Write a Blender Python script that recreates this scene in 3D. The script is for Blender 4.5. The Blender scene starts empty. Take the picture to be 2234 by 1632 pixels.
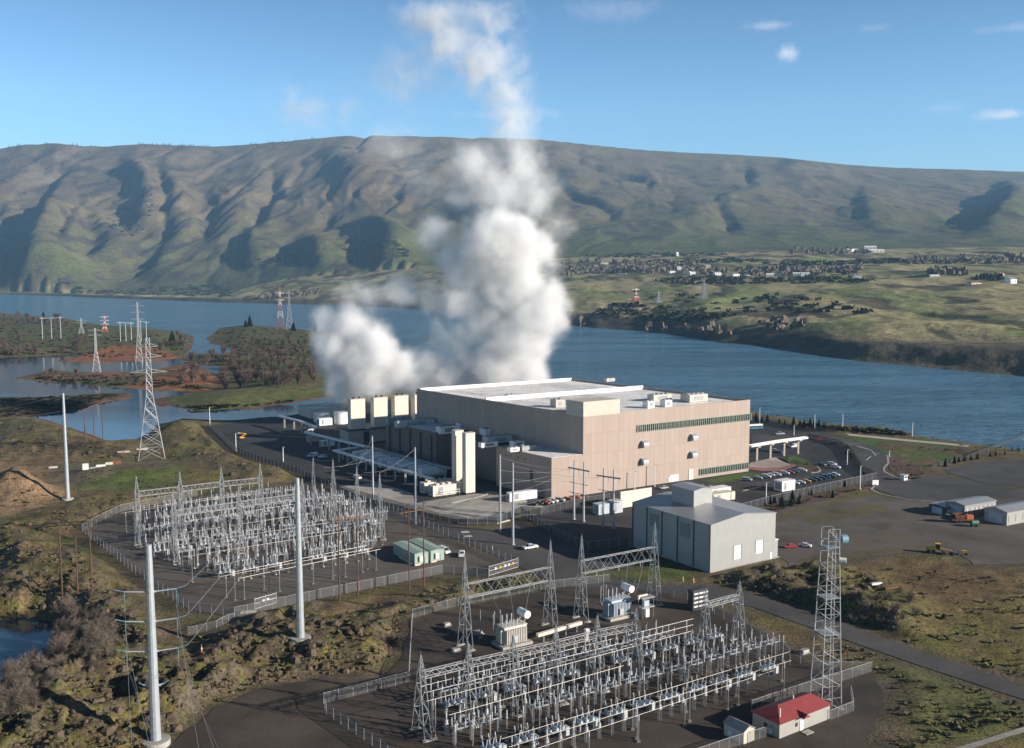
import bpy, bmesh, math, random
import numpy as np
from mathutils import Vector, Matrix
C = bpy.context.scene.collection
SC = bpy.context.scene
# ------------------------------------------------------------------ camera, light, exposure
F_PX, PW, PH, HOR, CAMH = 2200.0, 2234.0, 1632.0, 595.0, 100.0
PITCH = math.atan((PH / 2 - HOR) / F_PX)
cam_d = bpy.data.cameras.new('camera'); cam = bpy.data.objects.new('camera', cam_d); C.objects.link(cam)
cam_d.sensor_fit = 'HORIZONTAL'; cam_d.sensor_width = 36.0; cam_d.lens = 36.0 * F_PX / PW
cam_d.clip_start = 1.0; cam_d.clip_end = 60000
cam.location = (0, 0, CAMH); cam.rotation_euler = (math.radians(90) - PITCH, 0, 0)
SC.camera = cam
SUN_AZ, SUN_EL = math.radians(-20), math.radians(18.5)
w = bpy.data.worlds.new('World'); SC.world = w; w.use_nodes = True
nt = w.node_tree; nt.nodes.clear()
sky = nt.nodes.new('ShaderNodeTexSky'); sky.sky_type = 'NISHITA'; sky.sun_disc = False
sky.sun_elevation = SUN_EL; sky.sun_rotation = math.radians(90) - SUN_AZ
sky.altitude = 100; sky.air_density = 1.0; sky.dust_density = 0.0; sky.ozone_density = 4.5
bg = nt.nodes.new('ShaderNodeBackground'); bg.inputs['Strength'].default_value = 0.11
wo = nt.nodes.new('ShaderNodeOutputWorld')
# deep winter sky: bright low band, darker towards the zenith
tc = nt.nodes.new('ShaderNodeTexCoord'); sx = nt.nodes.new('ShaderNodeSeparateXYZ'); nt.links.new(tc.outputs['Generated'], sx.inputs[0])
zr = nt.nodes.new('ShaderNodeValToRGB'); zr.color_ramp.elements[0].position = 0.16; zr.color_ramp.elements[0].color = (0.86, 0.95, 0.97, 1)
zr.color_ramp.elements[1].position = 0.52; zr.color_ramp.elements[1].color = (0.07, 0.09, 0.13, 1); nt.links.new(sx.outputs[2], zr.inputs[0])
mu = nt.nodes.new('ShaderNodeMix'); mu.data_type = 'RGBA'; mu.blend_type = 'MULTIPLY'; mu.inputs['Factor'].default_value = 1.0
nt.links.new(sky.outputs[0], mu.inputs[6]); nt.links.new(zr.outputs[0], mu.inputs[7])
cloud = mu.outputs[2]
def sky_dir(px, py):
    u = (px - PW / 2) / F_PX; v = -(py - PH / 2) / F_PX; d = Vector((u, math.cos(PITCH) + v * math.sin(PITCH), -math.sin(PITCH) + v * math.cos(PITCH))); return d.normalized()
cn = nt.nodes.new('ShaderNodeTexNoise'); cn.inputs['Scale'].default_value = 34; cn.inputs['Detail'].default_value = 6; cn.inputs['Roughness'].default_value = 0.62; nt.links.new(tc.outputs['Generated'], cn.inputs['Vector'])
for cx, cy, rx, ry, amt in ((1716, 116, 40, 30, .62), (2195, 250, 75, 17, .55), (1675, 56, 80, 16, .3), (2210, 60, 120, 14, .16), (1330, 18, 150, 40, .2), (1100, 250, 260, 16, .16), (2050, 235, 70, 20, .14), (1910, 60, 60, 14, .14)):
    sv = nt.nodes.new('ShaderNodeVectorMath'); sv.operation = 'SUBTRACT'; nt.links.new(tc.outputs['Generated'], sv.inputs[0]); sv.inputs[1].default_value = sky_dir(cx, cy)
    ml = nt.nodes.new('ShaderNodeVectorMath'); ml.operation = 'MULTIPLY'; nt.links.new(sv.outputs[0], ml.inputs[0]); ml.inputs[1].default_value = (F_PX / rx, F_PX / rx * .5, F_PX / ry)
    ln = nt.nodes.new('ShaderNodeVectorMath'); ln.operation = 'LENGTH'; nt.links.new(ml.outputs[0], ln.inputs[0])
    ad = nt.nodes.new('ShaderNodeMath'); ad.operation = 'MULTIPLY_ADD'; nt.links.new(cn.outputs[0], ad.inputs[0]); ad.inputs[1].default_value = 1.8; nt.links.new(ln.outputs['Value'], ad.inputs[2])
    mr_ = nt.nodes.new('ShaderNodeMapRange'); mr_.interpolation_type = 'SMOOTHSTEP'; nt.links.new(ad.outputs[0], mr_.inputs[0]); mr_.inputs[1].default_value = 0.75; mr_.inputs[2].default_value = 1.7; mr_.inputs[3].default_value = amt; mr_.inputs[4].default_value = 0.0
    mc = nt.nodes.new('ShaderNodeMix'); mc.data_type = 'RGBA'; nt.links.new(mr_.outputs[0], mc.inputs['Factor']); nt.links.new(cloud, mc.inputs[6]); mc.inputs[7].default_value = (5.6, 5.5, 5.7, 1); cloud = mc.outputs[2]
nt.links.new(cloud, bg.inputs[0]); nt.links.new(bg.outputs[0], wo.inputs[0])
sun_d = bpy.data.lights.new('sun', 'SUN'); sun = bpy.data.objects.new('sun', sun_d); C.objects.link(sun)
sun_d.energy = 4.8; sun_d.angle = math.radians(0.53); sun_d.color = (1.0, 0.90, 0.79)
sdir = Vector((math.cos(SUN_AZ) * math.cos(SUN_EL), math.sin(SUN_AZ) * math.cos(SUN_EL), math.sin(SUN_EL)))
sun.rotation_euler = (-sdir).to_track_quat('-Z', 'Y').to_euler()
SC.view_settings.view_transform = 'Standard'; SC.view_settings.look = 'None'
SC.view_settings.exposure = 0.8; SC.view_settings.gamma = 1.0
SC.cycles.use_denoising = True
SC.cycles.max_bounces = 6; SC.cycles.diffuse_bounces = 2; SC.cycles.glossy_bounces = 2
SC.cycles.transparent_max_bounces = 24; SC.cycles.volume_bounces = 8
SC.cycles.volume_step_rate = 1.0
# ------------------------------------------------------------------ helpers
def ray(px, py):
    u = (px - PW / 2) / F_PX; v = -(py - PH / 2) / F_PX
    return (u, math.cos(PITCH) + v * math.sin(PITCH), -math.sin(PITCH) + v * math.cos(PITCH))
def G(px, py, z=0.0):
    """world point at height z seen at picture point (px, py)"""
    d = ray(px, py); t = (z - CAMH) / d[2]
    return Vector((d[0] * t, d[1] * t, z))
def GY(px, py, Y):
    """world point at forward distance Y"""
    d = ray(px, py); t = Y / d[1]
    return Vector((d[0] * t, Y, CAMH + d[2] * t))
def topz(P, py):
    """height of a vertical line over ground point P whose top shows at row py"""
    e = math.atan((PH / 2 - py) / F_PX) - PITCH
    return CAMH + P[1] * math.tan(e)
rnd = random.Random(7)
def setp(o, label=None, cat=None, group=None, kind=None):
    if label: o['label'] = label
    if cat: o['category'] = cat
    if group: o['group'] = group
    if kind: o['kind'] = kind
    return o
def thing(name, label, cat, loc=(0, 0, 0), rotz=0.0, group=None):
    o = bpy.data.objects.new(name, None); C.objects.link(o)
    o.location = loc; o.rotation_euler = (0, 0, rotz); o.empty_display_size = 0.5
    return setp(o, label, cat, group)
def dup(root, loc, rotz=None, label=None, group=None, scale=None):
    r = root.copy(); C.objects.link(r); r.location = loc
    if rotz is not None: r.rotation_euler = (0, 0, rotz)
    if scale is not None: r.scale = (scale,) * 3 if not isinstance(scale, tuple) else scale
    if label: r['label'] = label
    if group: r['group'] = group
    for ch in list(root.children):
        c = ch.copy(); C.objects.link(c); c.parent = r
        for g in list(ch.children):
            d = g.copy(); C.objects.link(d); d.parent = c
    return r
class MB:
    def __init__(s): s.v = []; s.f = []
    def add(s, vs, fs):
        n = len(s.v); s.v.extend([tuple(p) for p in vs]); s.f.extend([tuple(i + n for i in f) for f in fs]); return s
    def box(s, c, size, rz=0.0):
        hx, hy, hz = size[0] / 2, size[1] / 2, size[2] / 2; cr, sr = math.cos(rz), math.sin(rz)
        vs = []
        for dz in (-hz, hz):
            for dx, dy in ((-hx, -hy), (hx, -hy), (hx, hy), (-hx, hy)):
                vs.append((c[0] + dx * cr - dy * sr, c[1] + dx * sr + dy * cr, c[2] + dz))
        return s.add(vs, [(0, 3, 2, 1), (4, 5, 6, 7), (0, 1, 5, 4), (1, 2, 6, 5), (2, 3, 7, 6), (3, 0, 4, 7)])
    def prism(s, poly, z0, z1, cap=True):
        n = len(poly)
        a = sum(poly[i][0] * poly[(i + 1) % n][1] - poly[(i + 1) % n][0] * poly[i][1] for i in range(n))
        if a < 0: poly = poly[::-1]
        vs = [(p[0], p[1], z0) for p in poly] + [(p[0], p[1], z1) for p in poly]
        fs = [(i, (i + 1) % n, n + (i + 1) % n, n + i) for i in range(n)]
        if cap: fs += [tuple(range(n))[::-1], tuple(range(n, 2 * n))]
        return s.add(vs, fs)
    def tube(s, p0, p1, r0, r1=None, n=6, cap=True):
        r1 = r0 if r1 is None else r1
        p0 = Vector(p0); p1 = Vector(p1); d = (p1 - p0)
        if d.length < 1e-6: return s
        d.normalize(); a = d.orthogonal().normalized(); b = d.cross(a)
        vs = []
        for p, r in ((p0, r0), (p1, r1)):
            for i in range(n):
                t = 2 * math.pi * (i + 0.5) / n
                vs.append(p + a * (r * math.cos(t)) + b * (r * math.sin(t)))
        fs = [(i, (i + 1) % n, n + (i + 1) % n, n + i) for i in range(n)]
        if cap: fs += [tuple(range(n))[::-1], tuple(range(n, 2 * n))]
        return s.add(vs, fs)
    def bar(s, p0, p1, w): return s.tube(p0, p1, w * 0.707, n=4, cap=False)
    def path(s, pts, r, n=6):
        for a, b in zip(pts[:-1], pts[1:]): s.tube(a, b, r, n=n)
        return s
    def lathe(s, prof, c=(0, 0, 0), n=12):
        k = len(prof); vs = []; fs = []
        for (r, z) in prof:
            for i in range(n):
                t = 2 * math.pi * i / n; vs.append((c[0] + r * math.cos(t), c[1] + r * math.sin(t), c[2] + z))
        for j in range(k - 1):
            for i in range(n): fs.append((j * n + i, j * n + (i + 1) % n, (j + 1) * n + (i + 1) % n, (j + 1) * n + i))
        fs.append(tuple(range(n))[::-1]); fs.append(tuple((k - 1) * n + i for i in range(n)))
        return s.add(vs, fs)
    def build(s, name, mat, parent=None, smooth=False):
        me = bpy.data.meshes.new(name); me.from_pydata(s.v, [], s.f); me.update()
        if smooth: me.polygons.foreach_set('use_smooth', [True] * len(me.polygons))
        if mat is not None: me.materials.append(mat)
        o = bpy.data.objects.new(name, me); C.objects.link(o)
        if parent is not None: o.parent = parent
        return o
# ------------------------------------------------------------------ materials
def newmat(name):
    m = bpy.data.materials.new(name); m.use_nodes = True
    return m, m.node_tree, m.node_tree.nodes['Principled BSDF']
def N(t, typ, **kw):
    n = t.nodes.new(typ)
    for k, v in kw.items():
        if k in n.inputs.keys(): n.inputs[k].default_value = v
        else: setattr(n, k, v)
    return n
def noise(t, scale, detail=4, rough=0.55, vec=None, dist=0.0):
    n = N(t, 'ShaderNodeTexNoise'); n.inputs['Scale'].default_value = scale; n.inputs['Detail'].default_value = detail
    n.inputs['Roughness'].default_value = rough; n.inputs['Distortion'].default_value = dist
    if vec is not None: t.links.new(vec, n.inputs['Vector'])
    return n
def ramp(t, fac, stops):
    r = t.nodes.new('ShaderNodeValToRGB'); e = r.color_ramp.elements
    while len(e) < len(stops): e.new(0.5)
    for el, (p, c) in zip(e, stops):
        el.position = p; el.color = (*c, 1) if len(c) == 3 else c
    t.links.new(fac, r.inputs[0]); return r
def mixc(t, fac, a, b, mode='MIX'):
    m = t.nodes.new('ShaderNodeMix'); m.data_type = 'RGBA'; m.blend_type = mode
    for v, s in ((fac, m.inputs['Factor']), (a, m.inputs[6]), (b, m.inputs[7])):
        if hasattr(v, 'is_linked') or hasattr(v, 'links'): t.links.new(v, s)
        else: s.default_value = v if not isinstance(v, tuple) or len(v) == 4 else (*v, 1)
    return m.outputs[2]
def objco(t): return t.nodes.new('ShaderNodeTexCoord').outputs['Object']
def bump(t, b, h, strength, dist=0.05):
    n = t.nodes.new('ShaderNodeBump'); n.inputs['Strength'].default_value = strength; n.inputs['Distance'].default_value = dist
    t.links.new(h, n.inputs['Height']); t.links.new(n.outputs[0], b.inputs['Normal'])
def paint(name, col, rough=0.6, metal=0.0, var=0.18, scale=1.2, spec=0.5, bmp=0.0):
    """painted / weathered surface: base colour with soft blotches"""
    m, t, b = newmat(name); co = objco(t)
    n = noise(t, scale, 5, 0.6, co)
    r = ramp(t, n.outputs[0], [(0.3, tuple(c * (1 - var) for c in col)), (0.7, tuple(min(1, c * (1 + var)) for c in col))])
    t.links.new(r.outputs[0], b.inputs['Base Color'])
    b.inputs['Roughness'].default_value = rough; b.inputs['Metallic'].default_value = metal
    b.inputs['Specular IOR Level'].default_value = spec
    if bmp: bump(t, b, noise(t, scale * 6, 3, 0.6, co).outputs[0], bmp)
    return m
# ------------------------------------------------------------------ numpy noise and shapes
def _hash(ix, iy, seed):
    h = (ix.astype(np.int64) * 374761393 + iy.astype(np.int64) * 668265263 + seed * 1442695041) & 0xFFFFFFFF
    h = ((h ^ (h >> 13)) * 1274126177) & 0xFFFFFFFF
    return (h ^ (h >> 16)) & 0xFFFFFFFF
def perlin(x, y, seed=0):
    xi = np.floor(x); yi = np.floor(y); xf = x - xi; yf = y - yi
    u = xf * xf * xf * (xf * (xf * 6 - 15) + 10); v = yf * yf * yf * (yf * (yf * 6 - 15) + 10)
    def g(dx, dy):
        a = _hash(xi + dx, yi + dy, seed) / 4294967296.0 * 2 * np.pi
        return np.cos(a) * (xf - dx) + np.sin(a) * (yf - dy)
    return (g(0, 0) * (1 - u) + g(1, 0) * u) * (1 - v) + (g(0, 1) * (1 - u) + g(1, 1) * u) * v
def fbm(x, y, octv=4, seed=0, gain=0.5):
    s = np.zeros_like(x); a = 1.0
    for i in range(octv):
        s += a * perlin(x * 2 ** i, y * 2 ** i, seed + i * 17); a *= gain
    return s
def ridged(x, y, octv=4, seed=0, gain=0.5):
    s = np.zeros_like(x); a = 1.0
    for i in range(octv):
        s += a * (1 - 2.2 * np.abs(perlin(x * 2 ** i, y * 2 ** i, seed + i * 31))); a *= gain
    return s
def sstep(a, b, x):
    t = np.clip((x - a) / (b - a), 0, 1); return t * t * (3 - 2 * t)
def sdf(X, Y, poly, margin=60.0):
    """signed distance, positive inside; -margin far outside"""
    P = np.array([(p[0], p[1]) for p in poly], float)
    out = np.full(X.shape, -margin)
    m = (X > P[:, 0].min() - margin) & (X < P[:, 0].max() + margin) & (Y > P[:, 1].min() - margin) & (Y < P[:, 1].max() + margin)
    x = X[m]; y = Y[m]
    if x.size == 0: return out
    d = np.full(x.shape, 1e18); ins = np.zeros(x.shape, bool)
    for i in range(len(P)):
        a = P[i]; b = P[(i + 1) % len(P)]; e = b - a; wx = x - a[0]; wy = y - a[1]
        t = np.clip((wx * e[0] + wy * e[1]) / max(e.dot(e), 1e-9), 0, 1)
        d = np.minimum(d, (wx - e[0] * t) ** 2 + (wy - e[1] * t) ** 2)
        c = ((a[1] <= y) & (b[1] > y)) | ((b[1] <= y) & (a[1] > y))
        if abs(e[1]) > 1e-9: ins ^= c & (x < a[0] + (y - a[1]) / e[1] * e[0])
    out[m] = np.maximum(np.sqrt(d) * np.where(ins, 1, -1), -margin)
    return out
def pxpoly(pts, z=0.0): return [G(p[0], p[1], z) for p in pts]
def grid_mesh(name, X, Y, Z, col, mat):
    r, c = X.shape
    me = bpy.data.meshes.new(name); n = r * c
    me.vertices.add(n); me.vertices.foreach_set('co', np.stack([X, Y, Z], -1).astype(np.float32).ravel())
    idx = np.arange(n).reshape(r, c)
    q = np.stack([idx[:-1, :-1], idx[:-1, 1:], idx[1:, 1:], idx[1:, :-1]], -1).reshape(-1, 4).astype(np.int32)
    me.loops.add(q.size); me.loops.foreach_set('vertex_index', q.ravel())
    me.polygons.add(len(q)); me.polygons.foreach_set('loop_start', np.arange(0, q.size, 4, dtype=np.int32))
    me.update(calc_edges=True); me.validate()
    me.polygons.foreach_set('use_smooth', np.ones(len(q), bool))
    at = me.color_attributes.new('Col', 'FLOAT_COLOR', 'POINT')
    at.data.foreach_set('color', np.concatenate([col, np.ones(col.shape[:-1] + (1,))], -1).astype(np.float32).ravel())
    me.materials.append(mat); o = bpy.data.objects.new(name, me); C.objects.link(o); return o
# ================================================================== TERRAIN AND WATER
WL = -5.0
def attr_ground(name, s1, s2, amp, bstr, bdist, dark=(0.55, 1.35)):
    m, t, b = newmat(name)
    a = N(t, 'ShaderNodeAttribute', attribute_name='Col')
    g = t.nodes.new('ShaderNodeNewGeometry').outputs['Position']
    n1 = noise(t, s1, 6, 0.65, g); n2 = noise(t, s2, 5, 0.7, g)
    r1 = ramp(t, n1.outputs[0], [(0.3, (dark[0],) * 3), (0.7, (dark[1],) * 3)])
    r2 = ramp(t, n2.outputs[0], [(0.36, (1 - amp,) * 3), (0.66, (1 + amp, 1 + amp * 0.95, 1 + amp * 0.8))])
    c = mixc(t, 1.0, a.outputs['Color'], r1.outputs[0], 'MULTIPLY'); c = mixc(t, 1.0, c, r2.outputs[0], 'MULTIPLY')
    t.links.new(c, b.inputs['Base Color']); b.inputs['Roughness'].default_value = 0.95; b.inputs['Specular IOR Level'].default_value = 0.15
    bump(t, b, n2.outputs[0], bstr, bdist)
    return m
M_GROUND = attr_ground('ground_earth', 0.12, 1.1, 0.5, 0.9, 0.5)
M_HILL = attr_ground('hill_grass', 0.006, 0.05, 0.32, 0.7, 5.0, (0.72, 1.25))
ZW = {}
# ---- near land: polygons of shore (picture points on the water level)
LAND_MAIN = pxpoly([(0, 912), (60, 908), (110, 918), (150, 932), (200, 948), (230, 960), (262, 963), (290, 962), (325, 945), (345, 925), (400, 918), (520, 922), (600, 914),
    (640, 905), (720, 886), (800, 862), (1000, 850), (1300, 868), (1640, 897), (1671, 908), (1760, 921), (1800, 929), (1898, 936), (1969, 939), (2000, 954), (2100, 968), (2196, 981), (2234, 988), (2500, 1022)], WL)
LAND_MAIN = [Vector((-900, LAND_MAIN[0].y - 30, WL))] + LAND_MAIN + [Vector((900, 400, WL)), Vector((900, 20, WL)), Vector((-900, 20, WL))]
LAND_A = pxpoly([(-500, 664), (0, 682), (60, 690), (140, 694), (240, 712), (330, 716), (400, 726), (424, 734), (418, 760), (395, 782), (330, 778), (250, 775), (180, 778), (150, 775), (80, 778), (0, 782), (-500, 800)], WL)
LAND_R = pxpoly([(118, 788), (180, 776), (260, 764), (330, 766), (410, 780), (330, 789), (200, 792)], WL)
LAND_C = pxpoly([(28, 826), (90, 812), (110, 805), (160, 812), (300, 812), (420, 792), (480, 820), (470, 856), (330, 853), (250, 846), (180, 839), (90, 833)], WL)
LAND_B = pxpoly([(450, 738), (470, 725), (480, 715), (545, 708), (620, 716), (700, 722), (800, 735), (860, 760), (850, 820), (780, 850), (760, 866), (700, 868), (640, 878), (560, 893), (420, 902), (345, 888), (330, 872), (420, 855), (470, 850), (480, 800), (400, 795), (395, 785), (420, 770), (500, 775), (505, 760), (460, 750)], WL)
LAND_D = pxpoly([(-500, 905), (-500, 850), (0, 868), (80, 867), (140, 866), (230, 858), (290, 858), (290, 868), (260, 874), (200, 880), (190, 893), (150, 899), (100, 904), (60, 908), (0, 916)], WL)
POND_BL = pxpoly([(-260, 1390), (-60, 1362), (40, 1352), (100, 1360), (108, 1395), (84, 1440), (30, 1478), (-60, 1500), (-260, 1500)], WL)
# ---- flat sites (picture points at z = 0)
YARD_L = [(181, 1161), (222, 1138), (264, 1119), (420, 1085), (560, 1064), (680, 1068), (760, 1085), (850, 1112), (1010, 1186), (1130, 1236), (1066, 1258), (965, 1250), (700, 1304), (512, 1345), (412, 1330), (300, 1250)]
YARD_N = [(895, 1350), (1000, 1325), (1180, 1290), (1320, 1270), (1500, 1296), (1570, 1330), (1650, 1372), (1770, 1448), (1905, 1470), (1930, 1520), (1905, 1590), (1860, 1700), (300, 1700), (380, 1620), (470, 1545), (560, 1502), (700, 1478), (830, 1482), (876, 1440)]
CAMPUS = [(452, 930), (560, 918), (650, 905), (760, 880), (1000, 862), (1640, 906), (1740, 930), (1820, 950), (1862, 985), (1880, 1015), (1912, 1046), (1800, 1070), (1690, 1098), (1560, 1130), (1400, 1180), (1370, 1200), (1270, 1200), (1190, 1160), (1135, 1122), (1085, 1142), (1000, 1142), (870, 1110), (750, 1076), (650, 1032), (510, 986)]
ROAD_A = [(640, 1050), (700, 1066), (760, 1082), (838, 1103), (961, 1140), (1021, 1150), (1090, 1157), (1140, 1140), (1200, 1170), (1280, 1208), (1370, 1215), (1380, 1240), (1260, 1240), (1290, 1262), (1420, 1276), (1560, 1280), (1640, 1296), (1790, 1342), (2000, 1418), (2250, 1500), (2250, 1532), (2000, 1450), (1800, 1380), (1640, 1324), (1500, 1298), (1330, 1284), (1230, 1280), (1150, 1246), (1127, 1233), (1020, 1184), (848, 1124), (760, 1100), (640, 1064)]
YARD_R = [(1690, 1120), (1760, 1098), (1900, 1080), (2000, 1096), (2060, 1084), (2140, 1068), (2240, 1070), (2260, 1230), (2120, 1232), (2090, 1208), (2000, 1206), (1900, 1212), (1800, 1232), (1720, 1232), (1680, 1200)]
ROAD_E = [(1640, 948), (1780, 944), (1880, 966), (1936, 992), (1936, 1030), (1962, 1048), (2030, 1036), (2110, 1046), (2240, 1075), (2240, 1092), (2140, 1080), (2040, 1094), (1960, 1086), (1900, 1062), (1880, 1020), (1860, 990), (1800, 960), (1640, 975)]
PAD_EE = [(2060, 1028), (2130, 1008), (2260, 1004), (2260, 1062), (2160, 1058)]
FLATS = [YARD_L, YARD_N, CAMPUS, ROAD_A, YARD_R, ROAD_E, PAD_EE, [(1366, 1190), (1550, 1252), (1700, 1218), (1700, 1100), (1500, 1080)], [(1880, 1100), (2240, 1100), (2240, 1170), (1880, 1170)]]
def base_height(X, Y):
    mf = 80.0
    sm = sdf(X, Y, LAND_MAIN, mf)
    # distance to the bottom left pond
    sp = sdf(X, Y, POND_BL, mf)
    z = np.full(X.shape, WL - 3.0)
    def rise(s, h, wdt): return np.where(s > -mf, WL - 3.0 + 3.15 * sstep(-12, 1, s) + h * sstep(0, wdt, s), WL - 3.0)
    z = np.maximum(z, rise(sm, 4.85, 24.0))
    sh = {}
    for k, P, h, wdt in (('A', LAND_A, 7.0, 70), ('R', LAND_R, 1.2, 12), ('C', LAND_C, 1.6, 25), ('B', LAND_B, 6.0, 60), ('D', LAND_D, 1.6, 12)):
        s = sdf(X, Y, P, mf); sh[k] = s; z = np.maximum(z, rise(s, h, wdt))
    pond = sstep(14, -3, -sp)
    z = z * (1 - pond) + (WL - 1.5) * pond
    return z, sm, sp, sh
def near_height(X, Y, full=False):
    z, sm, sp, sh = base_height(X, Y)
    flat = np.zeros(X.shape)
    for P in FLATS:
        s = sdf(X, Y, pxpoly(P), 12.0); flat = np.maximum(flat, sstep(-9.0, -0.5, s))
    free = (1 - flat) * sstep(-1, 10, np.maximum.reduce([sm] + list(sh.values()))) * sstep(-2, 8, -sp)
    # rocky lumps: amount per region
    U = X / np.maximum(Y, 1); PX = 1117 + 2211 * U; EL = np.arctan2(Y, 100 - z)
    rock = np.zeros(X.shape)
    for P, amt in ROCKS:
        rock = np.maximum(rock, amt * sstep(-12, 8, sdf(X, Y, pxpoly(P), 14.0)))
    wx = X + 3 * fbm(X / 9, Y / 9, 2, 5); wy = Y + 3 * fbm(X / 9, Y / 9, 2, 9)
    lump = np.maximum(0, ridged(wx / 17, wy / 17, 4, 3) * 0.9 + 0.1 + 0.6 * fbm(X / 40, Y / 40, 2, 77))
    z = z + free * (1.0 * fbm(X / 42, Y / 42, 4, 1) + 0.30 * fbm(X / 7, Y / 7, 3, 2) + rock * 1.9 * lump)
    for (px, py, h, rx, ry) in MOUNDS:
        c = G(px, py); q = ((X - c.x) / rx) ** 2 + ((Y - c.y) / ry) ** 2
        z = z + h * np.exp(-q * 1.3) * free * (1 + 0.25 * fbm(X / 8, Y / 8, 3, 13))
    z = np.where(flat > 0.02, z * (1 - flat) - 0.10 * flat, z)
    if full: return z, sm, sp, sh, flat, rock, lump, free
    return z
ROCKS = [([(0, 1180), (150, 1200), (260, 1300), (330, 1420), (180, 1330), (0, 1330)], 1.5),
         ([(90, 1500), (240, 1440), (330, 1430), (420, 1480), (620, 1470), (560, 1540), (400, 1590), (150, 1660), (-100, 1700), (-100, 1560)], 2.3),
         ([(560, 1345), (700, 1330), (760, 1370), (880, 1330), (870, 1440), (700, 1480), (560, 1490), (420, 1470), (480, 1400)], 1.6),
         ([(1560, 1262), (1700, 1225), (1800, 1240), (1900, 1270), (1960, 1310), (1960, 1375), (1700, 1300), (1580, 1284)], 1.4),
         ([(900, 1300), (1020, 1262), (1180, 1252), (1200, 1290), (1000, 1325), (900, 1345)], 0.7),
         ([(110, 1120), (200, 1085), (420, 1075), (240, 1120), (120, 1170), (0, 1160)], 0.7),
         ([(0, 920), (90, 915), (230, 970), (300, 975), (280, 1000), (0, 1000)], 0.8),
         ([(360, 925), (440, 925), (500, 980), (640, 1040), (540, 1050), (420, 1000), (350, 960)], 0.9)]
MOUNDS = [(28, 1080, 12, 15, 15), (-55, 1062, 10.0, 18, 16), (75, 1090, 5, 12, 10), (265, 1038, 4.0, 30, 16), (400, 940, 4.5, 14, 14), (385, 985, 3, 20, 14), (120, 975, 3.0, 26, 12), (210, 985, 2.5, 20, 12),
          (560, 1030, 2.0, 26, 14), (110, 945, 2.5, 18, 14), (1880, 1330, 1.2, 26, 14), (2050, 1330, 1.5, 40, 22), (30, 1165, 2.0, 18, 12)]
Yr = np.exp(np.arange(math.log(118), math.log(3300), 0.0066)); Uc = np.linspace(-0.74, 0.74, 620)
Y, U = np.meshgrid(Yr, Uc, indexing='ij'); X = U * Y
Z, sm, sp, sh, flat, rock, lump, free = near_height(X, Y, True)
def lerp(a, b, f): return a * (1 - f[..., None]) + np.array(b) * f[..., None]
col = np.zeros(X.shape + (3,)) + np.array((0.135, 0.100, 0.062))
n1 = fbm(X / 30, Y / 30, 4, 21); n2 = fbm(X / 9, Y / 9, 4, 22); n3 = fbm(X / 70, Y / 70, 3, 23)
col = lerp(col, (0.150, 0.128, 0.042), sstep(-0.15, 0.35, n1 + 0.4 * n2))            # yellow moss and winter grass
col = lerp(col, (0.075, 0.098, 0.030), sstep(0.05, 0.5, n3 + 0.5 * n2))             # greener patches
col = lerp(col, (0.155, 0.115, 0.080), sstep(0.1, 0.5, fbm(X / 18, Y / 18, 4, 31)))   # dry stalks
LUSH = [([(345, 882), (480, 862), (640, 848), (760, 846), (740, 866), (560, 880), (420, 894)], (0.115, 0.145, 0.025), 1.0), ([(130, 1020), (260, 1000), (400, 1000), (400, 1050), (300, 1068), (160, 1070)], (0.082, 0.105, 0.035), 0.85),
        ([(1900, 1430), (2080, 1460), (2234, 1540), (2234, 1600), (2020, 1640), (1940, 1600)], (0.090, 0.105, 0.040), 0.8), ([(1640, 1240), (1900, 1270), (2234, 1260), (2234, 1440), (1800, 1330)], (0.120, 0.105, 0.040), 0.6),
        ([(0, 1010), (100, 1030), (130, 1090), (0, 1120)], (0.25, 0.165, 0.110), 1.0), ([(180, 1018), (300, 1000), (400, 1008), (300, 1030), (100, 1070), (120, 1040)], (0.13, 0.105, 0.085), 0.9),
        ([(150, 960), (300, 975), (330, 1000), (120, 1000), (0, 990), (0, 960)], (0.165, 0.115, 0.075), 0.7), ([(640, 1375), (400, 1380), (420, 1430), (640, 1460)], (0.115, 0.085, 0.06), 0.8),
        ([(50, 1320), (280, 1290), (480, 1380), (300, 1430), (140, 1380)], (0.110, 0.082, 0.055), 0.75), ([(1960, 1220), (2240, 1240), (2240, 1290), (2080, 1340), (1960, 1300)], (0.130, 0.085, 0.052), 0.8),
        ([(690, 1340), (880, 1300), (960, 1270), (880, 1340), (760, 1370)], (0.14, 0.105, 0.065), 0.8), ([(1700, 1400), (1790, 1380), (1900, 1440), (1780, 1450)], (0.135, 0.10, 0.055), 0.8), ([(1900, 1480), (1960, 1500), (1960, 1600), (1880, 1680), (1790, 1680), (1880, 1600)], (0.11, 0.08, 0.06), 0.9),
        ([(1640, 948), (1880, 940), (2000, 960), (2200, 990), (2240, 1000), (2140, 1004), (2000, 985), (1880, 960)], (0.095, 0.080, 0.048), 0.8)]
for P, c, a in LUSH:
    s = sdf(X, Y, pxpoly(P), 16.0); col = lerp(col, c, a * sstep(-10, 6, s + 5 * n2))
marsh = np.maximum.reduce([sh['A'], sh['B'], sh['C']]) > -5
reed = np.maximum.reduce([np.where(sh['R'] > -79, sstep(-4, 2, sh['R']), 0), np.where((sh['C'] > -79), sstep(0, 8, sh['C']) * sstep(0.0, 0.3, n3 + 0.35 + 0.002 * (X + 300)), 0)])
col = lerp(col, (0.090, 0.085, 0.050), np.where(marsh, 0.65, 0.0)); col = lerp(col, (0.085, 0.110, 0.030), np.where(marsh, sstep(0.0, 0.4, n1 + n3) * 0.8, 0.0))
col = lerp(col, (0.25, 0.105, 0.055), reed * 0.9)
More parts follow.
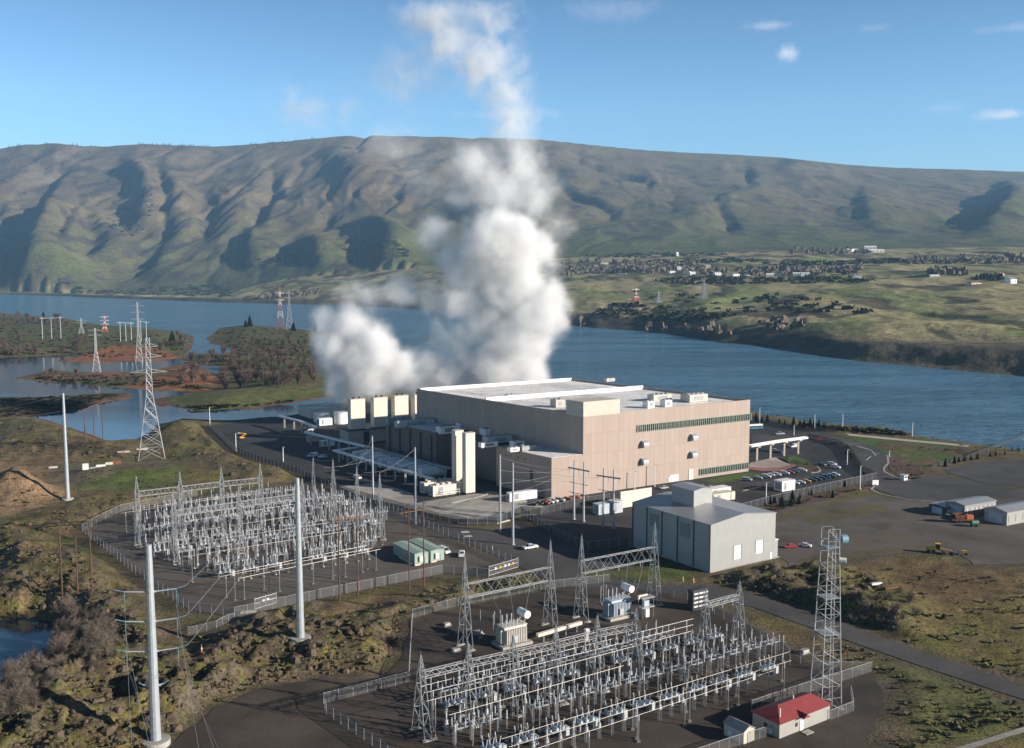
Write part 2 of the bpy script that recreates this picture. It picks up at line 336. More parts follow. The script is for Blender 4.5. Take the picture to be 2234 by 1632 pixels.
for s, wd in ((sh['B'], 14), (sh['D'], 16), (sm, 6), (sh['A'], 6)):
    col = lerp(col, (0.14, 0.072, 0.045), np.where(s > -79, sstep(-4, 0, s) * sstep(wd, wd * 0.4, s) * sstep(350, 500, Y), 0) * 0.85)
col = lerp(col, (0.062, 0.050, 0.042), np.where(sh['D'] > -79, sstep(2, 8, sh['D']) * 0.7, 0))
rk = rock * sstep(0.35, 0.9, lump) * free
col = lerp(col, (0.098, 0.078, 0.064), np.clip(rk * sstep(-0.2, 0.2, n2 + 0.1), 0, 1) * 0.9)
col = lerp(col, (0.115, 0.112, 0.030), np.clip(rock, 0, 1) * sstep(0.0, 0.35, fbm(X / 5, Y / 5, 3, 55)) * 0.75)
col = lerp(col, (0.085, 0.072, 0.06), flat * 0.7)
ground = grid_mesh('ground', X, Y, Z, np.clip(col * np.array((1.10, 1.12, 1.02)), 0.01, 1), M_GROUND); setp(ground, 'rough grassy near bank of lava rock, dirt and marsh spits', 'ground', None, 'structure')
NEARG = (Yr, Uc, Z)
def gz(x, y):
    """ground height by bilinear lookup"""
    u = x / y; fi = (math.log(y) - math.log(118)) / 0.0066; fj = (u + 0.74) / 1.48 * 619
    i = min(max(int(fi), 0), len(Yr) - 2); j = min(max(int(fj), 0), 618); a = min(max(fi - i, 0), 1); b = min(max(fj - j, 0), 1)
    return float((Z0[i, j] * (1 - b) + Z0[i, j + 1] * b) * (1 - a) + (Z0[i + 1, j] * (1 - b) + Z0[i + 1, j + 1] * b) * a)
Z0 = Z
def GT(px, py):
    """terrain point seen at a picture point"""
    z = 0.0
    for _ in range(6):
        p = G(px, py, z); z = 0.5 * z + 0.5 * gz(p.x, p.y)
    p = G(px, py, z); return Vector((p.x, p.y, gz(p.x, p.y)))
# ---- far bank, plain and hills
xp = lambda a, x: np.interp(x, [p[0] for p in a], [p[1] for p in a])
SHORE = [(-600, 650), (-200, 647), (0, 643), (100, 645), (300, 653), (480, 660), (640, 664), (800, 668), (1000, 680), (1190, 694), (1230, 708), (1300, 716), (1400, 722), (1500, 735), (1560, 745), (1700, 760), (1790, 775), (1900, 790), (2000, 798), (2100, 808), (2234, 820), (2800, 880)]
FOOT = [(-600, 648), (-200, 645), (0, 640), (300, 646), (450, 648), (560, 622), (650, 606), (760, 596), (1000, 576), (1300, 560), (1700, 548), (2234, 538), (2800, 530)]
SKY = [(-600, 360), (-200, 345), (0, 327), (60, 316), (130, 312), (190, 318), (240, 319), (330, 314), (380, 316), (470, 320), (540, 316), (640, 307), (720, 299), (790, 295), (860, 296), (1000, 299), (1100, 301), (1180, 304), (1300, 317), (1400, 327), (1500, 333), (1600, 337), (1700, 344), (1800, 355), (1850, 360), (1950, 366), (2100, 370), (2234, 375), (2500, 385), (2800, 390)]
YFOOT = [(-600, 4300), (-200, 4500), (0, 5000), (450, 4750), (650, 4700), (1000, 4500), (1300, 4300), (1700, 4150), (2234, 4000), (2800, 3900)]
YRID = [(-600, 8000), (0, 8000), (500, 8300), (1000, 8500), (1500, 9000), (2234, 9400), (2800, 9500)]
Yf = np.concatenate([np.exp(np.arange(math.log(900), math.log(3900), 0.0062)), np.exp(np.arange(math.log(3900), math.log(12500), 0.0036))])
Uf = np.linspace(-0.80, 0.80, 720); FY, FU = np.meshgrid(Yf, Uf, indexing='ij'); FX = FU * FY
PXf = 1117 + 2211 * FU
def tane(y): return np.tan(np.arctan((816 - y) / F_PX) - PITCH)
ysh = xp(SHORE, PXf) + 0.8 * fbm(PXf / 60, FY * 0, 3, 91) * sstep(-50, 300, PXf); Ysh = (WL - 100) / tane(ysh)
yft = xp(FOOT, PXf); Yft = np.maximum(xp(YFOOT, PXf), Ysh + 60); ysk = xp(SKY, PXf); Yrd = xp(YRID, PXf)
zft = 100 + Yft * tane(yft)
zbank = WL + 3 + np.interp(PXf, [0, 600, 1100, 1300, 1600, 1800, 2234], [4, 7, 7, 8, 9, 14, 17])
s = FY - Ysh
zb = WL - 4 + (4.5) * sstep(-25, 2, s) + (zbank - WL) * sstep(0, 70, s + 18 * fbm(FX / 60, FY / 60, 3, 41))
tp = np.clip((s - 60) / np.maximum(Yft - Ysh - 60, 1), 0, 1)
zp = zb + (zft - zbank) * tp
plain = sstep(50, 200, s) * sstep(1.0, 0.8, tp)
zp += plain * (7 * fbm(FX / 260, FY / 420, 4, 51) + 5 * np.maximum(0, ridged(FX / 190, FY / 330, 4, 52)))
th = np.clip((FY - Yft) / (Yrd - Yft), 0, 1.6); yl = yft + (ysk - yft) * np.minimum(th, 1.0)
zh = 100 + FY * tane(yl); zh = np.where(th > 1, (100 + Yrd * tane(ysk)) - (th - 1) * 900, zh)
zz = np.where(FY < Yft, zp, zh)
env = np.sin(np.pi * np.clip(th, 0, 1)) ** 0.6 * (th < 1)
wX = FX + 260 * fbm(FX / 900, FY / 1500, 3, 61) - 0.12 * (FY - 5000); wY = FY + 300 * fbm(FX / 800, FY / 1200, 3, 62)
rg = ridged(wX / 760, wY / 2600, 4, 63, 0.42); rg2 = ridged(wX / 240, wY / 900, 4, 64)
env2 = np.interp(PXf, [-600, 0, 700, 1100, 1500, 2300], [1.15, 1.15, 0.95, 0.55, 0.45, 0.5])
zz += env * env2 * (78 * (rg - 0.6) + (4 + 9 * sstep(-0.1, 0.3, fbm(FX / 1100, FY / 1500, 2, 66))) * (rg2 - 0.5)) + 30 * sstep(0, 0.3, th) * fbm(FX / 1500, FY / 1500, 3, 65) * env
gw_ = np.interp(PXf, [0, 800, 1250], [1.0, 0.8, 0.28]); zz -= gw_ * env * 20 * np.clip(1 - np.abs(perlin(wX / 430, wY / 2400, 67) + 0.15 * perlin(wX / 120, wY / 300, 68)) * 9, 0, 1) + gw_ * env * 7 * np.clip(1 - np.abs(perlin(wX / 170, wY / 900, 69)) * 7, 0, 1)
def feat(line, h, wl, wr):
    """ridge (h > 0) or ravine (h < 0) along a line of picture points, widths in metres on its left and right"""
    global zz
    l = sorted(line, key=lambda p: p[1]); ys = [p[1] for p in l]; xs = [p[0] for p in l]
    xl = np.interp(yl, ys, xs) + 5 * fbm(yl / 14, yl * 0 + h, 3, 71); dx = (PXf - xl) * FY / 2211
    pr = np.where(dx < 0, sstep(-wl, 0, dx), sstep(wr, 0, dx)) if h > 0 else np.where(dx < 0, np.clip(1 + dx / wl, 0, 1), np.clip(1 - dx / wr, 0, 1)) ** 1.3
    e = sstep(ys[0] - 46, ys[0] + 24, yl) * sstep(ys[-1] + 30, ys[-1] - 16, yl) * (th > 0)
    zz = zz + h * pr * e
for L, h, wl, wr in (([(128, 492), (112, 530), (86, 575), (70, 632)], 190, 230, 420), ([(306, 386), (332, 430), (338, 455), (318, 515)], 105, 170, 420), ([(352, 400), (368, 450), (363, 520)], -60, 160, 70),
        ([(600, 395), (605, 435), (572, 470), (556, 510)], -65, 150, 80), ([(740, 352), (770, 380), (780, 410)], 70, 200, 400), ([(230, 505), (248, 540), (228, 580)], 80, 120, 220), ([(560, 520), (545, 580)], 60, 90, 240), ([(690, 540), (700, 585)], 70, 130, 200),
        ([(820, 505), (860, 540), (850, 580)], 85, 180, 200), ([(140, 375), (100, 430), (60, 520)], -70, 200, 90), ([(2196, 432), (2204, 470), (2170, 505)], 110, 190, 420), ([(1730, 352), (1722, 380), (1760, 400)], 50, 200, 500), ([(1215, 400), (1255, 425), (1330, 455)], -45, 140, 70),
        ([(1262, 355), (1330, 375), (1410, 396)], -50, 160, 80), ([(1620, 372), (1630, 400)], -28, 180, 90), ([(1560, 450), (1590, 500)], -30, 140, 80), ([(1885, 440), (1900, 490)], 36, 110, 360), ([(180, 470), (150, 520), (130, 560)], -50, 130, 60), ([(800, 300), (782, 320), (788, 340)], -40, 120, 60), ([(1030, 318), (960, 345)], -30, 140, 80),
        ([(480, 440), (500, 480), (480, 520)], 45, 100, 260), ([(420, 520), (380, 560), (350, 600)], 70, 140, 260), ([(1000, 450), (1060, 480), (1090, 510)], 70, 200, 240), ([(430, 330), (400, 350), (380, 370)], 40, 150, 300)):
    feat(L, h, wl, wr)
cap = 100 + FY * tane(ysk + 0.6 * fbm(PXf / 25, FY * 0, 3, 95)); zz = np.where(th > 0, np.minimum(zz, cap), zz)
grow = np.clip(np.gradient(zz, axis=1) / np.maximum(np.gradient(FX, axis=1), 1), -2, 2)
hn1 = fbm(FX / 420, FY / 700, 4, 81); hn2 = fbm(FX / 120, FY / 200, 4, 82); hn3 = fbm(FX / 1300, FY / 1800, 3, 83)
hc = np.zeros(FX.shape + (3,)) + np.array((0.138, 0.108, 0.064))
hc = lerp(hc, (0.140, 0.112, 0.082), np.clip(sstep(0.35, 0.95, th) * 0.9 + 0.35 * hn3, 0, 1))       # bare brown tops
hc = lerp(hc, (0.092, 0.108, 0.040), np.clip(sstep(0.55, 0.0, th) * 0.85 + 0.5 * hn1 + np.interp(PXf, [0, 900, 1500, 2300], [0, 0.05, 0.25, 0.2]), 0, 1))
hc = lerp(hc, (0.150, 0.140, 0.055), sstep(0.1, 0.45, hn2 + 0.5 * hn1) * (th > 0) * 0.6)
scr = sstep(0.12, 0.34, hn2 + 0.55 * hn1 + 0.25 * sstep(420, 0, PXf) * sstep(0.5, 1.0, th) * 1.2 - 0.06) * (th > 0) * sstep(1.0, 0.9, th)
hc = lerp(hc, (0.062, 0.050, 0.050), scr * 0.85)
hc = lerp(hc, (0.040, 0.040, 0.034), np.clip(sstep(0.34, 0.62, grow) * (th > 0), 0, 1) * 0.8)     # darker colour on steep west faces
pl = plain[..., None] * 1.0
pc = np.zeros(FX.shape + (3,)) + np.array((0.34, 0.295, 0.150)); pn = fbm(FX / 150, FY / 320, 4, 84)
pc = lerp(pc, (0.205, 0.230, 0.085), sstep(-0.1, 0.35, pn + 0.4 * fbm(FX / 600, FY / 900, 2, 85))); pc = lerp(pc, (0.105, 0.085, 0.062), sstep(0.05, 0.3, fbm(FX / 110, FY / 260, 4, 86)) * sstep(0.35, 0.5, tp + 0.001))
pc = lerp(pc, (0.042, 0.042, 0.028), sstep(0.16, 0.3, fbm(FX / 75, FY / 260, 4, 87)) * 0.8)
hc = np.where(FY[..., None] < Yft[..., None], pc, hc)
hc = lerp(hc, (0.060, 0.052, 0.042), sstep(170, 60, s + 40 * hn2) * 0.85)
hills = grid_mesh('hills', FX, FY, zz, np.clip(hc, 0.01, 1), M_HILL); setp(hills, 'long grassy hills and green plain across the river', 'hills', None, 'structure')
def fz(x, y):
    u = x / y; j = min(max((u + 0.8) / 1.6 * 719, 0), 718.0); i = int(np.searchsorted(Yf, y)) - 1; i = min(max(i, 0), len(Yf) - 2)
    return float(zz[i, int(j)])
def GF(px, py):
    """point of the far land seen at a picture point (march along the ray)"""
    d = ray(px, py)
    for Yq in np.arange(1000, 9000, 12.0):
        p = GY(px, py, Yq)
        if fz(p.x, p.y) >= p.z and fz(p.x, p.y) > WL + 0.5: return Vector((p.x, p.y, fz(p.x, p.y)))
    return None
# ---- water
def water(name, deep, rough, sc, bs, bd, stretch=(1, 1, 1), patch=0.0):
    m, t, b = newmat(name)
    g = t.nodes.new('ShaderNodeNewGeometry').outputs['Position']
    mp = N(t, 'ShaderNodeMapping'); mp.inputs['Scale'].default_value = stretch; mp.inputs['Rotation'].default_value = (0, 0, math.radians(-24)); t.links.new(g, mp.inputs[0])
    n1 = noise(t, sc, 5, 0.6, mp.outputs[0], 0.4); n2 = noise(t, 0.004, 3, 0.5, mp.outputs[0], 0.6)
    b.inputs['Base Color'].default_value = (*deep, 1); b.inputs['IOR'].default_value = 1.33
    r = ramp(t, n2.outputs[0], [(0.4, (rough,) * 3), (0.62, (rough + patch,) * 3)]); t.links.new(r.outputs[0], b.inputs['Roughness'])
    bump(t, b, n1.outputs[0], bs, bd); return m
M_RIVER = water('river_water', (0.090, 0.215, 0.325), 0.08, 0.05, 1.0, 9.0, (0.8, 3.6, 1.0), 0.16)
M_POND = water('still_water', (0.022, 0.058, 0.095), 0.04, 0.25, 0.12, 0.25, (1, 2, 1), 0.06)
rv = MB(); q = [(-6500, 300), (6500, 300), (9000, 9500), (-9000, 9500)]; rv.add([(x, y, WL) for x, y in q], [(0, 1, 2, 3)])
river = rv.build('river', M_RIVER); setp(river, 'wide blue rippled river below the hills', 'river', None, 'structure')
pd = MB(); pd.add([tuple(p) for p in pxpoly([(-700, 1010), (560, 1010), (660, 912), (640, 886), (480, 870), (420, 795), (400, 785), (350, 770), (-700, 770)], WL + 0.12)], [tuple(range(9))])
pond = pd.build('marsh_pond', M_POND); setp(pond, 'still marsh pond with reed spits beside the substation land', 'pond', None, 'structure')
pd = MB(); pd.add([tuple(p) for p in pxpoly([(-320, 1350), (140, 1340), (140, 1400), (110, 1460), (40, 1510), (-320, 1530)], WL + 0.1)], [tuple(range(6))])
pond2 = pd.build('dark_pond', M_POND); setp(pond2, 'small dark blue pond beside the bare thicket', 'pond', None, 'structure')
# ================================================================== MATERIALS FOR BUILT THINGS
def surf(name, col, col2, s1, s2, rough=0.9, bstr=0.3, stain=None):
    m, t, b = newmat(name); g = t.nodes.new('ShaderNodeNewGeometry').outputs['Position']
    n1 = noise(t, s1, 5, 0.6, g); n2 = noise(t, s2, 4, 0.7, g)
    r = ramp(t, n1.outputs[0], [(0.32, col), (0.68, col2)])
    r2 = ramp(t, n2.outputs[0], [(0.3, (0.72,) * 3), (0.7, (1.28,) * 3)])
    c = mixc(t, 1.0, r.outputs[0], r2.outputs[0], 'MULTIPLY')
    nb = noise(t, 0.018, 5, 0.65, g, 1.2); rb_ = ramp(t, nb.outputs[0], [(0.36, (0.74,) * 3), (0.50, (1.0,) * 3), (0.66, (1.22, 1.2, 1.16))]); c = mixc(t, 1.0, c, rb_.outputs[0], 'MULTIPLY')
    wv = t.nodes.new('ShaderNodeTexWave'); wv.inputs['Scale'].default_value = 0.045; wv.inputs['Distortion'].default_value = 14; wv.inputs['Detail'].default_value = 3; wv.inputs['Detail Scale'].default_value = 0.6; t.links.new(g, wv.inputs['Vector']); rw_ = ramp(t, wv.outputs[0], [(0.42, (1, 1, 1)), (0.5, (0.84,) * 3), (0.58, (1, 1, 1))]); c = mixc(t, 1.0, c, rw_.outputs[0], 'MULTIPLY')
    if stain:
        n3 = noise(t, stain[1], 4, 0.6, g, 0.8); r3 = ramp(t, n3.outputs[0], [(0.56, (0, 0, 0)), (0.68, (1, 1, 1))]); c = mixc(t, r3.outputs[0], c, stain[0])
    t.links.new(c, b.inputs['Base Color']); b.inputs['Roughness'].default_value = rough; b.inputs['Specular IOR Level'].default_value = 0.25
    bump(t, b, n2.outputs[0], bstr, 0.06); return m
M_ASPH = surf('asphalt', (0.034, 0.035, 0.037), (0.055, 0.055, 0.057), 0.05, 1.5, 0.85, 0.2)
M_ROAD = surf('road_asphalt', (0.060, 0.058, 0.057), (0.085, 0.082, 0.080), 0.06, 1.6, 0.9, 0.2)
M_GRAV = surf('yard_gravel', (0.050, 0.039, 0.031), (0.080, 0.064, 0.051), 0.07, 2.4, 0.95, 0.6, ((0.036, 0.030, 0.026), 0.035))
M_GRAVL = surf('pale_gravel', (0.080, 0.070, 0.061), (0.122, 0.108, 0.095), 0.06, 2.2, 0.95, 0.5, ((0.115, 0.085, 0.055), 0.022))
M_CONC = surf('concrete', (0.30, 0.285, 0.26), (0.42, 0.40, 0.37), 0.15, 2.0, 0.85, 0.15)
M_LAWN = surf('mown_lawn', (0.045, 0.085, 0.018), (0.075, 0.115, 0.028), 0.12, 2.0, 0.95, 0.5)
M_MULCH = surf('bark_mulch', (0.075, 0.045, 0.033), (0.125, 0.080, 0.058), 0.25, 1.4, 0.95, 0.6, ((0.13, 0.10, 0.06), 0.12))
M_PLAZA = surf('plaza_paving', (0.36, 0.31, 0.27), (0.44, 0.39, 0.34), 0.2, 1.5)
M_REDPATH = surf('red_paving', (0.34, 0.13, 0.10), (0.42, 0.17, 0.13), 0.3, 2.0)
M_LINE = paint('white_marking', (0.62, 0.62, 0.60), 0.8, var=0.15)
M_YLINE = paint('yellow_marking', (0.55, 0.36, 0.05), 0.8, var=0.15)
M_STEEL = paint('galvanised_steel', (0.40, 0.41, 0.42), 0.42, 0.35, 0.14, 0.7)
M_STEELD = paint('weathered_steel', (0.27, 0.28, 0.29), 0.55, 0.3, 0.2, 0.7)
M_POLE = paint('pale_pole_steel', (0.36, 0.39, 0.42), 0.45, 0.25, 0.10, 0.5)
M_ALU = paint('bus_aluminium', (0.28, 0.265, 0.245), 0.4, 0.3, 0.10, 0.8)
M_PORC = paint('grey_porcelain', (0.44, 0.46, 0.48), 0.3, 0.0, 0.12, 2.0)
M_BROWNP = paint('brown_porcelain', (0.13, 0.05, 0.03), 0.3, 0.0, 0.2, 2.0)
M_TEAL = paint('glass_insulator', (0.13, 0.25, 0.28), 0.25, 0.0, 0.15, 2.0)
M_CABIN = paint('grey_cabinet', (0.42, 0.44, 0.46), 0.5, 0.1, 0.1, 0.6)
M_WOODP = paint('tarred_wood', (0.095, 0.050, 0.030), 0.85, 0, 0.3, 0.8)
M_RUST = paint('rusty_steel', (0.20, 0.075, 0.035), 0.8, 0, 0.3, 0.9)
M_WIRE = paint('cable', (0.34, 0.33, 0.32), 0.5, 0.4, 0.1, 0.2)
M_WHITE = paint('white_paint', (0.74, 0.74, 0.73), 0.45, 0, 0.06, 0.5)
M_CREAM = paint('cream_panel', (0.64, 0.57, 0.47), 0.6, 0, 0.06, 0.25)
M_BEIGE = paint('beige_paint', (0.50, 0.45, 0.38), 0.6, 0, 0.10, 0.4)
M_GREYB = paint('transformer_grey', (0.55, 0.52, 0.47), 0.5, 0.05, 0.10, 0.5)
M_BLUEG = paint('bluish_grey_paint_and_shade', (0.40, 0.46, 0.52), 0.45, 0.05, 0.10, 0.5)
M_DARK = paint('dark_metal', (0.045, 0.048, 0.052), 0.5, 0.2, 0.2, 0.6)
M_BLACK = paint('black_rubber', (0.02, 0.02, 0.022), 0.8, 0, 0.2, 1.0)
M_GREEN = paint('pale_green_metal', (0.28, 0.36, 0.31), 0.55, 0.05, 0.10, 0.4)
M_REDR = paint('red_metal_roof', (0.235, 0.040, 0.040), 0.6, 0.0, 0.10, 0.3)
M_CYEL = paint('machine_yellow', (0.62, 0.34, 0.03), 0.5, 0, 0.15, 0.7)
M_ORNG = paint('safety_orange', (0.60, 0.16, 0.04), 0.6, 0, 0.15, 0.8)
M_REDP = paint('aviation_red', (0.50, 0.12, 0.07), 0.6, 0, 0.15, 0.1)
def ribbed(name, col, pitch, depth=0.35, var=0.06, rough=0.5, metal=0.1):
    """profiled metal sheet, ribs upright"""
    m, t, b = newmat(name); co = objco(t)
    sp = t.nodes.new('ShaderNodeSeparateXYZ'); t.links.new(co, sp.inputs[0])
    ad = N(t, 'ShaderNodeMath', operation='ADD'); t.links.new(sp.outputs[0], ad.inputs[0]); t.links.new(sp.outputs[1], ad.inputs[1])
    mu = N(t, 'ShaderNodeMath', operation='MULTIPLY'); t.links.new(ad.outputs[0], mu.inputs[0]); mu.inputs[1].default_value = 6.2832 / pitch
    sn = N(t, 'ShaderNodeMath', operation='SINE'); t.links.new(mu.outputs[0], sn.inputs[0])
    n = noise(t, 0.25, 5, 0.6, co); r = ramp(t, n.outputs[0], [(0.3, tuple(c * (1 - var) for c in col)), (0.7, tuple(c * (1 + var) for c in col))])
    t.links.new(r.outputs[0], b.inputs['Base Color']); b.inputs['Roughness'].default_value = rough; b.inputs['Metallic'].default_value = metal
    bump(t, b, sn.outputs[0], depth, 0.05); return m
M_GREYW = ribbed('grey_cladding', (0.315, 0.318, 0.312), 0.9, 0.25)
M_GREYR = ribbed('grey_roof_sheet', (0.36, 0.365, 0.37), 1.1, 0.25, 0.05, 0.38, 0.35)
M_SHEDW = ribbed('pale_shed_cladding', (0.34, 0.335, 0.31), 0.9, 0.3)
M_DARKW = ribbed('dark_block_cladding', (0.15, 0.115, 0.098), 2.4, 0.4, 0.1, 0.7, 0.0)
M_STACK = ribbed('stack_panel', (0.63, 0.56, 0.47), 1.6, 0.06, 0.03, 0.55, 0.0)
def panel_wall():
    m, t, b = newmat('precast_panel_wall'); co = objco(t)
    sp = t.nodes.new('ShaderNodeSeparateXYZ'); t.links.new(co, sp.inputs[0])
    ad = N(t, 'ShaderNodeMath', operation='ADD'); t.links.new(sp.outputs[0], ad.inputs[0]); t.links.new(sp.outputs[1], ad.inputs[1])
    cb = t.nodes.new('ShaderNodeCombineXYZ'); t.links.new(ad.outputs[0], cb.inputs[0]); t.links.new(sp.outputs[2], cb.inputs[1])
    br = t.nodes.new('ShaderNodeTexBrick'); t.links.new(cb.outputs[0], br.inputs[0]); br.offset = 0.0; br.squash = 1.0
    br.inputs['Scale'].default_value = 1.0; br.inputs['Brick Width'].default_value = 3.1; br.inputs['Row Height'].default_value = 9.2
    br.inputs['Mortar Size'].default_value = 0.07; br.inputs['Mortar Smooth'].default_value = 0.3; br.inputs['Bias'].default_value = -0.1
    br.inputs['Color1'].default_value = (0.375, 0.300, 0.255, 1); br.inputs['Color2'].default_value = (0.410, 0.330, 0.282, 1); br.inputs['Mortar'].default_value = (0.30, 0.225, 0.185, 1)
    mp = N(t, 'ShaderNodeMapping'); mp.inputs['Scale'].default_value = (0.9, 0.06, 1.0); t.links.new(cb.outputs[0], mp.inputs[0])
    n = noise(t, 1.0, 4, 0.6, mp.outputs[0]); r = ramp(t, n.outputs[0], [(0.3, (0.93,) * 3), (0.7, (1.05,) * 3)])
    t.links.new(mixc(t, 1.0, br.outputs[0], r.outputs[0], 'MULTIPLY'), b.inputs['Base Color']); b.inputs['Roughness'].default_value = 0.85; b.inputs['Specular IOR Level'].default_value = 0.2
    bump(t, b, br.outputs['Fac'], 0.25, -0.04); return m
M_PANEL = panel_wall()
M_ROOFW = surf('white_membrane', (0.68, 0.675, 0.66), (0.78, 0.775, 0.76), 0.08, 0.6, 0.7, 0.05, ((0.50, 0.47, 0.43), 0.05))
def glassmat(name, col, rough=0.08):
    m, t, b = newmat(name); b.inputs['Base Color'].default_value = (*col, 1); b.inputs['Roughness'].default_value = rough; b.inputs['Specular IOR Level'].default_value = 0.8
    n = noise(t, 0.6, 2, 0.5, objco(t)); r = ramp(t, n.outputs[0], [(0.35, tuple(c * 0.5 for c in col)), (0.65, tuple(c * 1.5 for c in col))]); t.links.new(r.outputs[0], b.inputs['Base Color']); return m
M_GLASS = glassmat('window_glass', (0.045, 0.060, 0.050)); M_CARGL = glassmat('car_glass', (0.025, 0.032, 0.040))
def chain(name, col, alpha):
    """woven wire: threads and open cells"""
    m, t, b = newmat(name); t.nodes.remove(b)
    d = N(t, 'ShaderNodeBsdfPrincipled'); d.inputs['Base Color'].default_value = (*col, 1); d.inputs['Roughness'].default_value = 0.5; d.inputs['Metallic'].default_value = 0.2
    tr = t.nodes.new('ShaderNodeBsdfTransparent'); mx = t.nodes.new('ShaderNodeMixShader'); mx.inputs[0].default_value = alpha
    t.links.new(tr.outputs[0], mx.inputs[1]); t.links.new(d.outputs[0], mx.inputs[2]); t.links.new(mx.outputs[0], t.nodes['Material Output'].inputs['Surface']); return m
M_MESH = chain('chain_link', (0.24, 0.245, 0.25), 0.24); M_MESHD = chain('dark_fence_mesh', (0.05, 0.052, 0.055), 0.58)
# ================================================================== YARDS, ROADS, LAWNS
def sheet(name, pts, z, mat, label, jit=0.0, px=True, step=4.0):
    P = pxpoly(pts, 0.0) if px else [Vector(p) for p in pts]
    Q = []
    for a, b in zip(P, P[1:] + P[:1]):
        n = max(1, int((b - a).length / step))
        for i in range(n):
            q = a.lerp(b, i / n)
            if jit:
                k = jit * min(3.0, q.y / 300)
                q = q + Vector((float(perlin(np.array([q.x / 9.0]), np.array([q.y / 9.0]), 3)[0]), float(perlin(np.array([q.x / 9.0]), np.array([q.y / 9.0]), 4)[0]), 0)) * 2 * k
            Q.append((q.x, q.y, z))
    m = MB(); m.add(Q, [tuple(range(len(Q)))]); o = m.build(name, mat)
    return setp(o, label, name.replace('_', ' '), None, 'structure')
sheet('campus_pavement', CAMPUS, 0.0, M_ASPH, 'dark asphalt around the data centre', 0.0)
sheet('substation_gravel', YARD_L, 0.02, M_GRAVL, 'brown gravel pad under the crowded far switchyard', 0.4)
sheet('switchyard_gravel', YARD_N, 0.0, M_GRAV, 'dark gravel pad under the near switchyard', 1.2)
sheet('service_road', ROAD_A, 0.04, M_ROAD, 'asphalt road between the two switchyards', 0.15)
sheet('depot_yard', YARD_R, 0.0, M_GRAVL, 'wide grey gravel yard of the depot', 1.2)
sheet('entrance_road', ROAD_E, 0.05, M_ROAD, 'asphalt entrance road with curving kerbs', 0.0)
sheet('field_pavement', PAD_EE, 0.02, M_ROAD, 'dark paved field beyond the lawn', 0.3)
sheet('loading_drive', [(905, 1098), (1000, 1082), (1075, 1072), (1140, 1090), (1195, 1108), (1180, 1122), (1090, 1134), (990, 1132), (880, 1106)], 0.03, M_CONC, 'pale concrete loading drive before the wing')
sheet('pavement_apron', [(740, 1062), (820, 1052), (900, 1076), (905, 1098), (880, 1104), (800, 1086)], 0.025, M_CONC, 'pale concrete apron beside the dark fence')
sheet('front_lawn', [(1527, 1048), (1634, 1030), (1672, 1034), (1640, 1046), (1560, 1054)], 0.03, M_LAWN, 'green lawn strip below the lower windows')
sheet('island_lawn', [(1714, 998), (1738, 994), (1770, 1010), (1778, 1018), (1740, 1014), (1716, 1006)], 0.06, M_LAWN, 'small green island lawn in the turning loop')
sheet('mulch_bed', [(1694, 1000), (1716, 996), (1780, 1016), (1790, 1028), (1770, 1032), (1740, 1018), (1716, 1010)], 0.03, M_MULCH, 'brown bark bed round the island lawn')
sheet('plaza', [(1636, 1010), (1690, 998), (1712, 1002), (1726, 1014), (1700, 1021), (1660, 1021), (1634, 1018)], 0.03, M_PLAZA, 'pale round paved plaza beside the building')
sheet('red_path', [(1634, 1019), (1660, 1022), (1702, 1022), (1730, 1013), (1738, 1016), (1706, 1027), (1660, 1027), (1634, 1023)], 0.045, M_REDPATH, 'red brick path curving round the plaza')
sheet('river_lawn', [(1820, 944), (1870, 951), (1960, 958), (2080, 972), (2120, 980), (2090, 990), (2060, 1018), (2000, 1018), (1962, 1004), (1936, 992), (1900, 974), (1850, 956)], 0.02, M_LAWN, 'broad green lawn between the entrance road and the river', 0.4)
sheet('dark_bed', [(1962, 974), (2060, 978), (2150, 986), (2120, 994), (2050, 986), (1990, 984)], 0.05, M_MULCH, 'dark planted bed on the river lawn', 0.4)
sheet('planting_bed', [(1936, 992), (1984, 1000), (2010, 1020), (2050, 1030), (1990, 1046), (1964, 1040), (1940, 1026)], 0.05, M_MULCH, 'brown planted bed beside the entrance kerb', 0.3)
sheet('river_path', [(1826, 943), (1868, 948), (1960, 957), (2090, 969), (2200, 982), (2200, 985), (2090, 973), (1960, 961), (1868, 952), (1826, 947)], 0.07, M_PLAZA, 'pale footpath along the river bank')
sheet('verge_bed', [(1640, 1120), (1700, 1100), (1800, 1076), (1905, 1054), (1912, 1062), (1810, 1086), (1700, 1114), (1650, 1130)], 0.03, M_MULCH, 'brown planted verge outside the dark fence', 0.3)
sheet('corner_path', [(2060, 1640), (2234, 1586), (2260, 1578), (2260, 1590), (2234, 1598), (2084, 1644)], 0.06, M_CONC, 'pale footpath crossing the near corner')
M_PATCH = surf('trodden_grass', (0.085, 0.068, 0.042), (0.110, 0.102, 0.045), 0.12, 1.2, 0.95, 0.5)
sheet('grass_patch', [(1752, 1138), (1790, 1116), (1850, 1108), (1940, 1096), (1930, 1112), (1890, 1124), (1830, 1134), (1780, 1144)], 0.03, M_PATCH, 'mossy brown patch in the depot yard', 2.0)
sheet('grass_patch', [(1740, 1226), (1850, 1204), (1960, 1192), (1880, 1214), (1800, 1238)], 0.03, M_PATCH, 'thin mossy strip on the depot gravel behind the radio tower', 2.0)
sheet('grass_verge', [(1640, 1142), (1720, 1116), (1860, 1082), (1906, 1072), (1912, 1080), (1860, 1092), (1730, 1126), (1660, 1150)], 0.05, M_PATCH, 'mossy verge outside the planted strip of the dark fence', 0.6)
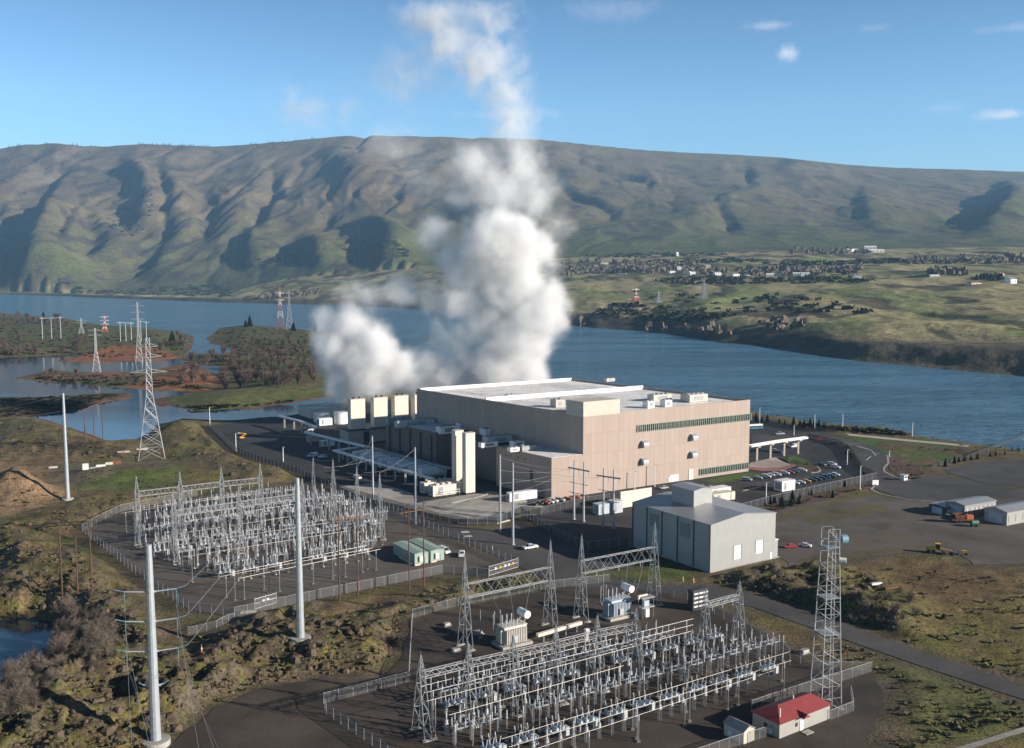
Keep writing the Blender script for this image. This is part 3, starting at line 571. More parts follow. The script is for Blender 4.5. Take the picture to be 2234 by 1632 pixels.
def kerb(name, pts, w, h, mat, label):
    P = pxpoly(pts); m = MB()
    for a, b in zip(P[:-1], P[1:]):
        d = (b - a); l = d.length; c = (a + b) / 2; m.box((c.x, c.y, h / 2), (l + w * 0.3, w, h), math.atan2(d.y, d.x))
    return setp(m.build(name, mat), label, 'kerb', None, 'structure')
kerb('kerb', [(1936, 994), (1938, 1010), (1928, 1022), (1930, 1030), (1950, 1040), (1985, 1048)], 0.9, 0.14, M_CONC, 'pale kerb of the entrance road bend')
kerb('kerb', [(1908, 1060), (1900, 1068), (1920, 1078), (1980, 1090), (2060, 1096)], 0.8, 0.14, M_CONC, 'pale kerb at the corner of the dark fence')
kerb('kerb', [(1810, 960), (1860, 968), (1900, 982), (1912, 996)], 0.6, 0.14, M_CONC, 'pale kerb of the middle island of the entrance road')
kerb('kerb', [(1782, 1016), (1790, 1026), (1786, 1030), (1770, 1032)], 0.6, 0.14, M_CONC, 'pale kerb round the tip of the parking island')
kerb('kerb', [(1000, 1143), (1085, 1143), (1112, 1136)], 0.6, 0.5, M_CONC, 'pale concrete footing below the dark fence curve')
kerb('kerb', [(930, 1098), (985, 1098), (1040, 1086), (1066, 1078)], 0.6, 0.4, M_CONC, 'pale kerb in front of the lit generator containers')
def stripes(name, rows, w, mat, label):
    m = MB()
    for a, b in rows:
        A = G(*a); B = G(*b); d = (B - A); n = Vector((-d.y, d.x, 0)).normalized() * w / 2
        m.add([(A - n).to_tuple()[:2] + (0.065,), (B - n).to_tuple()[:2] + (0.065,), (B + n).to_tuple()[:2] + (0.065,), (A + n).to_tuple()[:2] + (0.065,)], [(0, 1, 2, 3)])
    return setp(m.build(name, mat), label, 'road marking', None, 'structure')
stripes('road_marking', [((1870, 974), (1898, 982)), ((1890, 1004), (1900, 996)), ((1902, 988), (1918, 990)), ((1840, 968), (1858, 972)), ((1620, 1072), (1660, 1063)), ((1560, 1090), (1600, 1080))], 0.5, M_LINE, 'white lane markings on the entrance road')
stripes('road_marking', [((1622, 1070), (1640, 1066)), ((1640, 1066), (1655, 1062)), ((780, 1070), (830, 1082)), ((1300, 1072), (1345, 1062))], 0.7, M_YLINE, 'yellow markings on the campus asphalt')
# ================================================================== DATA CENTRE
A0 = G(1203, 1090); Bb = G(1633, 1028); UV = (Bb - A0).normalized(); FL = (Bb - A0).length; UANG = math.atan2(UV.y, UV.x)
HB = topz(Bb, 872); HW = topz(A0, 1000)
V0 = G(907, 850, HB) - G(1273, 908, HB); VV = V0.normalized()
def wall_pt(px, py):
    """(distance along the front wall, height) of a picture point on the front wall plane"""
    d = Vector(ray(px, py)); n = Vector((UV.y, -UV.x, 0)); o = Vector((0, 0, CAMH)); t = (A0 - o).dot(n) / d.dot(n); p = o + d * t
    return (p - A0).dot(UV), p.z
det = UV.x * VV.y - UV.y * VV.x
def ab(px, py, z):
    p = G(px, py, z) - A0; return ((p.x * VV.y - p.y * VV.x) / det, (UV.x * p.y - UV.y * p.x) / det)
sk = (VV.dot(UV), VV.dot(Vector((-UV.y, UV.x, 0))))     # v axis in the building frame
def L2(a, b): return (a + b * sk[0], b * sk[1])
def rect(a0, a1, b0, b1): return [L2(a0, b0), L2(a1, b0), L2(a1, b1), L2(a0, b1)]
a1 = wall_pt(1272, 1000)[0]; BT = V0.length; b1 = ab(1068, 976, HW)[1]; a2, b2 = ab(951, 948, HW); b3 = ab(838, 925, HW)[1]
dc = thing('data_center_building', 'huge windowless beige panelled data centre with white roof by the river', 'building', A0, UANG)
m = MB(); m.prism(rect(a1, FL, 0, BT), 0, HB - 1.3, True); m.build('tall_block', M_PANEL, dc)
m = MB(); pw = 0.5; zt = HB
for r_ in (rect(a1, FL, 0.0, pw), rect(a1, FL, BT - pw, BT), rect(a1, a1 + pw, pw, BT - pw), rect(FL - pw, FL, pw, BT - pw)): m.prism(r_, HB - 1.3, zt, True)
par = m.build('parapet', M_PANEL, dc)
m = MB(); m.prism(rect(a1 + pw, FL - pw, pw, BT - pw), HB - 1.3, HB - 1.15, True)
roof = m.build('roof', M_ROOFW, dc)
bm_ = ab(1040, 873, HB)[1]; am_ = ab(1367, 841, HB)[0]
m = MB(); P = rect(a1 + 1, FL - 1, bm_, bm_ + 0.7); m.prism(P, HB - 1.15, HB + 1.0); m.build('roof_curb', M_WHITE, roof); m = MB()
P = rect(a1 + 1, FL - 1, BT - 2.2, BT - pw - 0.02); m.prism(P, HB - 1.15, HB + 0.5); m.build('roof_curb', M_WHITE, roof)
m = MB(); m.prism(rect(-0.0, a1 - 0.02, 0, b1), 0, HW); wing = m.build('low_wing', M_PANEL, dc)
m = MB(); m.prism(rect(0.4, a1 - 0.05, 0.4, b1 - 0.4), HW, HW + 0.12); m.build('wing_roof', M_ROOFW, wing)
m = MB(); m.prism(rect(a2, a1 - 0.02, b2, b3), 0, HW + 1.0); m.prism(rect(a2 + 7, a1 - 0.02, b1 + 0.02, b2 - 0.02), 0, HW - 0.6); low = m.build('dark_lower_block', M_DARKW, dc)
m = MB(); m.prism(rect(a2 + 0.4, a1 - 0.05, b2 + 0.4, b3 - 0.4), HW + 1.0, HW + 1.12); m.build('block_roof', M_ROOFW, low)
for k in range(5): m = MB(); m.box((*L2(a2 - 0.25, b2 + 4 + k * (b3 - b2 - 8) / 4), HW / 2), (0.5, 1.2, HW - 1.0), 0); m.build('pilaster', M_DARK, low)
# penthouse on the front left corner of the tall block
a_p1 = wall_pt(1352, 905)[0]; HP = wall_pt(1274, 877)[1]
bp = ab(1232, 872, HP)[1]
m = MB(); m.prism(rect(a1 - 0.05, a_p1, -0.05, max(bp, 6)), HB - 0.8, HP); m.build('penthouse', M_BEIGE, dc)
# ribbon windows
for (p0, p1, q0, q1, npan) in (((1390, 929), (1390, 943), (1637, 902), (1637, 915), 58), ((1526, 1024), (1526, 1036), (1631, 1009), (1631, 1021.5), 26)):
    s0, z0 = wall_pt(*p1); s1, z1 = wall_pt(*q1); zt_ = (wall_pt(*p0)[1] + wall_pt(*q0)[1]) / 2; zb_ = (z0 + z1) / 2
    m = MB(); m.box(((s0 + s1) / 2, -0.02, (zb_ + zt_) / 2), (s1 - s0, 0.1, zt_ - zb_)); wn = m.build('ribbon_window', M_GLASS, dc)
    m = MB(); st = (s1 - s0) / npan
    for k in range(npan + 1): m.box((s0 + k * st, -0.28, (zb_ + zt_) / 2), (0.30 if k % 2 else 0.42, 0.5, zt_ - zb_), 0)
    m.box(((s0 + s1) / 2, -0.16, zt_ + 0.1), (s1 - s0 + 0.4, 0.3, 0.2)); m.box(((s0 + s1) / 2, -0.16, zb_ - 0.1), (s1 - s0 + 0.4, 0.3, 0.2)); m.box(((s0 + s1) / 2, -0.1, zb_ + (zt_ - zb_) * 0.62), (s1 - s0, 0.14, 0.12))
    m.build('window_frame', paint('green_grey_frame', (0.22, 0.26, 0.22), 0.5, 0.1, 0.1, 0.6), wn)
for hx, hy in ((1404, 968), (1511, 953), (1403, 1006), (1510, 991)):
    s0, z0 = wall_pt(hx, hy); m = MB(); n = 8; w_ = 1.5; vs = []
    for i in range(n + 1):
        t_ = math.pi / 2 * i / n; vs.append((-2.4 * math.sin(t_), 1.5 * math.cos(t_)))
    prof = [(0, -1.5)] + [(0, 1.5)] + [(y, z) for y, z in vs[1:]] + [(-2.4, -1.1)]
    V_ = [(s0 + sx * w_, y, z0 + z) for sx in (-1, 1) for y, z in prof]; k = len(prof)
    m.add(V_, [tuple(range(k)), tuple(range(k, 2 * k))[::-1]] + [(i, k + i, k + (i + 1) % k, (i + 1) % k) for i in range(k)]); m.build('vent_hood', M_POLE, dc)
# small things on the walls and roofs
for hx, hy in ((940, 862), (1041, 881), (1092, 889), (1157, 901)):
    a_, b_ = ab(hx, hy, HB - 2); m = MB(); m.box((*L2(a1 - 0.25, b_), HB - 2.6), (0.5, 0.5, 0.4)); m.tube((*L2(a1 - 0.12, b_), HB - 2.8), (*L2(a1 - 0.12, b_), HW + 2), 0.07); m.build('wall_lamp', M_WHITE, dc)
s0, z0 = wall_pt(1507, 1036); m = MB(); m.box((s0, -0.1, 2.6), (3.0, 0.3, 5.2)); m.build('door', M_CREAM, dc)
m = MB(); s0, _ = wall_pt(1470, 1046); m.box((s0, -0.12, 1.9), (5.5, 0.3, 3.2)); m.box((s0 - 3.2, -0.12, 1.6), (0.8, 0.3, 2.2)); m.build('louvre_door', M_WHITE, dc)
for q in (1100, 1117, 1150, 1178): a_, b_ = ab(q, 1004 + (1203 - q) * -0.06, HW - 4); m = MB(); m.box((*L2(-0.06, b_), HW - 3), (0.14, 0.7, 0.7)); m.build('wing_vent', M_DARK, wing)
m = MB()
a_, b_ = ab(1165, 1040, 8); m.box((*L2(-0.06, b_), 8.5), (0.14, 2.4, 6)); m.build('wing_opening', M_DARK, wing)
def ahu(px, py, sx, sy, sz, mat, zb_, nm='rooftop_unit'):
    a_, b_ = ab(px, py, zb_); m = MB(); x, y = L2(a_, b_); m.box((x, y, zb_ + sz / 2 + 0.35), (sx, sy, sz))
    m.box((x, y, zb_ + 0.18), (sx * 0.92, sy * 0.8, 0.36)); o = m.build(nm, mat, dc)
    d = MB()
    for k in range(max(2, int(sx / 2.5))): d.lathe([(sy * 0.22, 0), (sy * 0.22, 0.5), (sy * 0.16, 0.5)], (x - sx / 2 + (k + 0.5) * sx / max(2, int(sx / 2.5)), y, zb_ + sz + 0.35), 10)
    d.box((x, y - sy / 2 - 0.04, zb_ + sz / 2 + 0.3), (sx * 0.5, 0.1, sz * 0.6)); d.build('fan', M_STEELD, o); return o
RZ = HB - 1.15
ahu(1439, 874, 12, 5, 3.0, M_BEIGE, RZ); ahu(1514, 876, 12, 7, 3.6, M_BEIGE, RZ); ahu(1415, 890, 4.2, 4, 3, M_WHITE, RZ); ahu(1453, 887, 4.2, 4, 3, M_WHITE, RZ); ahu(1216, 888, 5, 5, 3.4, M_BEIGE, RZ); ahu(1112, 866, 5, 2.2, 1.0, M_STEELD, RZ)
ahu(1330, 832, 6, 2.5, 1.4, M_CREAM, RZ + 1)
for px, py, sx, sy, sz in ((1085, 965, 14, 5, 2.8), (1065, 975, 9, 3, 2.0), (1128, 975, 6, 4, 2.5), (1150, 982, 8, 4, 2.0), (1075, 948, 12, 6, 3.0), (1020, 935, 12, 4, 3.0), (905, 930, 22, 4, 3.0), (870, 924, 14, 4, 3.2), (975, 945, 10, 5, 3.4), (1120, 985, 5, 3, 1.6)):
    ahu(px, py, sx, sy, sz, random.Random(px).choice([M_WHITE, M_STEELD, M_CABIN, M_WHITE]), HW + 0.2, 'roof_machine')
# ---- cooling plant behind
def oriented(name, label, cat, loc, group=None): return thing(name, label, cat, loc, UANG, group)
pb = G(766, 968); hp = topz(pb, 937)
plant = oriented('cooling_plant', 'low grey plant building carrying the row of cooling stacks', 'building', pb)
m = MB(); m.box((24, 5.5, hp / 2 - 0.3), (52, 13, hp - 0.6)); m.build('wall', M_BEIGE, plant)
m = MB(); m.box((24, 5.0, hp - 0.3), (55, 16, 0.6)); m.build('roof', M_DARK, plant)
m = MB(); m.box((9.5, -1.05, hp * 0.4), (3.5, 0.2, hp * 0.75)); m.build('door', M_DARK, plant)
STK = [(766.6, 796, 758.8, 872.6, 'southernmost'), (814, 842.4, 805, 869, ''), (858, 886.7, 849, 865, ''), (901.5, 930, 890.5, 862, '')]
SLAB = ['tall cream cooling stack at the tank end of its row of four', 'cream cooling stack second from the storage tanks, in the row of four', 'cream cooling stack third from the storage tanks, in the row of four', 'cream cooling stack half hidden behind the tall data centre wall']
for i, (x0, x1, xl, ty, _) in enumerate(STK):
    # base corner on the plant roof, just behind its front edge
    lo_, hi_ = None, None
    c0 = pb + UV * ((x0 - 766) * 0.31) ; c0.z = hp
    zt = topz(c0, ty); s = c0.y / 2200
    wx = (x1 - x0) * s / 0.86; wy = (x0 - xl) * s / 0.72 + 1.5
    o = oriented('cooling_stack', SLAB[i], 'cooling stack', (c0.x, c0.y, hp), 'cream cooling stacks in a row')
    m = MB(); m.box((wx / 2, wy / 2, (zt - hp) / 2), (wx, wy, zt - hp)); m.build('casing', M_STACK, o)
    m = MB(); m.box((wx / 2, wy / 2, zt - hp + 0.15), (wx + 0.3, wy + 0.3, 0.3)); m.build('rim', M_BEIGE, o)
    for k in (0.3, 0.7):
        m = MB(); m.lathe([(0.7, 0), (0.7, 1.1), (0.5, 1.1)], (wx * k, wy / 2, zt - hp + 0.3), 10); m.build('fan_cowl', M_DARK, o)
for (xa, xb, xl, ty, by, lab) in ((994, 1012, 982, 941, 1072, 'slim cream stack behind its twin beside the lit generator containers'), (1016.6, 1037, 1004.8, 946.5, 1080, 'slim cream stack nearest the lit generator containers')):
    c0 = G(xa, by); zt = topz(c0, ty); s = c0.y / 2200; wx = (xb - xa) * s / 0.86; wy = (xa - xl) * s / 0.72
    o = oriented('cooling_stack', lab, 'cooling stack', c0, 'slim pair of cream stacks')
    m = MB(); m.box((wx / 2, wy / 2, zt / 2 + 0.4), (wx, wy, zt - 0.8)); m.build('casing', M_STACK, o)
    m = MB(); m.box((wx / 2, wy / 2, zt + 0.12), (wx + 0.25, wy + 0.25, 0.24)); m.build('rim', M_BEIGE, o)
    m = MB(); m.box((wx / 2, wy / 2, 0.2), (wx * 0.9, wy * 0.9, 0.4)); m.build('plinth', M_DARK, o)
# ---- flat white-roofed building and tanks
c0 = G(679, 914); z_ = topz(c0, 892.5); s = c0.y / 2200
ps = oriented('pump_house', 'low beige building with walled white flat roof beside the marsh', 'building', c0)
m = MB(); m.prism([(0, 0), (26, 0), (26, 26), (0, 26)], 0, z_ - 0.8); m.build('wall', M_BEIGE, ps)
m = MB(); m.prism([(0.4, 0.4), (25.6, 0.4), (25.6, 25.6), (0.4, 25.6)], z_ - 0.8, z_ - 0.7); m.build('roof', M_ROOFW, ps)
m = MB()
for c_, d_ in (((13, 0.2), (26, 0.4)), ((13, 25.8), (26, 0.4)), ((0.2, 13), (0.4, 25.2)), ((25.8, 13), (0.4, 25.2))): m.box((*c_, z_ - 0.4), (*d_, 0.8))
m.build('parapet', M_BEIGE, ps)
m = MB()
for k in range(5): m.tube((14 + k * 2.4, 20, z_ - 0.7), (14 + k * 2.4, 20, z_ + 1.6), 0.1); m.tube((14 + k * 2.4, 15, z_ - 0.7), (14 + k * 2.4, 15, z_ + 1.6), 0.1)
for y in (15, 20):
    for z2 in (0.6, 1.6): m.tube((14, y, z_ + z2), (23.6, y, z_ + z2), 0.12)
m.build('railing', M_WHITE, ps)
for (cx, by, r_, ty, lab) in ((700, 921, 5.4, 899, 'round white storage tank nearest the low beige building'), (742, 925, 4.6, 897, 'round white storage tank next to the first cooling stack')):
    c0 = G(cx, by); c0.y += r_ * 0.6; h_ = topz(c0, ty); o = thing('storage_tank', lab, 'tank', c0, 0, 'round white storage tanks')
    m = MB(); m.lathe([(r_, 0), (r_, h_ - 0.8)], n=24); m.build('shell', M_WHITE, o, False)
    m = MB(); m.lathe([(r_ + 0.15, h_ - 0.8), (r_ + 0.1, h_ - 0.5), (0.4, h_)], n=24); m.build('roof', M_WHITE, o)
    m = MB()
    for k in range(16):
        t_ = k * math.pi / 8; m.tube((r_ * math.cos(t_), r_ * math.sin(t_), h_ - 0.6), (r_ * math.cos(t_), r_ * math.sin(t_), h_ + 0.7), 0.06); m.tube((r_ * math.cos(t_), r_ * math.sin(t_), h_ + 0.7), (r_ * math.cos(t_ + math.pi / 8), r_ * math.sin(t_ + math.pi / 8), h_ + 0.7), 0.06)
    m.build('railing', M_STEEL, o)
def crate(nm, lab, cat, px, py, sx, sy, sz, mat, group=None, rot=None, det=True, z0=0.0):
    """corrugated container or enclosure standing on its near corner"""
    c = G(px, py, z0); o = thing(nm, lab, cat, c, UANG if rot is None else rot, group)
    m = MB(); m.box((sx / 2, sy / 2, sz / 2 + 0.25), (sx, sy, sz)); m.build('body', mat, o)
    m = MB(); m.box((sx / 2, sy / 2, 0.12), (sx * 0.96, sy * 0.9, 0.25)); m.build('skid', M_DARK, o)
    if det:
        m = MB(); m.box((sx / 2, sy / 2, sz + 0.31), (sx + 0.15, sy + 0.15, 0.12)); m.build('roof', mat, o)
        m = MB(); m.box((sx * 0.25, -0.03, sz * 0.5 + 0.25), (sx * 0.16, 0.08, sz * 0.75)); m.build('louvre', M_STEELD, o); m = MB(); m.box((-0.03, sy / 2, sz * 0.5 + 0.25), (0.08, sy * 0.7, sz * 0.7)); m.build('louvre', M_STEELD, o)
    return o
crate('utility_container', 'white lit utility container in front of the storage tanks', 'container', 697, 930, 9, 5, 4.5, M_WHITE)
g1 = crate('generator_container', 'long cream generator container in front, lit by the sun', 'generator', 945, 1085, 15.5, 4.6, 4.6, M_CREAM, 'lit cream generator containers')
g2 = crate('generator_container', 'cream generator container behind its lit twin', 'generator', 926, 1078, 15.5, 4.6, 4.6, M_CREAM, 'lit cream generator containers')
for g_ in (g1, g2):
    m = MB()
    for k in range(4): m.box((3 + k * 3, 2.3, 5.3), (1.6, 2.4, 0.8))
    m.tube((2, 2.3, 4.9), (2, 2.3, 6.2), 0.35); m.build('exhaust_box', M_BEIGE, g_)
    m = MB()
    for k in range(4): m.tube((3 + k * 3.2, -1.6, 0), (3 + k * 3.2, -1.6, 2.6), 0.09); m.tube((3 + k * 3.2, -1.6, 1.4), (3 + k * 3.2, 0, 1.4), 0.09)
    m.tube((2.8, -1.6, 2.6), (12.8, -1.6, 2.6), 0.09); m.tube((2.8, -1.6, 1.5), (12.8, -1.6, 1.5), 0.09); m.build('stair_rail', M_STEEL, g_)
GENS = [(773, 1005), (790, 1011), (810, 1016), (830, 1022), (850, 1028), (872, 1033), (896, 1039), (918, 1044)]
for i, (px, py) in enumerate(GENS):
    c = G(px, py + 4); lab = 'white horizontal tank in the shaded row under the pipe rack' if 0 < i < 7 else ('white horizontal tank at the far end of the shaded row under the pipe rack' if i == 0 else 'white horizontal tank at the near end of the shaded row under the pipe rack')
    if i == 0:
        o = thing('horizontal_tank', lab, 'tank', c, UANG, 'white tanks in the shaded row'); m = MB(); n = 14; m2 = m
        for xa, xb, ra, rb in ((-1, -.4, 1.6, 2.5), (-.4, 13, 2.5, 2.5), (13, 13.6, 2.5, 1.6)): m.tube((xa, 0, 3.6), (xb, 0, 3.6), ra, rb, n)
        m.build('vessel', M_WHITE, o)
        m = MB(); m.box((0, 0, 0), (0.8, 3.0, 1.6)); q_ = m.build('saddle', M_CONC, o); q_.location = (3, 0, 0.8); q2_ = q_.copy(); C.objects.link(q2_); q2_.parent = o; q2_.location = (9.5, 0, 0.8)
        m = MB(); m.tube((6, 0, 6.0), (6, 0, 6.6), 0.7, n=10); m.build('manhole', M_STEEL, o); m = MB(); m.tube((9, 0, 6.0), (9, 0, 7.2), 0.2); m.build('vent_pipe', M_STEEL, o); g0 = o
    else: dup(g0, c, UANG, lab)
# ---- pipe racks
def pipe_rack(label, runs, z, n_pipe, r_, mat, pmat, spacing=9.0):
    pts0 = [G(px, py, z) for px, py in runs]; o = thing('pipe_rack', label, 'pipe rack', (pts0[0].x, pts0[0].y, 0))
    off = Vector((pts0[0].x, pts0[0].y, 0)); pts = [p - off for p in pts0]
    for k in range(n_pipe):
        m = MB()
        for a, b in zip(pts[:-1], pts[1:]):
            d = (b - a).normalized(); nrm = Vector((-d.y, d.x, 0)) * (k - (n_pipe - 1) / 2) * r_ * 2.5
            m.tube(a + nrm - d * r_, b + nrm + d * r_, r_, n=8)
        m.build('pipe', mat, o)
    pm = None
    for a, b in zip(pts[:-1], pts[1:]):
        l = (b - a).length; n = max(1, int(l / spacing))
        for i in range(n):
            p = a.lerp(b, (i + 0.5) / n)
            if pm is None:
                m = MB(); m.box((0, 0, z / 2 - r_ / 2), (0.9, 0.9, z - r_)); m.box((0, 0, z - r_ - 0.2), (1.2, n_pipe * r_ * 2.6 + 0.5, 0.4), UANG); pm = m.build('post', pmat, o); pm.location = (p.x, p.y, 0)
            else:
                q = pm.copy(); C.objects.link(q); q.parent = o; q.location = (p.x, p.y, 0)
    return o
pipe_rack('long white pipe rack zigzagging from the tanks past the plant building', [(610, 908), (652, 918), (690, 932), (668, 943), (728, 958), (797, 974)], 7.0, 2, 0.55, M_WHITE, M_CONC)
pipe_rack('white pipe rack running over the shaded tanks to the slim stacks', [(797, 974), (730, 983), (830, 1012), (943, 1044)], 5.6, 2, 0.5, M_WHITE, M_CONC)
pipe_rack('grey pipe rack along the foot of the dark lower block', [(800, 974), (880, 995), (985, 1022)], 6.5, 3, 0.35, M_STEELD, M_STEELD)
pipe_rack('white pipe bridge on columns leaving the right end of the building', [(1637, 973), (1696, 963), (1757, 955)], 8.5, 2, 0.7, M_WHITE, M_CREAM, 11)
# ================================================================== SWITCHYARDS
UD = Vector((math.cos(UANG), math.sin(UANG), 0)); VD = Vector((-UD.y, UD.x, 0))
def mast_mesh(m, H, zb, bx, by, tx, ty, leg=0.17, br=0.10, o=(0, 0)):
    """lattice mast: four legs from a wide foot to the beam level, then a spire"""
    lv = [0.0]; n = max(4, int(zb / 2.6))
    for i in range(1, n + 1): lv.append(zb * i / n)
    k = max(3, int((H - zb) / 2.0))
    for i in range(1, k + 1): lv.append(zb + (H - zb) * i / k)
    def wd(z):
        if z <= zb: f = z / zb; return bx + (tx - bx) * f, by + (ty - by) * f
        f = (z - zb) / (H - zb); return tx * (1 - f) + 0.10 * f, ty * (1 - f) + 0.10 * f
    def cr(z, i):
        a, b = wd(z); s = ((-1, -1), (1, -1), (1, 1), (-1, 1))[i % 4]; return (o[0] + s[0] * a / 2, o[1] + s[1] * b / 2, z)
    for i in range(4):
        m.bar(cr(0, i), cr(zb, i), leg); m.bar(cr(zb, i), cr(H, i), leg * 0.8)
        for j in range(len(lv) - 1):
            a, b = lv[j], lv[j + 1]
            if (i + j) % 2: m.bar(cr(a, i), cr(b, i + 1), br)
            else: m.bar(cr(a, i + 1), cr(b, i), br)
            if j and j % 2 == 0: m.bar(cr(a, i), cr(a, i + 1), br)
    m.tube((o[0], o[1], H - 0.2), (o[0], o[1], H + 0.9), 0.05, 0.02, 4)
def truss(m, a, b, w, h, n, ch=0.13, br=0.085):
    """box truss between two points (its top centre line)"""
    a = Vector(a); b = Vector(b); d = (b - a).normalized(); s = Vector((-d.y, d.x, 0)) * w / 2; dn = Vector((0, 0, -h))
    def P(t, i): return a.lerp(b, t) + (s if i in (0, 3) else -s) + (dn if i in (2, 3) else Vector((0, 0, 0)))
    for i in range(4): m.bar(P(0, i), P(1, i), ch)
    for j in range(n):
        for i in range(4):
            t0, t1 = j / n, (j + 1) / n
            if (j + i) % 2: t0, t1 = t1, t0
            m.bar(P(t0, i), P(t1, (i + 1) % 4), br)
def gantry(label, tops, H, zb, depth, foot, mat=None, group=None, beam=True):
    mat = mat or M_STEEL
    B = []
    for px, py in tops: p = G(px, py, H); B.append(Vector((p.x, p.y, 0)))
    d = (B[-1] - B[0]); ang = math.atan2(d.y, d.x) if len(B) > 1 else UANG
    o = thing('steel_gantry' if len(B) > 1 else 'lattice_mast', label, 'gantry' if len(B) > 1 else 'mast', B[0], ang, group)
    c, s_ = math.cos(-ang), math.sin(-ang)
    loc = [Vector(((p - B[0]).x * c - (p - B[0]).y * s_, (p - B[0]).x * s_ + (p - B[0]).y * c, 0)) for p in B]
    tw = None
    for p in loc:
        if tw is None:
            m = MB(); mast_mesh(m, H, zb, 1.7, foot, 1.2, 1.2); tw = m.build('tower', mat, o); tw.location = p
            m = MB(); m.box((0, 0, 0), (2.6, 0.9, 0.3)); ft = m.build('footing', M_CONC, tw); ft.location = (0, -foot / 2, 0.15); ft2 = ft.copy(); C.objects.link(ft2); ft2.parent = tw; ft2.location = (0, foot / 2, 0.15)
        else:
            q = tw.copy(); C.objects.link(q); q.parent = o; q.location = p
            
            for f_ in (ft, ft2): f2 = f_.copy(); C.objects.link(f2); f2.parent = q
    if beam:
        for a, b in zip(loc[:-1], loc[1:]):
            m = MB(); truss(m, (a.x + 0.5, a.y, zb), (b.x - 0.5, b.y, zb), 1.1, depth, max(6, int((b - a).length / max(1.5, depth * 0.8)))); bb = m.build('beam', mat, o)
            sm = MB(); l = (b - a)
            for k in (0.2, 0.5, 0.8):
                q = a.lerp(b, k); z0 = zb - depth
                for i in range(5): sm.lathe([(0.05, -0.28), (0.17, -0.22), (0.17, -0.16), (0.05, -0.1)], (q.x, q.y, z0 - i * 0.28), 8)
            sm.build('insulator_string', M_PORC, bb)
    return o
gantry('long back gantry of four spired lattice towers in the far switchyard', [(297, 1040), (392, 1030), (482, 1020), (567, 1012)], 26, 20.5, 1.9, 4.0)
gantry('lower gantry with three spires in front of the long back gantry', [(377, 1080), (520, 1062), (659, 1044)], 24, 18.5, 1.9, 3.6)
gantry('spired lattice mast at the inner corner of the far switchyard beside the dark fence', [(683, 1000)], 25, 16, 1, 5.0)
gantry('spired lattice mast second from the dark fence corner of the far switchyard', [(726, 1003)], 25, 16, 1, 5.0)
gantry('spired lattice mast third along the road edge of the far switchyard', [(778, 1020)], 25, 16, 1, 5.0)
gantry('spired lattice mast nearest the green sheds', [(828, 1033)], 25, 16, 1, 5.0)
gantry('deep truss gantry over the beige transformer', [(1014, 1215), (1201, 1180)], 25, 17.5, 3.8, 5.2)
gantry('deep truss gantry in front of the grey metal building', [(1269, 1168), (1429, 1140)], 25, 17.5, 3.8, 5.2)
gantry('small two-tower gantry beside the near road', [(1540, 1287), (1614, 1268)], 17, 13.5, 1.3, 4.0)
gantry('long low gantry of six spired towers across the near switchyard', [(918, 1429), (1022, 1405), (1120, 1385), (1213, 1365), (1303, 1343), (1388, 1326)], 18, 14.2, 1.5, 6.5)
# ---- small apparatus, one of each kind, then copied over the yards
def insul(m, x, y, z0, h, r=0.15, n=7, tilt=(0, 0)):
    k = max(5, int(h / 0.22)); pr = []
    for i in range(k):
        pr += [(r * 0.6, h * i / k), (r, h * (i + 0.35) / k), (r, h * (i + 0.6) / k)]
    pr.append((r * 0.5, h))
    if tilt == (0, 0): m.lathe(pr, (x, y, z0), n)
    else:
        b = MB(); b.lathe(pr, (0, 0, 0), n); m.add([(x + p[0] + tilt[0] * p[2], y + p[1] + tilt[1] * p[2], z0 + p[2]) for p in b.v], b.f)
def child_copies(parent, proto_obj, locs):
    for l in locs:
        q = proto_obj.copy(); C.objects.link(q); q.parent = parent; q.location = l
def make_switch(lab, grp, loc, hgt=3.6, w_=5.2):
    o = thing('disconnect_switch', lab, 'disconnect switch', loc, UANG, grp); m = MB()
    for dx in (-0.3, 0.3):
        for dy in (-0.3, 0.3): m.bar((dx, dy, 0), (dx * 0.8, dy * 0.8, hgt), 0.13)
    for k in range(4):
        z0, z1 = hgt * k / 4, hgt * (k + 1) / 4
        m.bar((-0.3, -0.3, z0), (0.3, -0.3, z1), 0.07); m.bar((-0.3, 0.3, z1), (0.3, 0.3, z0), 0.07); m.bar((-0.3, -0.3, z1), (-0.3, 0.3, z0), 0.07)
    q = m.build('lattice_leg', M_STEEL, o); q.location = (-w_ / 2 + 0.5, 0, 0); child_copies(o, q, [(w_ / 2 - 0.5, 0, 0)])
    m = MB(); m.box((0, -0.9, hgt + 0.12), (w_, 0.22, 0.24)); m.box((0, 0.9, hgt + 0.12), (w_, 0.22, 0.24))
    for sx in (-w_ / 2 + 0.5, 0, w_ / 2 - 0.5): m.box((sx, 0, hgt + 0.3), (0.25, 2.6, 0.14))
    m.build('cross_frame', M_STEEL, o)
    m = MB(); insul(m, 0, 0, 0, 1.8, 0.14); ip = m.build('insulator', M_PORC, o); ip.location = (-w_ / 2 + 0.5, -1.1, hgt + 0.37)
    child_copies(o, ip, [(x, y, hgt + 0.37) for x in (-w_ / 2 + 0.5, 0, w_ / 2 - 0.5) for y in (-1.1, 1.1)][1:])
    m = MB(); m.tube((0, -1.3, 0), (0, 1.3, 0), 0.07); m.tube((0, -1.3, 0), (0, -1.5, 0.35), 0.05); bp_ = m.build('blade', M_ALU, o); bp_.location = (-w_ / 2 + 0.5, 0, hgt + 2.12)
    child_copies(o, bp_, [(0, 0, hgt + 2.12), (w_ / 2 - 0.5, 0, hgt + 2.12)])
    return o
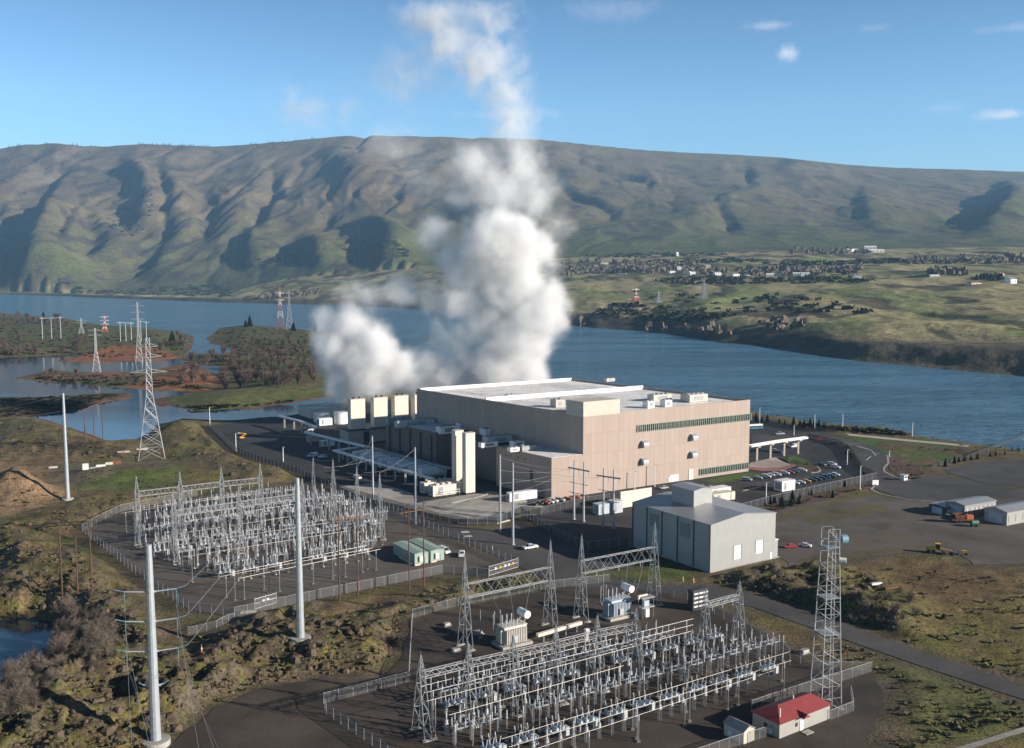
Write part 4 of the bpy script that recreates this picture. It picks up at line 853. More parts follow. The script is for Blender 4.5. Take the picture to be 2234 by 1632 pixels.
def make_breaker(lab, grp, loc):
    o = thing('circuit_breaker', lab, 'circuit breaker', loc, UANG, grp); m = MB()
    for sx in (-1.9, 1.9):
        for sy in (-0.6, 0.6): m.bar((sx, sy, 0), (sx, sy, 2.1), 0.16)
    m.box((0, 0, 2.05), (4.6, 1.5, 0.2)); m.build('frame', M_STEEL, o)
    m = MB(); m.box((2.9, 0, 1.35), (0.9, 1.4, 1.9)); m.build('cabinet', M_CABIN, o)
    m = MB(); m.tube((0, -1.05, 0), (0, 1.05, 0), 0.34, n=10); tk = m.build('tank', M_BLUEG, o); tk.location = (-1.6, 0, 2.6); child_copies(o, tk, [(0, 0, 2.6), (1.6, 0, 2.6)])
    m = MB(); insul(m, 0, 0, 0, 2.0, 0.135, 7, (0, -0.28)); b1_ = m.build('bushing', M_PORC, o); b1_.location = (-1.6, -0.6, 2.9); child_copies(o, b1_, [(0, -0.6, 2.9), (1.6, -0.6, 2.9)])
    m = MB(); insul(m, 0, 0, 0, 2.0, 0.135, 7, (0, 0.28)); b2_ = m.build('bushing', M_PORC, o); b2_.location = (-1.6, 0.6, 2.9); child_copies(o, b2_, [(0, 0.6, 2.9), (1.6, 0.6, 2.9)])
    return o
def make_support(lab, grp, loc, h=5.2):
    o = thing('bus_support', lab, 'bus support', loc, UANG, grp)
    m = MB(); m.tube((0, 0, 0.3), (0, 0, h), 0.13, n=8); m.box((0, 0, h + 0.05), (0.6, 0.6, 0.1)); m.build('post', M_ALU, o)
    m = MB(); m.lathe([(0.45, 0), (0.45, 0.35)], n=10); m.build('footing', M_CONC, o)
    m = MB(); insul(m, 0, 0, 0, 1.7, 0.17); i_ = m.build('insulator', M_PORC, o); i_.location = (0, 0, h + 0.1); return o
def make_it(lab, grp, loc):
    o = thing('instrument_transformer', lab, 'instrument transformer', loc, UANG, grp)
    m = MB(); m.bar((-0.25, -0.25, 0), (-0.25, -0.25, 2.6), 0.12); m.bar((0.25, -0.25, 0), (0.25, -0.25, 2.6), 0.12); m.bar((0.25, 0.25, 0), (0.25, 0.25, 2.6), 0.12); m.bar((-0.25, 0.25, 0), (-0.25, 0.25, 2.6), 0.12); m.box((0, 0, 2.65), (0.9, 0.9, 0.12)); m.build('stand', M_STEEL, o)
    m = MB(); m.lathe([(0.38, 0), (0.38, 0.8), (0.25, 0.9)], n=10); a_ = m.build('base_tank', M_CABIN, o); a_.location = (0, 0, 2.7)
    m = MB(); insul(m, 0, 0, 0, 2.0, 0.2); b_ = m.build('insulator', M_PORC, o); b_.location = (0, 0, 3.6)
    m = MB(); m.lathe([(0.2, 0), (0.32, 0.15), (0.32, 0.5), (0.1, 0.6)], n=10); c_ = m.build('head', M_ALU, o); c_.location = (0, 0, 5.6); return o
def in_poly(x, y, P):
    r = False; n = len(P)
    for i in range(n):
        x0, y0 = P[i][:2]; x1, y1 = P[(i + 1) % n][:2]
        if (y0 <= y) != (y1 <= y) and x < x0 + (y - y0) / (y1 - y0) * (x1 - x0): r = not r
    return r
AREA_L = pxpoly([(282, 1138), (420, 1102), (560, 1086), (700, 1082), (770, 1100), (838, 1138), (836, 1185), (800, 1232), (640, 1250), (500, 1272), (450, 1262), (312, 1206)])
AREA_N = pxpoly([(930, 1545), (1010, 1500), (1300, 1425), (1420, 1395), (1560, 1400), (1640, 1412), (1715, 1440), (1716, 1480), (1560, 1540), (1300, 1620), (1240, 1660), (1000, 1660), (920, 1610)])
r4 = random.Random(11)
KINDS = {}
def yard(area, org, du, dv, names, rows, lim):
    P2 = area; us = []; cnt = {}
    uu = [((p - org).dot(UD), (p - org).dot(VD)) for p in P2]; u0, u1 = min(q[0] for q in uu), max(q[0] for q in uu); v0, v1 = min(q[1] for q in uu), max(q[1] for q in uu)
    nv = int((v1 - v0) / dv)
    for j in range(nv + 1):
        kind = rows[j % len(rows)]; nu = int((u1 - u0) / du[kind])
        for i in range(nu + 1):
            p = org + UD * (u0 + (i + 0.5 * (j % 2)) * du[kind]) + VD * (v0 + j * dv)
            if not in_poly(p.x, p.y, P2) or r4.random() < 0.06: continue
            if any((p - q).length < 2.2 for q in AVOID): continue
            key = (names, kind)
            if key not in KINDS: KINDS[key] = MAKE[kind](LABS[names][kind][0], LABS[names][kind][1], p)
            else: dup(KINDS[key], p, UANG)
            cnt[kind] = cnt.get(kind, 0) + 1
    return cnt
AVOID = []
MAKE = dict(switch=make_switch, breaker=make_breaker, support=make_support, it=make_it)
LABS = {'far': dict(switch=('steel disconnect switch on lattice legs in the crowded far switchyard', 'disconnect switches in the far switchyard'), breaker=('circuit breaker with slanted grey bushings in the crowded far switchyard', 'circuit breakers in the far switchyard'),
                    support=('slim pale bus post with grey insulator in the crowded far switchyard', 'bus posts in the far switchyard'), it=('instrument transformer with tall insulator in the crowded far switchyard', 'instrument transformers in the far switchyard')),
        'near': dict(switch=('steel disconnect switch on lattice legs in the near switchyard', 'disconnect switches in the near switchyard'), breaker=('circuit breaker with bluish tanks in the near switchyard', 'circuit breakers in the near switchyard'),
                     support=('slim pale bus post with grey insulator in the near switchyard', 'bus posts in the near switchyard'), it=('instrument transformer with tall insulator in the near switchyard', 'instrument transformers in the near switchyard'))}
DU = dict(switch=6.6, breaker=8.0, support=4.2, it=3.4)
CNT = (yard(AREA_L, G(308, 1198), DU, 5.4, 'far', ['switch', 'support', 'breaker', 'switch', 'it', 'support', 'it'], 300), yard(AREA_N, G(930, 1600), DU, 4.7, 'near', ['switch', 'it', 'breaker', 'support', 'switch', 'it', 'support', 'breaker'], 300))
print('yard counts', CNT)
def bus(label, pa, pb_, z, grp, r_=0.10, posts=4, mat=None):
    a = G(*pa, z); b = G(*pb_, z); o = thing('bus_tube', label, 'bus tube', (a.x, a.y, 0), 0, grp); off = Vector((a.x, a.y, 0))
    m = MB(); m.tube(a - off, b - off, r_, n=6); m.build('tube', mat or M_ALU, o)
    if posts:
        pp = None
        for k in range(posts):
            q = a.lerp(b, (k + 0.15) / (posts - 0.7)) - off
            if pp is None:
                m = MB(); m.tube((0, 0, 0), (0, 0, z - 1.3), 0.11, n=6); m.box((0, 0, 0.15), (0.8, 0.8, 0.3)); pp = m.build('post', M_ALU, o); pp.location = (q.x, q.y, 0)
                m = MB(); insul(m, 0, 0, z - 1.3, 1.25, 0.15); ii = m.build('insulator', M_PORC, pp)
            else:
                c = pp.copy(); C.objects.link(c); c.parent = o; c.location = (q.x, q.y, 0); d = ii.copy(); C.objects.link(d); d.parent = c
    return o
for k, (a, b, z) in enumerate([((262, 1120), (575, 1072), 8), ((290, 1112), (590, 1066), 8), ((480, 1258), (812, 1196), 7), ((520, 1262), (830, 1198), 7), ((500, 1250), (800, 1190), 9), ((700, 1072), (748, 1078), 14), ((690, 1080), (742, 1084), 14), ((760, 1108), (842, 1112), 12), ((752, 1116), (838, 1120), 12), ((330, 1150), (640, 1100), 9), ((350, 1170), (680, 1120), 9), ((380, 1190), (720, 1140), 9), ((400, 1215), (760, 1158), 9)]):
    bus('pale horizontal bus tube on posts in the far switchyard', a, b, z, 'bus tubes of the far switchyard', 0.055, 5 if k < 5 else 4)
for k, (a, b, z) in enumerate([((920, 1497), (1512, 1350), 10), ((925, 1512), (1512, 1363), 9.5), ((930, 1530), (1508, 1377), 9), ((1095, 1612), (1722, 1422), 7), ((1110, 1630), (1726, 1441), 7), ((1150, 1640), (1690, 1462), 6), ((980, 1560), (1360, 1452), 8)]):
    bus('long pale bus tube crossing the near switchyard on posts', a, b, z, 'bus tubes of the near switchyard', 0.048, 6)
# curved droppers
def dropper(px, py, h):
    c = G(px, py); m = MB(); pts = [(0, 0, h)] + [(math.sin(t * math.pi / 10) * 4, 0, h + 1.6 - 1.6 * (1 - math.cos(t * math.pi / 10)) * (h + 1.6) / 3.2 * 0.5) for t in range(1, 6)]
    pts = [(4 * math.sin(t), 0, 3 + (h - 3) * math.cos(t)) for t in [k * math.pi / 16 for k in range(9)]]
    m.path([Vector(p) for p in pts], 0.06, 5); m.tube((4, 0, 0), (4, 0, 3.1), 0.11); m.tube((0, 0, 0), (0, 0, h), 0.12); o = m.build('curved_conductor', M_ALU); o.location = c; o.rotation_euler = (0, 0, UANG - 1.2)
    return setp(o, 'curved grey conductor arching down to a post in the near switchyard', 'conductor', 'curved conductors of the near switchyard')
for q in ((1395, 1480), (1425, 1472), (1460, 1462), (1500, 1520), (1540, 1508), (1565, 1500), (1600, 1420), (1690, 1445), (1180, 1575), (1130, 1590)): dropper(*q, 7)
# ---- transformers
def transformer(label, px, py, tank, cons):
    o = thing('power_transformer', label, 'transformer', G(px, py), UANG)
    m = MB(); m.box((4.0, 2.4, 3.1), (7.0, 3.6, 4.6)); m.box((4.0, 2.4, 5.5), (7.3, 3.9, 0.25)); m.build('tank', tank, o)
    m = MB(); m.box((4, 2.4, 0.4), (9.5, 6.0, 0.8)); m.build('plinth', M_CONC, o)
    m = MB(); m.box((0, 0, 0), (0.22, 0.9, 3.8)); fn = m.build('radiator', tank, o); fn.location = (0.9, 0.2, 3.0)
    child_copies(o, fn, [(0.9 + k * 0.55, 0.2, 3.0) for k in range(1, 12)])
    m = MB(); m.box((0, 0, 0), (0.9, 0.22, 3.6)); fn = m.build('radiator', tank, o); fn.location = (0.1, 1.2, 3.0); child_copies(o, fn, [(0.1, 1.2 + k * 0.6, 3.0) for k in range(1, 5)])
    m = MB(); m.tube((7.7, 4.4, 8.0), (7.7, 0.4, 8.0), 1.05, n=16); m.build('conservator', cons, o)
    m = MB()
    for x, y in ((7.6, 3.6), (7.6, 1.2)): m.bar((x - 0.9, y, 5.2), (x, y, 7.2), 0.3)
    m.tube((7.5, 2.5, 7.4), (6.2, 2.4, 5.6), 0.12); m.build('bracket', M_BEIGE, o)
    m = MB(); insul(m, 0, 0, 0, 2.6, 0.2); bs = m.build('bushing', M_PORC, o); bs.location = (1.4, 3.4, 5.6); child_copies(o, bs, [(2.9, 3.4, 5.6), (4.4, 3.4, 5.6)])
    m = MB(); insul(m, 0, 0, 0, 1.7, 0.16); bs = m.build('bushing', M_PORC, o); bs.location = (1.4, 1.4, 5.6); child_copies(o, bs, [(2.6, 1.4, 5.6), (3.8, 1.4, 5.6), (5.0, 1.4, 5.6)])
    m = MB(); m.tube((0, 0, 0), (0, 0, 4.6), 0.10); m.lathe([(0.18, 4.6), (0.18, 5.4), (0.08, 5.5)], n=8); ar = m.build('surge_arrester', M_STEELD, o); ar.location = (-1.3, 3.5, 3.4); child_copies(o, ar, [(0.2, 5.4, 3.4), (2.2, 5.6, 3.4)])
    m = MB(); m.box((3.2, -0.55, 2.4), (1.3, 0.5, 1.8)); m.build('control_box', M_CABIN, o); return o
transformer('beige power transformer with ribbed tank and white drum under the deep gantry', 1100, 1417, M_GREYB, M_WHITE)
transformer('bluish, shade-tinted power transformer with white drum nearest the grey metal building', 1334, 1355, M_BLUEG, M_WHITE)  # bluish tone is shade put into the tank and radiator colour
a = G(1172, 1386, 2.2); b = G(1268, 1358, 2.2); o = thing('bus_duct', 'long cream duct on posts between the two power transformers', 'duct', (a.x, a.y, 0)); off = Vector((a.x, a.y, 0))
m = MB(); d = b - a; c_ = (a + b) / 2 - off; m.box((c_.x, c_.y, 2.2), (d.length, 1.0, 0.9), math.atan2(d.y, d.x)); m.build('casing', M_CREAM, o)
m = MB()
for k in range(4): q = a.lerp(b, (k + 0.5) / 4) - off; m.box((q.x, q.y, 0.9), (0.3, 0.9, 1.8), math.atan2(d.y, d.x))
m.build('leg', M_STEELD, o)
o = thing('switchgear_frame', 'steel frame with hanging grey cabinets beside the bluish transformer', 'switchgear', G(1402, 1352), UANG); m = MB()
for x in (0, 4):
    for y in (0, 2): m.bar((x, y, 0), (x, y, 6.2), 0.2)
for z in (3.4, 6.2): m.box((2, 1, z), (4.6, 2.6, 0.25))
m.build('frame', M_STEEL, o); m = MB(); m.box((1.4, -0.1, 1.9), (1.3, 0.9, 2.4)); m.build('cabinet', M_WHITE, o); m = MB(); m.box((1.8, 0.9, 4.4), (1.8, 1.0, 1.6)); m.build('relay_box', M_BLUEG, o)
m = MB(); m.box((0.6, 0.9, 6.9), (3.4, 0.5, 0.4)); m.box((-0.8, 0.9, 6.4), (0.5, 0.5, 1.2)); m.build('head_beam', M_CREAM, o)
o = thing('equipment_rack', 'dark square rack with rows of white panels beside the near road', 'rack', G(1512, 1334), UANG)
m = MB(); m.box((3, 1.2, 3.1), (6, 2.2, 6.2)); m.build('cabinet', M_DARK, o); m = MB(); m.box((0, 0, 0), (1.6, 0.1, 0.45)); pn = m.build('panel', M_WHITE, o); pn.location = (1.2, 0.04, 1.2)
child_copies(o, pn, [(x, 0.04, z) for z in (1.2, 2.5, 3.8, 5.1) for x in (1.2, 3.2, 5.0)][1:])
def cabinet(px, py, lab, sx=1.6, sy=1.0, sz=2.0, mat=None):
    o = thing('control_cabinet', lab, 'cabinet', G(px, py), UANG, 'control cabinets'); m = MB(); m.box((0, 0, sz / 2 + 0.2), (sx, sy, sz)); m.build('body', mat or M_CABIN, o); m = MB(); m.box((0, 0, 0.1), (sx * 1.3, sy * 1.4, 0.2)); m.build('plinth', M_CONC, o)
    m = MB(); m.box((0, -sy / 2 - 0.02, sz / 2 + 0.25), (sx * 0.8, 0.06, sz * 0.8)); m.build('door', M_CABIN, o)
cabinet(1280, 1398, 'slim pale cabinet beside the bluish transformer', 1.2, 0.9, 3.2, M_WHITE); cabinet(1755, 1425, 'small white cabinet on concrete beside the gravel edge', 2.4, 1.2, 0.9, M_CONC); cabinet(975, 1365, 'small pale box near the fence of the beige transformer', 1.8, 1.2, 0.7, M_CONC); cabinet(1042, 1382, 'pale square post base beside the beige transformer', 2.2, 2.0, 0.5, M_CONC); cabinet(995, 1420, 'pale concrete block at the foot of the deep gantry', 2.2, 1.2, 0.6, M_CONC)
def post_thing(px, py, h, lab, r_=0.16):
    o = thing('lightning_mast', lab, 'mast', G(px, py), 0, 'slim dark masts'); m = MB(); m.tube((0, 0, 0), (0, 0, h), r_, r_ * 0.6, 8); m.build('shaft', M_STEELD, o); m = MB(); m.box((0, 0, 0.15), (1.2, 1.2, 0.3)); m.build('footing', M_CONC, o)
post_thing(1048, 1392, 8, 'slim dark mast beside the beige transformer'); post_thing(1316, 1318, 12, 'slim dark mast behind the bluish transformer')
# ================================================================== POLES, TOWERS, WIRES
def steel_pole(label, px, py, ty, r0, r1, arms=(), base=0.0, group=None, nm='transmission_pole', foot_z=0.35, terr=False):
    P = GT(px, py) if terr else G(px, py); h = topz(P, ty) - P.z
    o = thing(nm, label, 'power pole', P, 0, group)
    m = MB(); k = 5
    for i in range(k):
        a, b = i / k, (i + 1) / k; m.tube((0, 0, h * a), (0, 0, h * b), r0 + (r1 - r0) * a + 0.03, r0 + (r1 - r0) * b, 12, cap=True)
    m.build('shaft', M_POLE, o)
    m = MB()
    for i in range(int(h * 1.2)):
        z = 2 + i * 0.8
        if z < h - 1: r_ = r0 + (r1 - r0) * z / h; s = 1 if i % 2 else -1; m.box((s * 0.3, -r_ - 0.05, z), (0.05, 0.3, 0.05))
    m.build('climbing_step', M_STEELD, o)
    if base: m = MB(); m.lathe([(base, -1.5), (base, foot_z), (base * 0.96, foot_z + 0.05)], n=24); m.build('foundation', M_CONC, o)
    for (z, ln, ang_, drop) in arms:
        for s in (-1, 1):
            m = MB(); d = Vector((math.cos(ang_) * s, math.sin(ang_) * s, 0)); r_ = r0 + (r1 - r0) * z / h
            m.tube(d * r_ * 0.9 + Vector((0, 0, z)), d * ln * 0.72 + Vector((0, 0, z + 0.35)), 0.17, 0.13, 8); m.tube(d * r_ * 0.9 + Vector((0, 0, z)), d * r_ * 1.5 + Vector((0, 0, z)), 0.3, 0.22, 8); a_ = m.build('arm', M_POLE, o)
            m = MB(); q = d * ln * 0.72 + Vector((0, 0, z + 0.35)); e = d * ln + Vector((0, 0, z + 0.9))
            for i in range(14): t0 = i / 14; p_ = q.lerp(e, t0); p2_ = q.lerp(e, t0 + 0.05); m.tube(p_, p2_, 0.13, 0.13, 7)
            m.tube(q, e, 0.05, n=5)
            if drop:
                for i in range(10): zz0 = q.z - 0.2 - i * 0.18; m.lathe([(0.05, zz0 - 0.12), (0.14, zz0 - 0.08), (0.14, zz0 - 0.03), (0.05, zz0)], (q.x, q.y, 0), 7)
                m.tube((q.x, q.y, q.z - 2), (q.x, q.y, q.z - 4.2), 0.03, n=4)
            m.build('insulator', M_TEAL, a_)
    return o, P, h
PA = math.radians(12)
tp1, tP1, th1 = steel_pole('tall pale steel pole with three pairs of arms near the dark pond', 340, 1622, 1188, 1.15, 0.62, ((33.2, 7.2, PA, True), (26.8, 7.2, PA, True), (20.3, 7.2, PA, True), (12.8, 3.0, PA, False)), 3.0, foot_z=0.9, terr=True)
tp2, tP2, th2 = steel_pole('tall bare pale steel pole on a round concrete foot between the two switchyards', 656, 1397, 1043, 1.05, 0.55, (), 2.7, foot_z=0.9, terr=True)
tp3, tP3, th3 = steel_pole('tall pale steel pole on a round foot below the sand heaps', 148, 1090, 858, 0.95, 0.45, (), 2.4, foot_z=0.6, terr=True)
SP = [((814, 1090), 951, 'slim pale steel pole beside the shaded tanks, farthest of four'), ((907, 1143), 976, 'slim pale steel pole at the dark fence beside the lit generator containers'), ((1091, 1160), 992, 'slim pale steel pole left of its twin in front of the white trailer'), ((1119, 1188), 1010, 'slim pale steel pole right behind the white pickup truck')]
SPP = [steel_pole(l, q[0], q[1], ty, 0.50, 0.26, (), 0.8, 'slim pale steel poles', foot_z=0.2) for q, ty, l in SP]
def site_lamp(px, py, ty, lab):
    P = GT(px, py); h = topz(P, ty) - P.z; o = thing('light_pole', lab, 'light pole', P, 0, 'pale light poles of the campus')
    m = MB(); m.tube((0, 0, 0), (0, 0, h), 0.24, 0.16, 8); m.build('shaft', M_WHITE, o)
    m = MB(); m.box((0.5, 0, h - 0.1), (1.2, 0.4, 0.18)); m.build('lamp_head', M_STEEL, o); m = MB(); m.lathe([(0.5, 0), (0.5, 0.5)], n=10); m.build('footing', M_CONC, o)
for q in ((1657, 925, 889, 'light pole just right of the data centre by the river fence'), (1777, 937, 905, 'light pole among the dark conifers on the river bank'), (1838, 934, 903, 'light pole at the start of the river footpath'), (1732, 950, 927, 'light pole behind the pipe bridge'), (1848, 1015, 981, 'light pole at the bend of the dark fence beside the entrance road'), (1876, 1068, 1016, 'light pole at the outer corner of the dark fence'), (1671, 1098, 1052, 'light pole beside the white tank enclosure'), (1990, 952, 922, 'dark thin pole on the river bank'), (1940, 998, 983, 'thin pole at the entrance kerb'), (458, 928, 888, 'light pole at the far corner of the dark fence by the blue pond'), (515, 985, 945, 'light pole at the dark fence near the yellow lift'), (618, 1008, 975, 'light pole in the shaded asphalt behind the far switchyard'),
          (1384, 1068, 1028, 'light pole against the pink wall, left of two'), (1428, 1062, 1014, 'light pole against the pink wall, right of two'), (1297, 1072, 1030, 'thin light pole at the lit wing wall')): site_lamp(*q)
def hframe(x0, y0, t0, x1, y1, t1, lab):
    a = G(x0, y0); b = G(x1, y1); h0 = topz(a, t0); o = thing('dead_end_frame', lab, 'power pole', a, 0, 'paired steel poles with crossbars'); d = b - a
    for p in (Vector((0, 0, 0)), d): m = MB(); m.tube(p, p + Vector((0, 0, h0)), 0.52, 0.26, 10); sh_ = m.build('shaft', M_POLE, o); m = MB(); m.lathe([(0.8, 0), (0.8, 0.25)], (p.x, p.y, 0), 12); m.build('footing', M_CONC, o)
    dn = Vector((d.x, d.y, 0)).normalized(); z = h0 * 0.86
    m = MB(); c_ = d / 2; m.box((c_.x, c_.y, z), (d.length + 6.5, 0.5, 0.5), math.atan2(d.y, d.x)); m.build('crossbar', M_STEELD, o)
    m = MB(); m.box((c_.x, c_.y, h0 * 0.45), (d.length + 5, 0.25, 0.25), math.atan2(d.y, d.x)); m.box((c_.x, c_.y, h0 * 0.62), (d.length + 5, 0.2, 0.2), math.atan2(d.y, d.x)); m.build('brace', M_STEELD, o)
    for k in (-2.6, d.length / 2, d.length + 2.6):
        q = dn * k; m = MB()
        for i in range(9): m.lathe([(0.05, -0.2), (0.15, -0.15), (0.15, -0.08), (0.05, 0)], (q.x, q.y, z - 0.3 - i * 0.22), 7)
        m.build('insulator_string', M_PORC, o)
hframe(1252, 1133, 1004, 1273, 1138, 1008, 'pair of steel poles with a crossbar before the lit wing, left pair')
hframe(1316, 1149, 1021, 1338, 1153, 1026, 'pair of steel poles with a crossbar beside the grey metal building, right pair')
def wood_line(pts, lab, grp, cross, br=None):
    o = thing('wood_pole_frame', lab, 'utility pole', GT(*pts[0][:2])); P0 = GT(*pts[0][:2])
    tops = []
    for px, py, ty in pts:
        P = GT(px, py); h = topz(P, ty) - P.z; q = P - P0; m = MB(); m.tube(q + Vector((0, 0, -0.5)), q + Vector((0, 0, h)), 0.26, 0.17, 8); m.build('pole', M_WOODP, o); tops.append(q + Vector((0, 0, h * cross)))
    m = MB(); ext = (tops[-1] - tops[0]).normalized() * 3; m.tube(tops[0] - ext, tops[-1] + ext, 0.14, n=6); m.build('crossarm', M_RUST, o)
    m = MB()
    for p in tops:
        for i in range(8): m.lathe([(0.05, -0.2), (0.15, -0.15), (0.15, -0.08), (0.05, 0)], (p.x, p.y - 0.2, p.z - 0.3 - i * 0.2), 7)
    m.build('insulator', M_BROWNP, o)
wood_line([(741, 1312, 1118), (781, 1299, 1114)], 'pair of dark brown wood poles before the far switchyard, beside the tall bare steel pole', None, 0.92)
wood_line([(893, 1286, 1098), (925, 1280, 1093)], 'pair of dark brown wood poles in front of the green sheds', None, 0.9)
wood_line([(136, 1301, 1145), (170, 1297, 1172), (201, 1291, 1136)], 'frame of three thin wood poles on the rocky slope left of the far switchyard', None, 0.86)
wood_line([(186, 968, 890), (206, 968, 880), (225, 968, 874)], 'frame of three thin dark poles at the edge of the blue pond', None, 0.95)
# ---- lattice transmission towers
def lattice_tower(label, cat, P, H, bw, mat, arms, wz=0.45, leg=0.3, br=0.16, mat2=None, nm='transmission_tower', group=None, rot=0.35):
    o = thing(nm, label, cat, P, rot, group)
    bz = H * wz; ww = bw * 0.24
    def wd(z): return bw + (ww - bw) * z / bz if z < bz else ww + (ww * 0.55 - ww) * (z - bz) / (H - bz)
    n1 = 5; n2 = max(5, int((H - bz) / (ww * 1.3))); lv = [bz * i / n1 for i in range(n1)] + [bz + (H - bz) * i / n2 for i in range(n2 + 1)]
    def cr(z, i): a = wd(z) / 2; s = ((-1, -1), (1, -1), (1, 1), (-1, 1))[i % 4]; return (s[0] * a, s[1] * a, z)
    sec = [MB(), MB()]
    for j in range(len(lv) - 1):
        a, b = lv[j], lv[j + 1]; m = sec[(int(a / (H / 7.0)) % 2) if mat2 else 0]
        for i in range(4):
            m.bar(cr(a, i), cr(b, i), leg); m.bar(cr(a, i), cr(b, i + 1), br); m.bar(cr(a, i + 1), cr(b, i), br); m.bar(cr(b, i), cr(b, i + 1), br)
    sec[0].build('lattice_body', mat, o)
    if mat2 and sec[1].v: sec[1].build('painted_band', mat2, o)
    for z, ln in arms:
        for s in (-1, 1):
            m = MB(); w_ = wd(z) / 2
            for y in (-w_, w_): m.bar((s * w_, y, z), (s * ln, 0, z + 0.3), leg * 0.7); m.bar((s * w_, y, z + 1.8), (s * ln, 0, z + 0.3), br)
            for k in (0.3, 0.6): m.bar((s * (w_ + (ln - w_) * k), w_ * (1 - k), z), (s * (w_ + (ln - w_) * k), 0, z + 1.8 * (1 - k)), br)
            a_ = m.build('cross_arm', mat2 or mat, o)
    return o
c = GT(331, 1000); lattice_tower('big splayed lattice tower on the dirt behind the far switchyard', 'transmission tower', c, topz(c, 738) - c.z, 13.5, M_STEEL, ((topz(c, 813) - c.z, 9.5), (topz(c, 779) - c.z, 7), (topz(c, 757) - c.z, 5)), 0.53, 0.32, 0.17)
def far_tower(px, py, ty, lab, **k): c = GT(px, py); return lattice_tower(lab, 'transmission tower', c, topz(c, ty) - c.z, k.get('bw', 9), k.get('mat', M_STEEL), k.get('arms', ()), k.get('wz', 0.5), k.get('leg', 0.34), k.get('br', 0.2), k.get('mat2'), 'transmission_tower', None, k.get('rot', 0.3))
def armz(px, py, ty, ys, l): c = GT(px, py); return tuple((topz(c, y) - c.z, l) for y in ys)
far_tower(304, 792, 659, 'slender grey lattice tower standing behind the big splayed tower', arms=armz(304, 792, 659, (668, 682, 697), 8), bw=8)
far_tower(211, 812, 716, 'grey lattice tower standing on the reed spit', arms=armz(211, 812, 716, (722, 732), 7), bw=8)
far_tower(229, 725, 687, 'short red lattice tower on the far marsh shore', mat=M_REDP, mat2=M_WHITE, arms=armz(229, 725, 687, (692, 700, 708), 7), bw=9)
far_tower(178, 728, 694, 'small grey lattice tower left of the short red tower', arms=armz(178, 728, 694, (700, 705), 8), bw=8)
far_tower(612, 719, 625, 'red and white lattice tower on the marsh headland', mat=M_REDP, mat2=M_WHITE, arms=armz(612, 719, 625, (640, 655), 8), bw=13, wz=0.7)
far_tower(632, 720, 634, 'grey lattice tower right beside the red and white one', arms=armz(632, 720, 634, (640, 650), 7), bw=12, wz=0.7)
def pole_frame(pts, lab):
    P0 = GT(*pts[0][:2]); o = thing('pole_frame', lab, 'pole frame', P0); tp_ = []
    for px, py, ty in pts: P = GT(px, py); h = topz(P, ty) - P.z; q = P - P0; m = MB(); m.tube(q + Vector((0, 0, -1)), q + Vector((0, 0, h)), 0.55, 0.4, 8); m.build('pole', M_POLE, o); tp_.append(q + Vector((0, 0, h * 0.93)))
    m = MB(); e = (tp_[-1] - tp_[0]).normalized() * 4; m.tube(tp_[0] - e, tp_[-1] + e, 0.4, n=6); m.build('crossarm', M_POLE, o)
pole_frame([(93, 740, 691), (113, 739, 692), (133, 738, 690)], 'pale frame of three poles with a crossbar on the far marsh land')
pole_frame([(263, 745, 701), (275, 745, 707), (287, 744, 702)], 'pale frame of three poles with braces near the slender tower')
pole_frame([(308, 745, 698), (320, 745, 700)], 'pale pair of poles right beside the slender lattice tower')
def far_land_tower(px, py, ty, lab, red):
    c = GF(px, py)
    if c is None: return
    lattice_tower(lab, 'transmission tower', c, topz(c, ty) - c.z, 15, M_REDP if red else M_STEEL, ((0.8 * (topz(c, ty) - c.z), 9),), 0.6, 0.7, 0.4, M_WHITE if red else None)
far_land_tower(1387, 658, 626, 'red and white lattice tower on the plain across the river', True); far_land_tower(1535, 654, 612, 'grey lattice tower on the plain across the river, beyond the red one', False); far_land_tower(1436, 662, 634, 'small grey lattice tower on the plain near the red one', False)
# ---- communication tower
c = GT(1800, 1540); H = topz(c, 1152) - c.z; o = thing('radio_tower', 'tall grey lattice radio tower with a blue dish beside the red roofed house', 'radio tower', c, 0.25)
m = MB(); bw, tw = 5.2, 2.9; nl = 15
def cr(z, i, k=1.0): a = (bw + (tw - bw) * min(1, z / (H * 0.9))) / 2 * k; s = ((-1, -1), (1, -1), (1, 1), (-1, 1))[i % 4]; return (s[0] * a, s[1] * a, z)
for i in range(4): m.tube(cr(0, i), cr(H * 0.9, i), 0.15, 0.12, 6); m.tube(cr(H * 0.9, i), cr(H, i), 0.12, 0.10, 6)
m.build('tower_leg', M_STEEL, o)
m = MB()
for j in range(nl):
    a, b = H * j / nl, H * (j + 1) / nl
    for i in range(4):
        if (i + j) % 2: m.bar(cr(a, i), cr(b, i + 1), 0.09)
        else: m.bar(cr(a, i + 1), cr(b, i), 0.09)
        m.bar(cr(b, i), cr(b, i + 1), 0.09)
m.build('bracing', M_STEELD, o)
m = MB()
for j in range(int(H / 0.5)): m.box((0, -cr(j * 0.5, 2)[1] * 0.98, j * 0.5 + 0.3), (0.5, 0.05, 0.05))
m.box((-0.28, -2.2, H * 0.45), (0.05, 0.05, 0.1)); m.tube((0.5, -2.0, 0), (0.5, -1.3, H - 1), 0.12); m.build('cable_ladder', M_STEELD, o)
for z in (H * 0.9, H * 0.42, H * 0.62): m = MB(); a = abs(cr(z, 2)[0]); m.box((0, 0, z), (a * 2 + 0.3, a * 2 + 0.3, 0.10)); m.build('platform', M_STEEL, o)
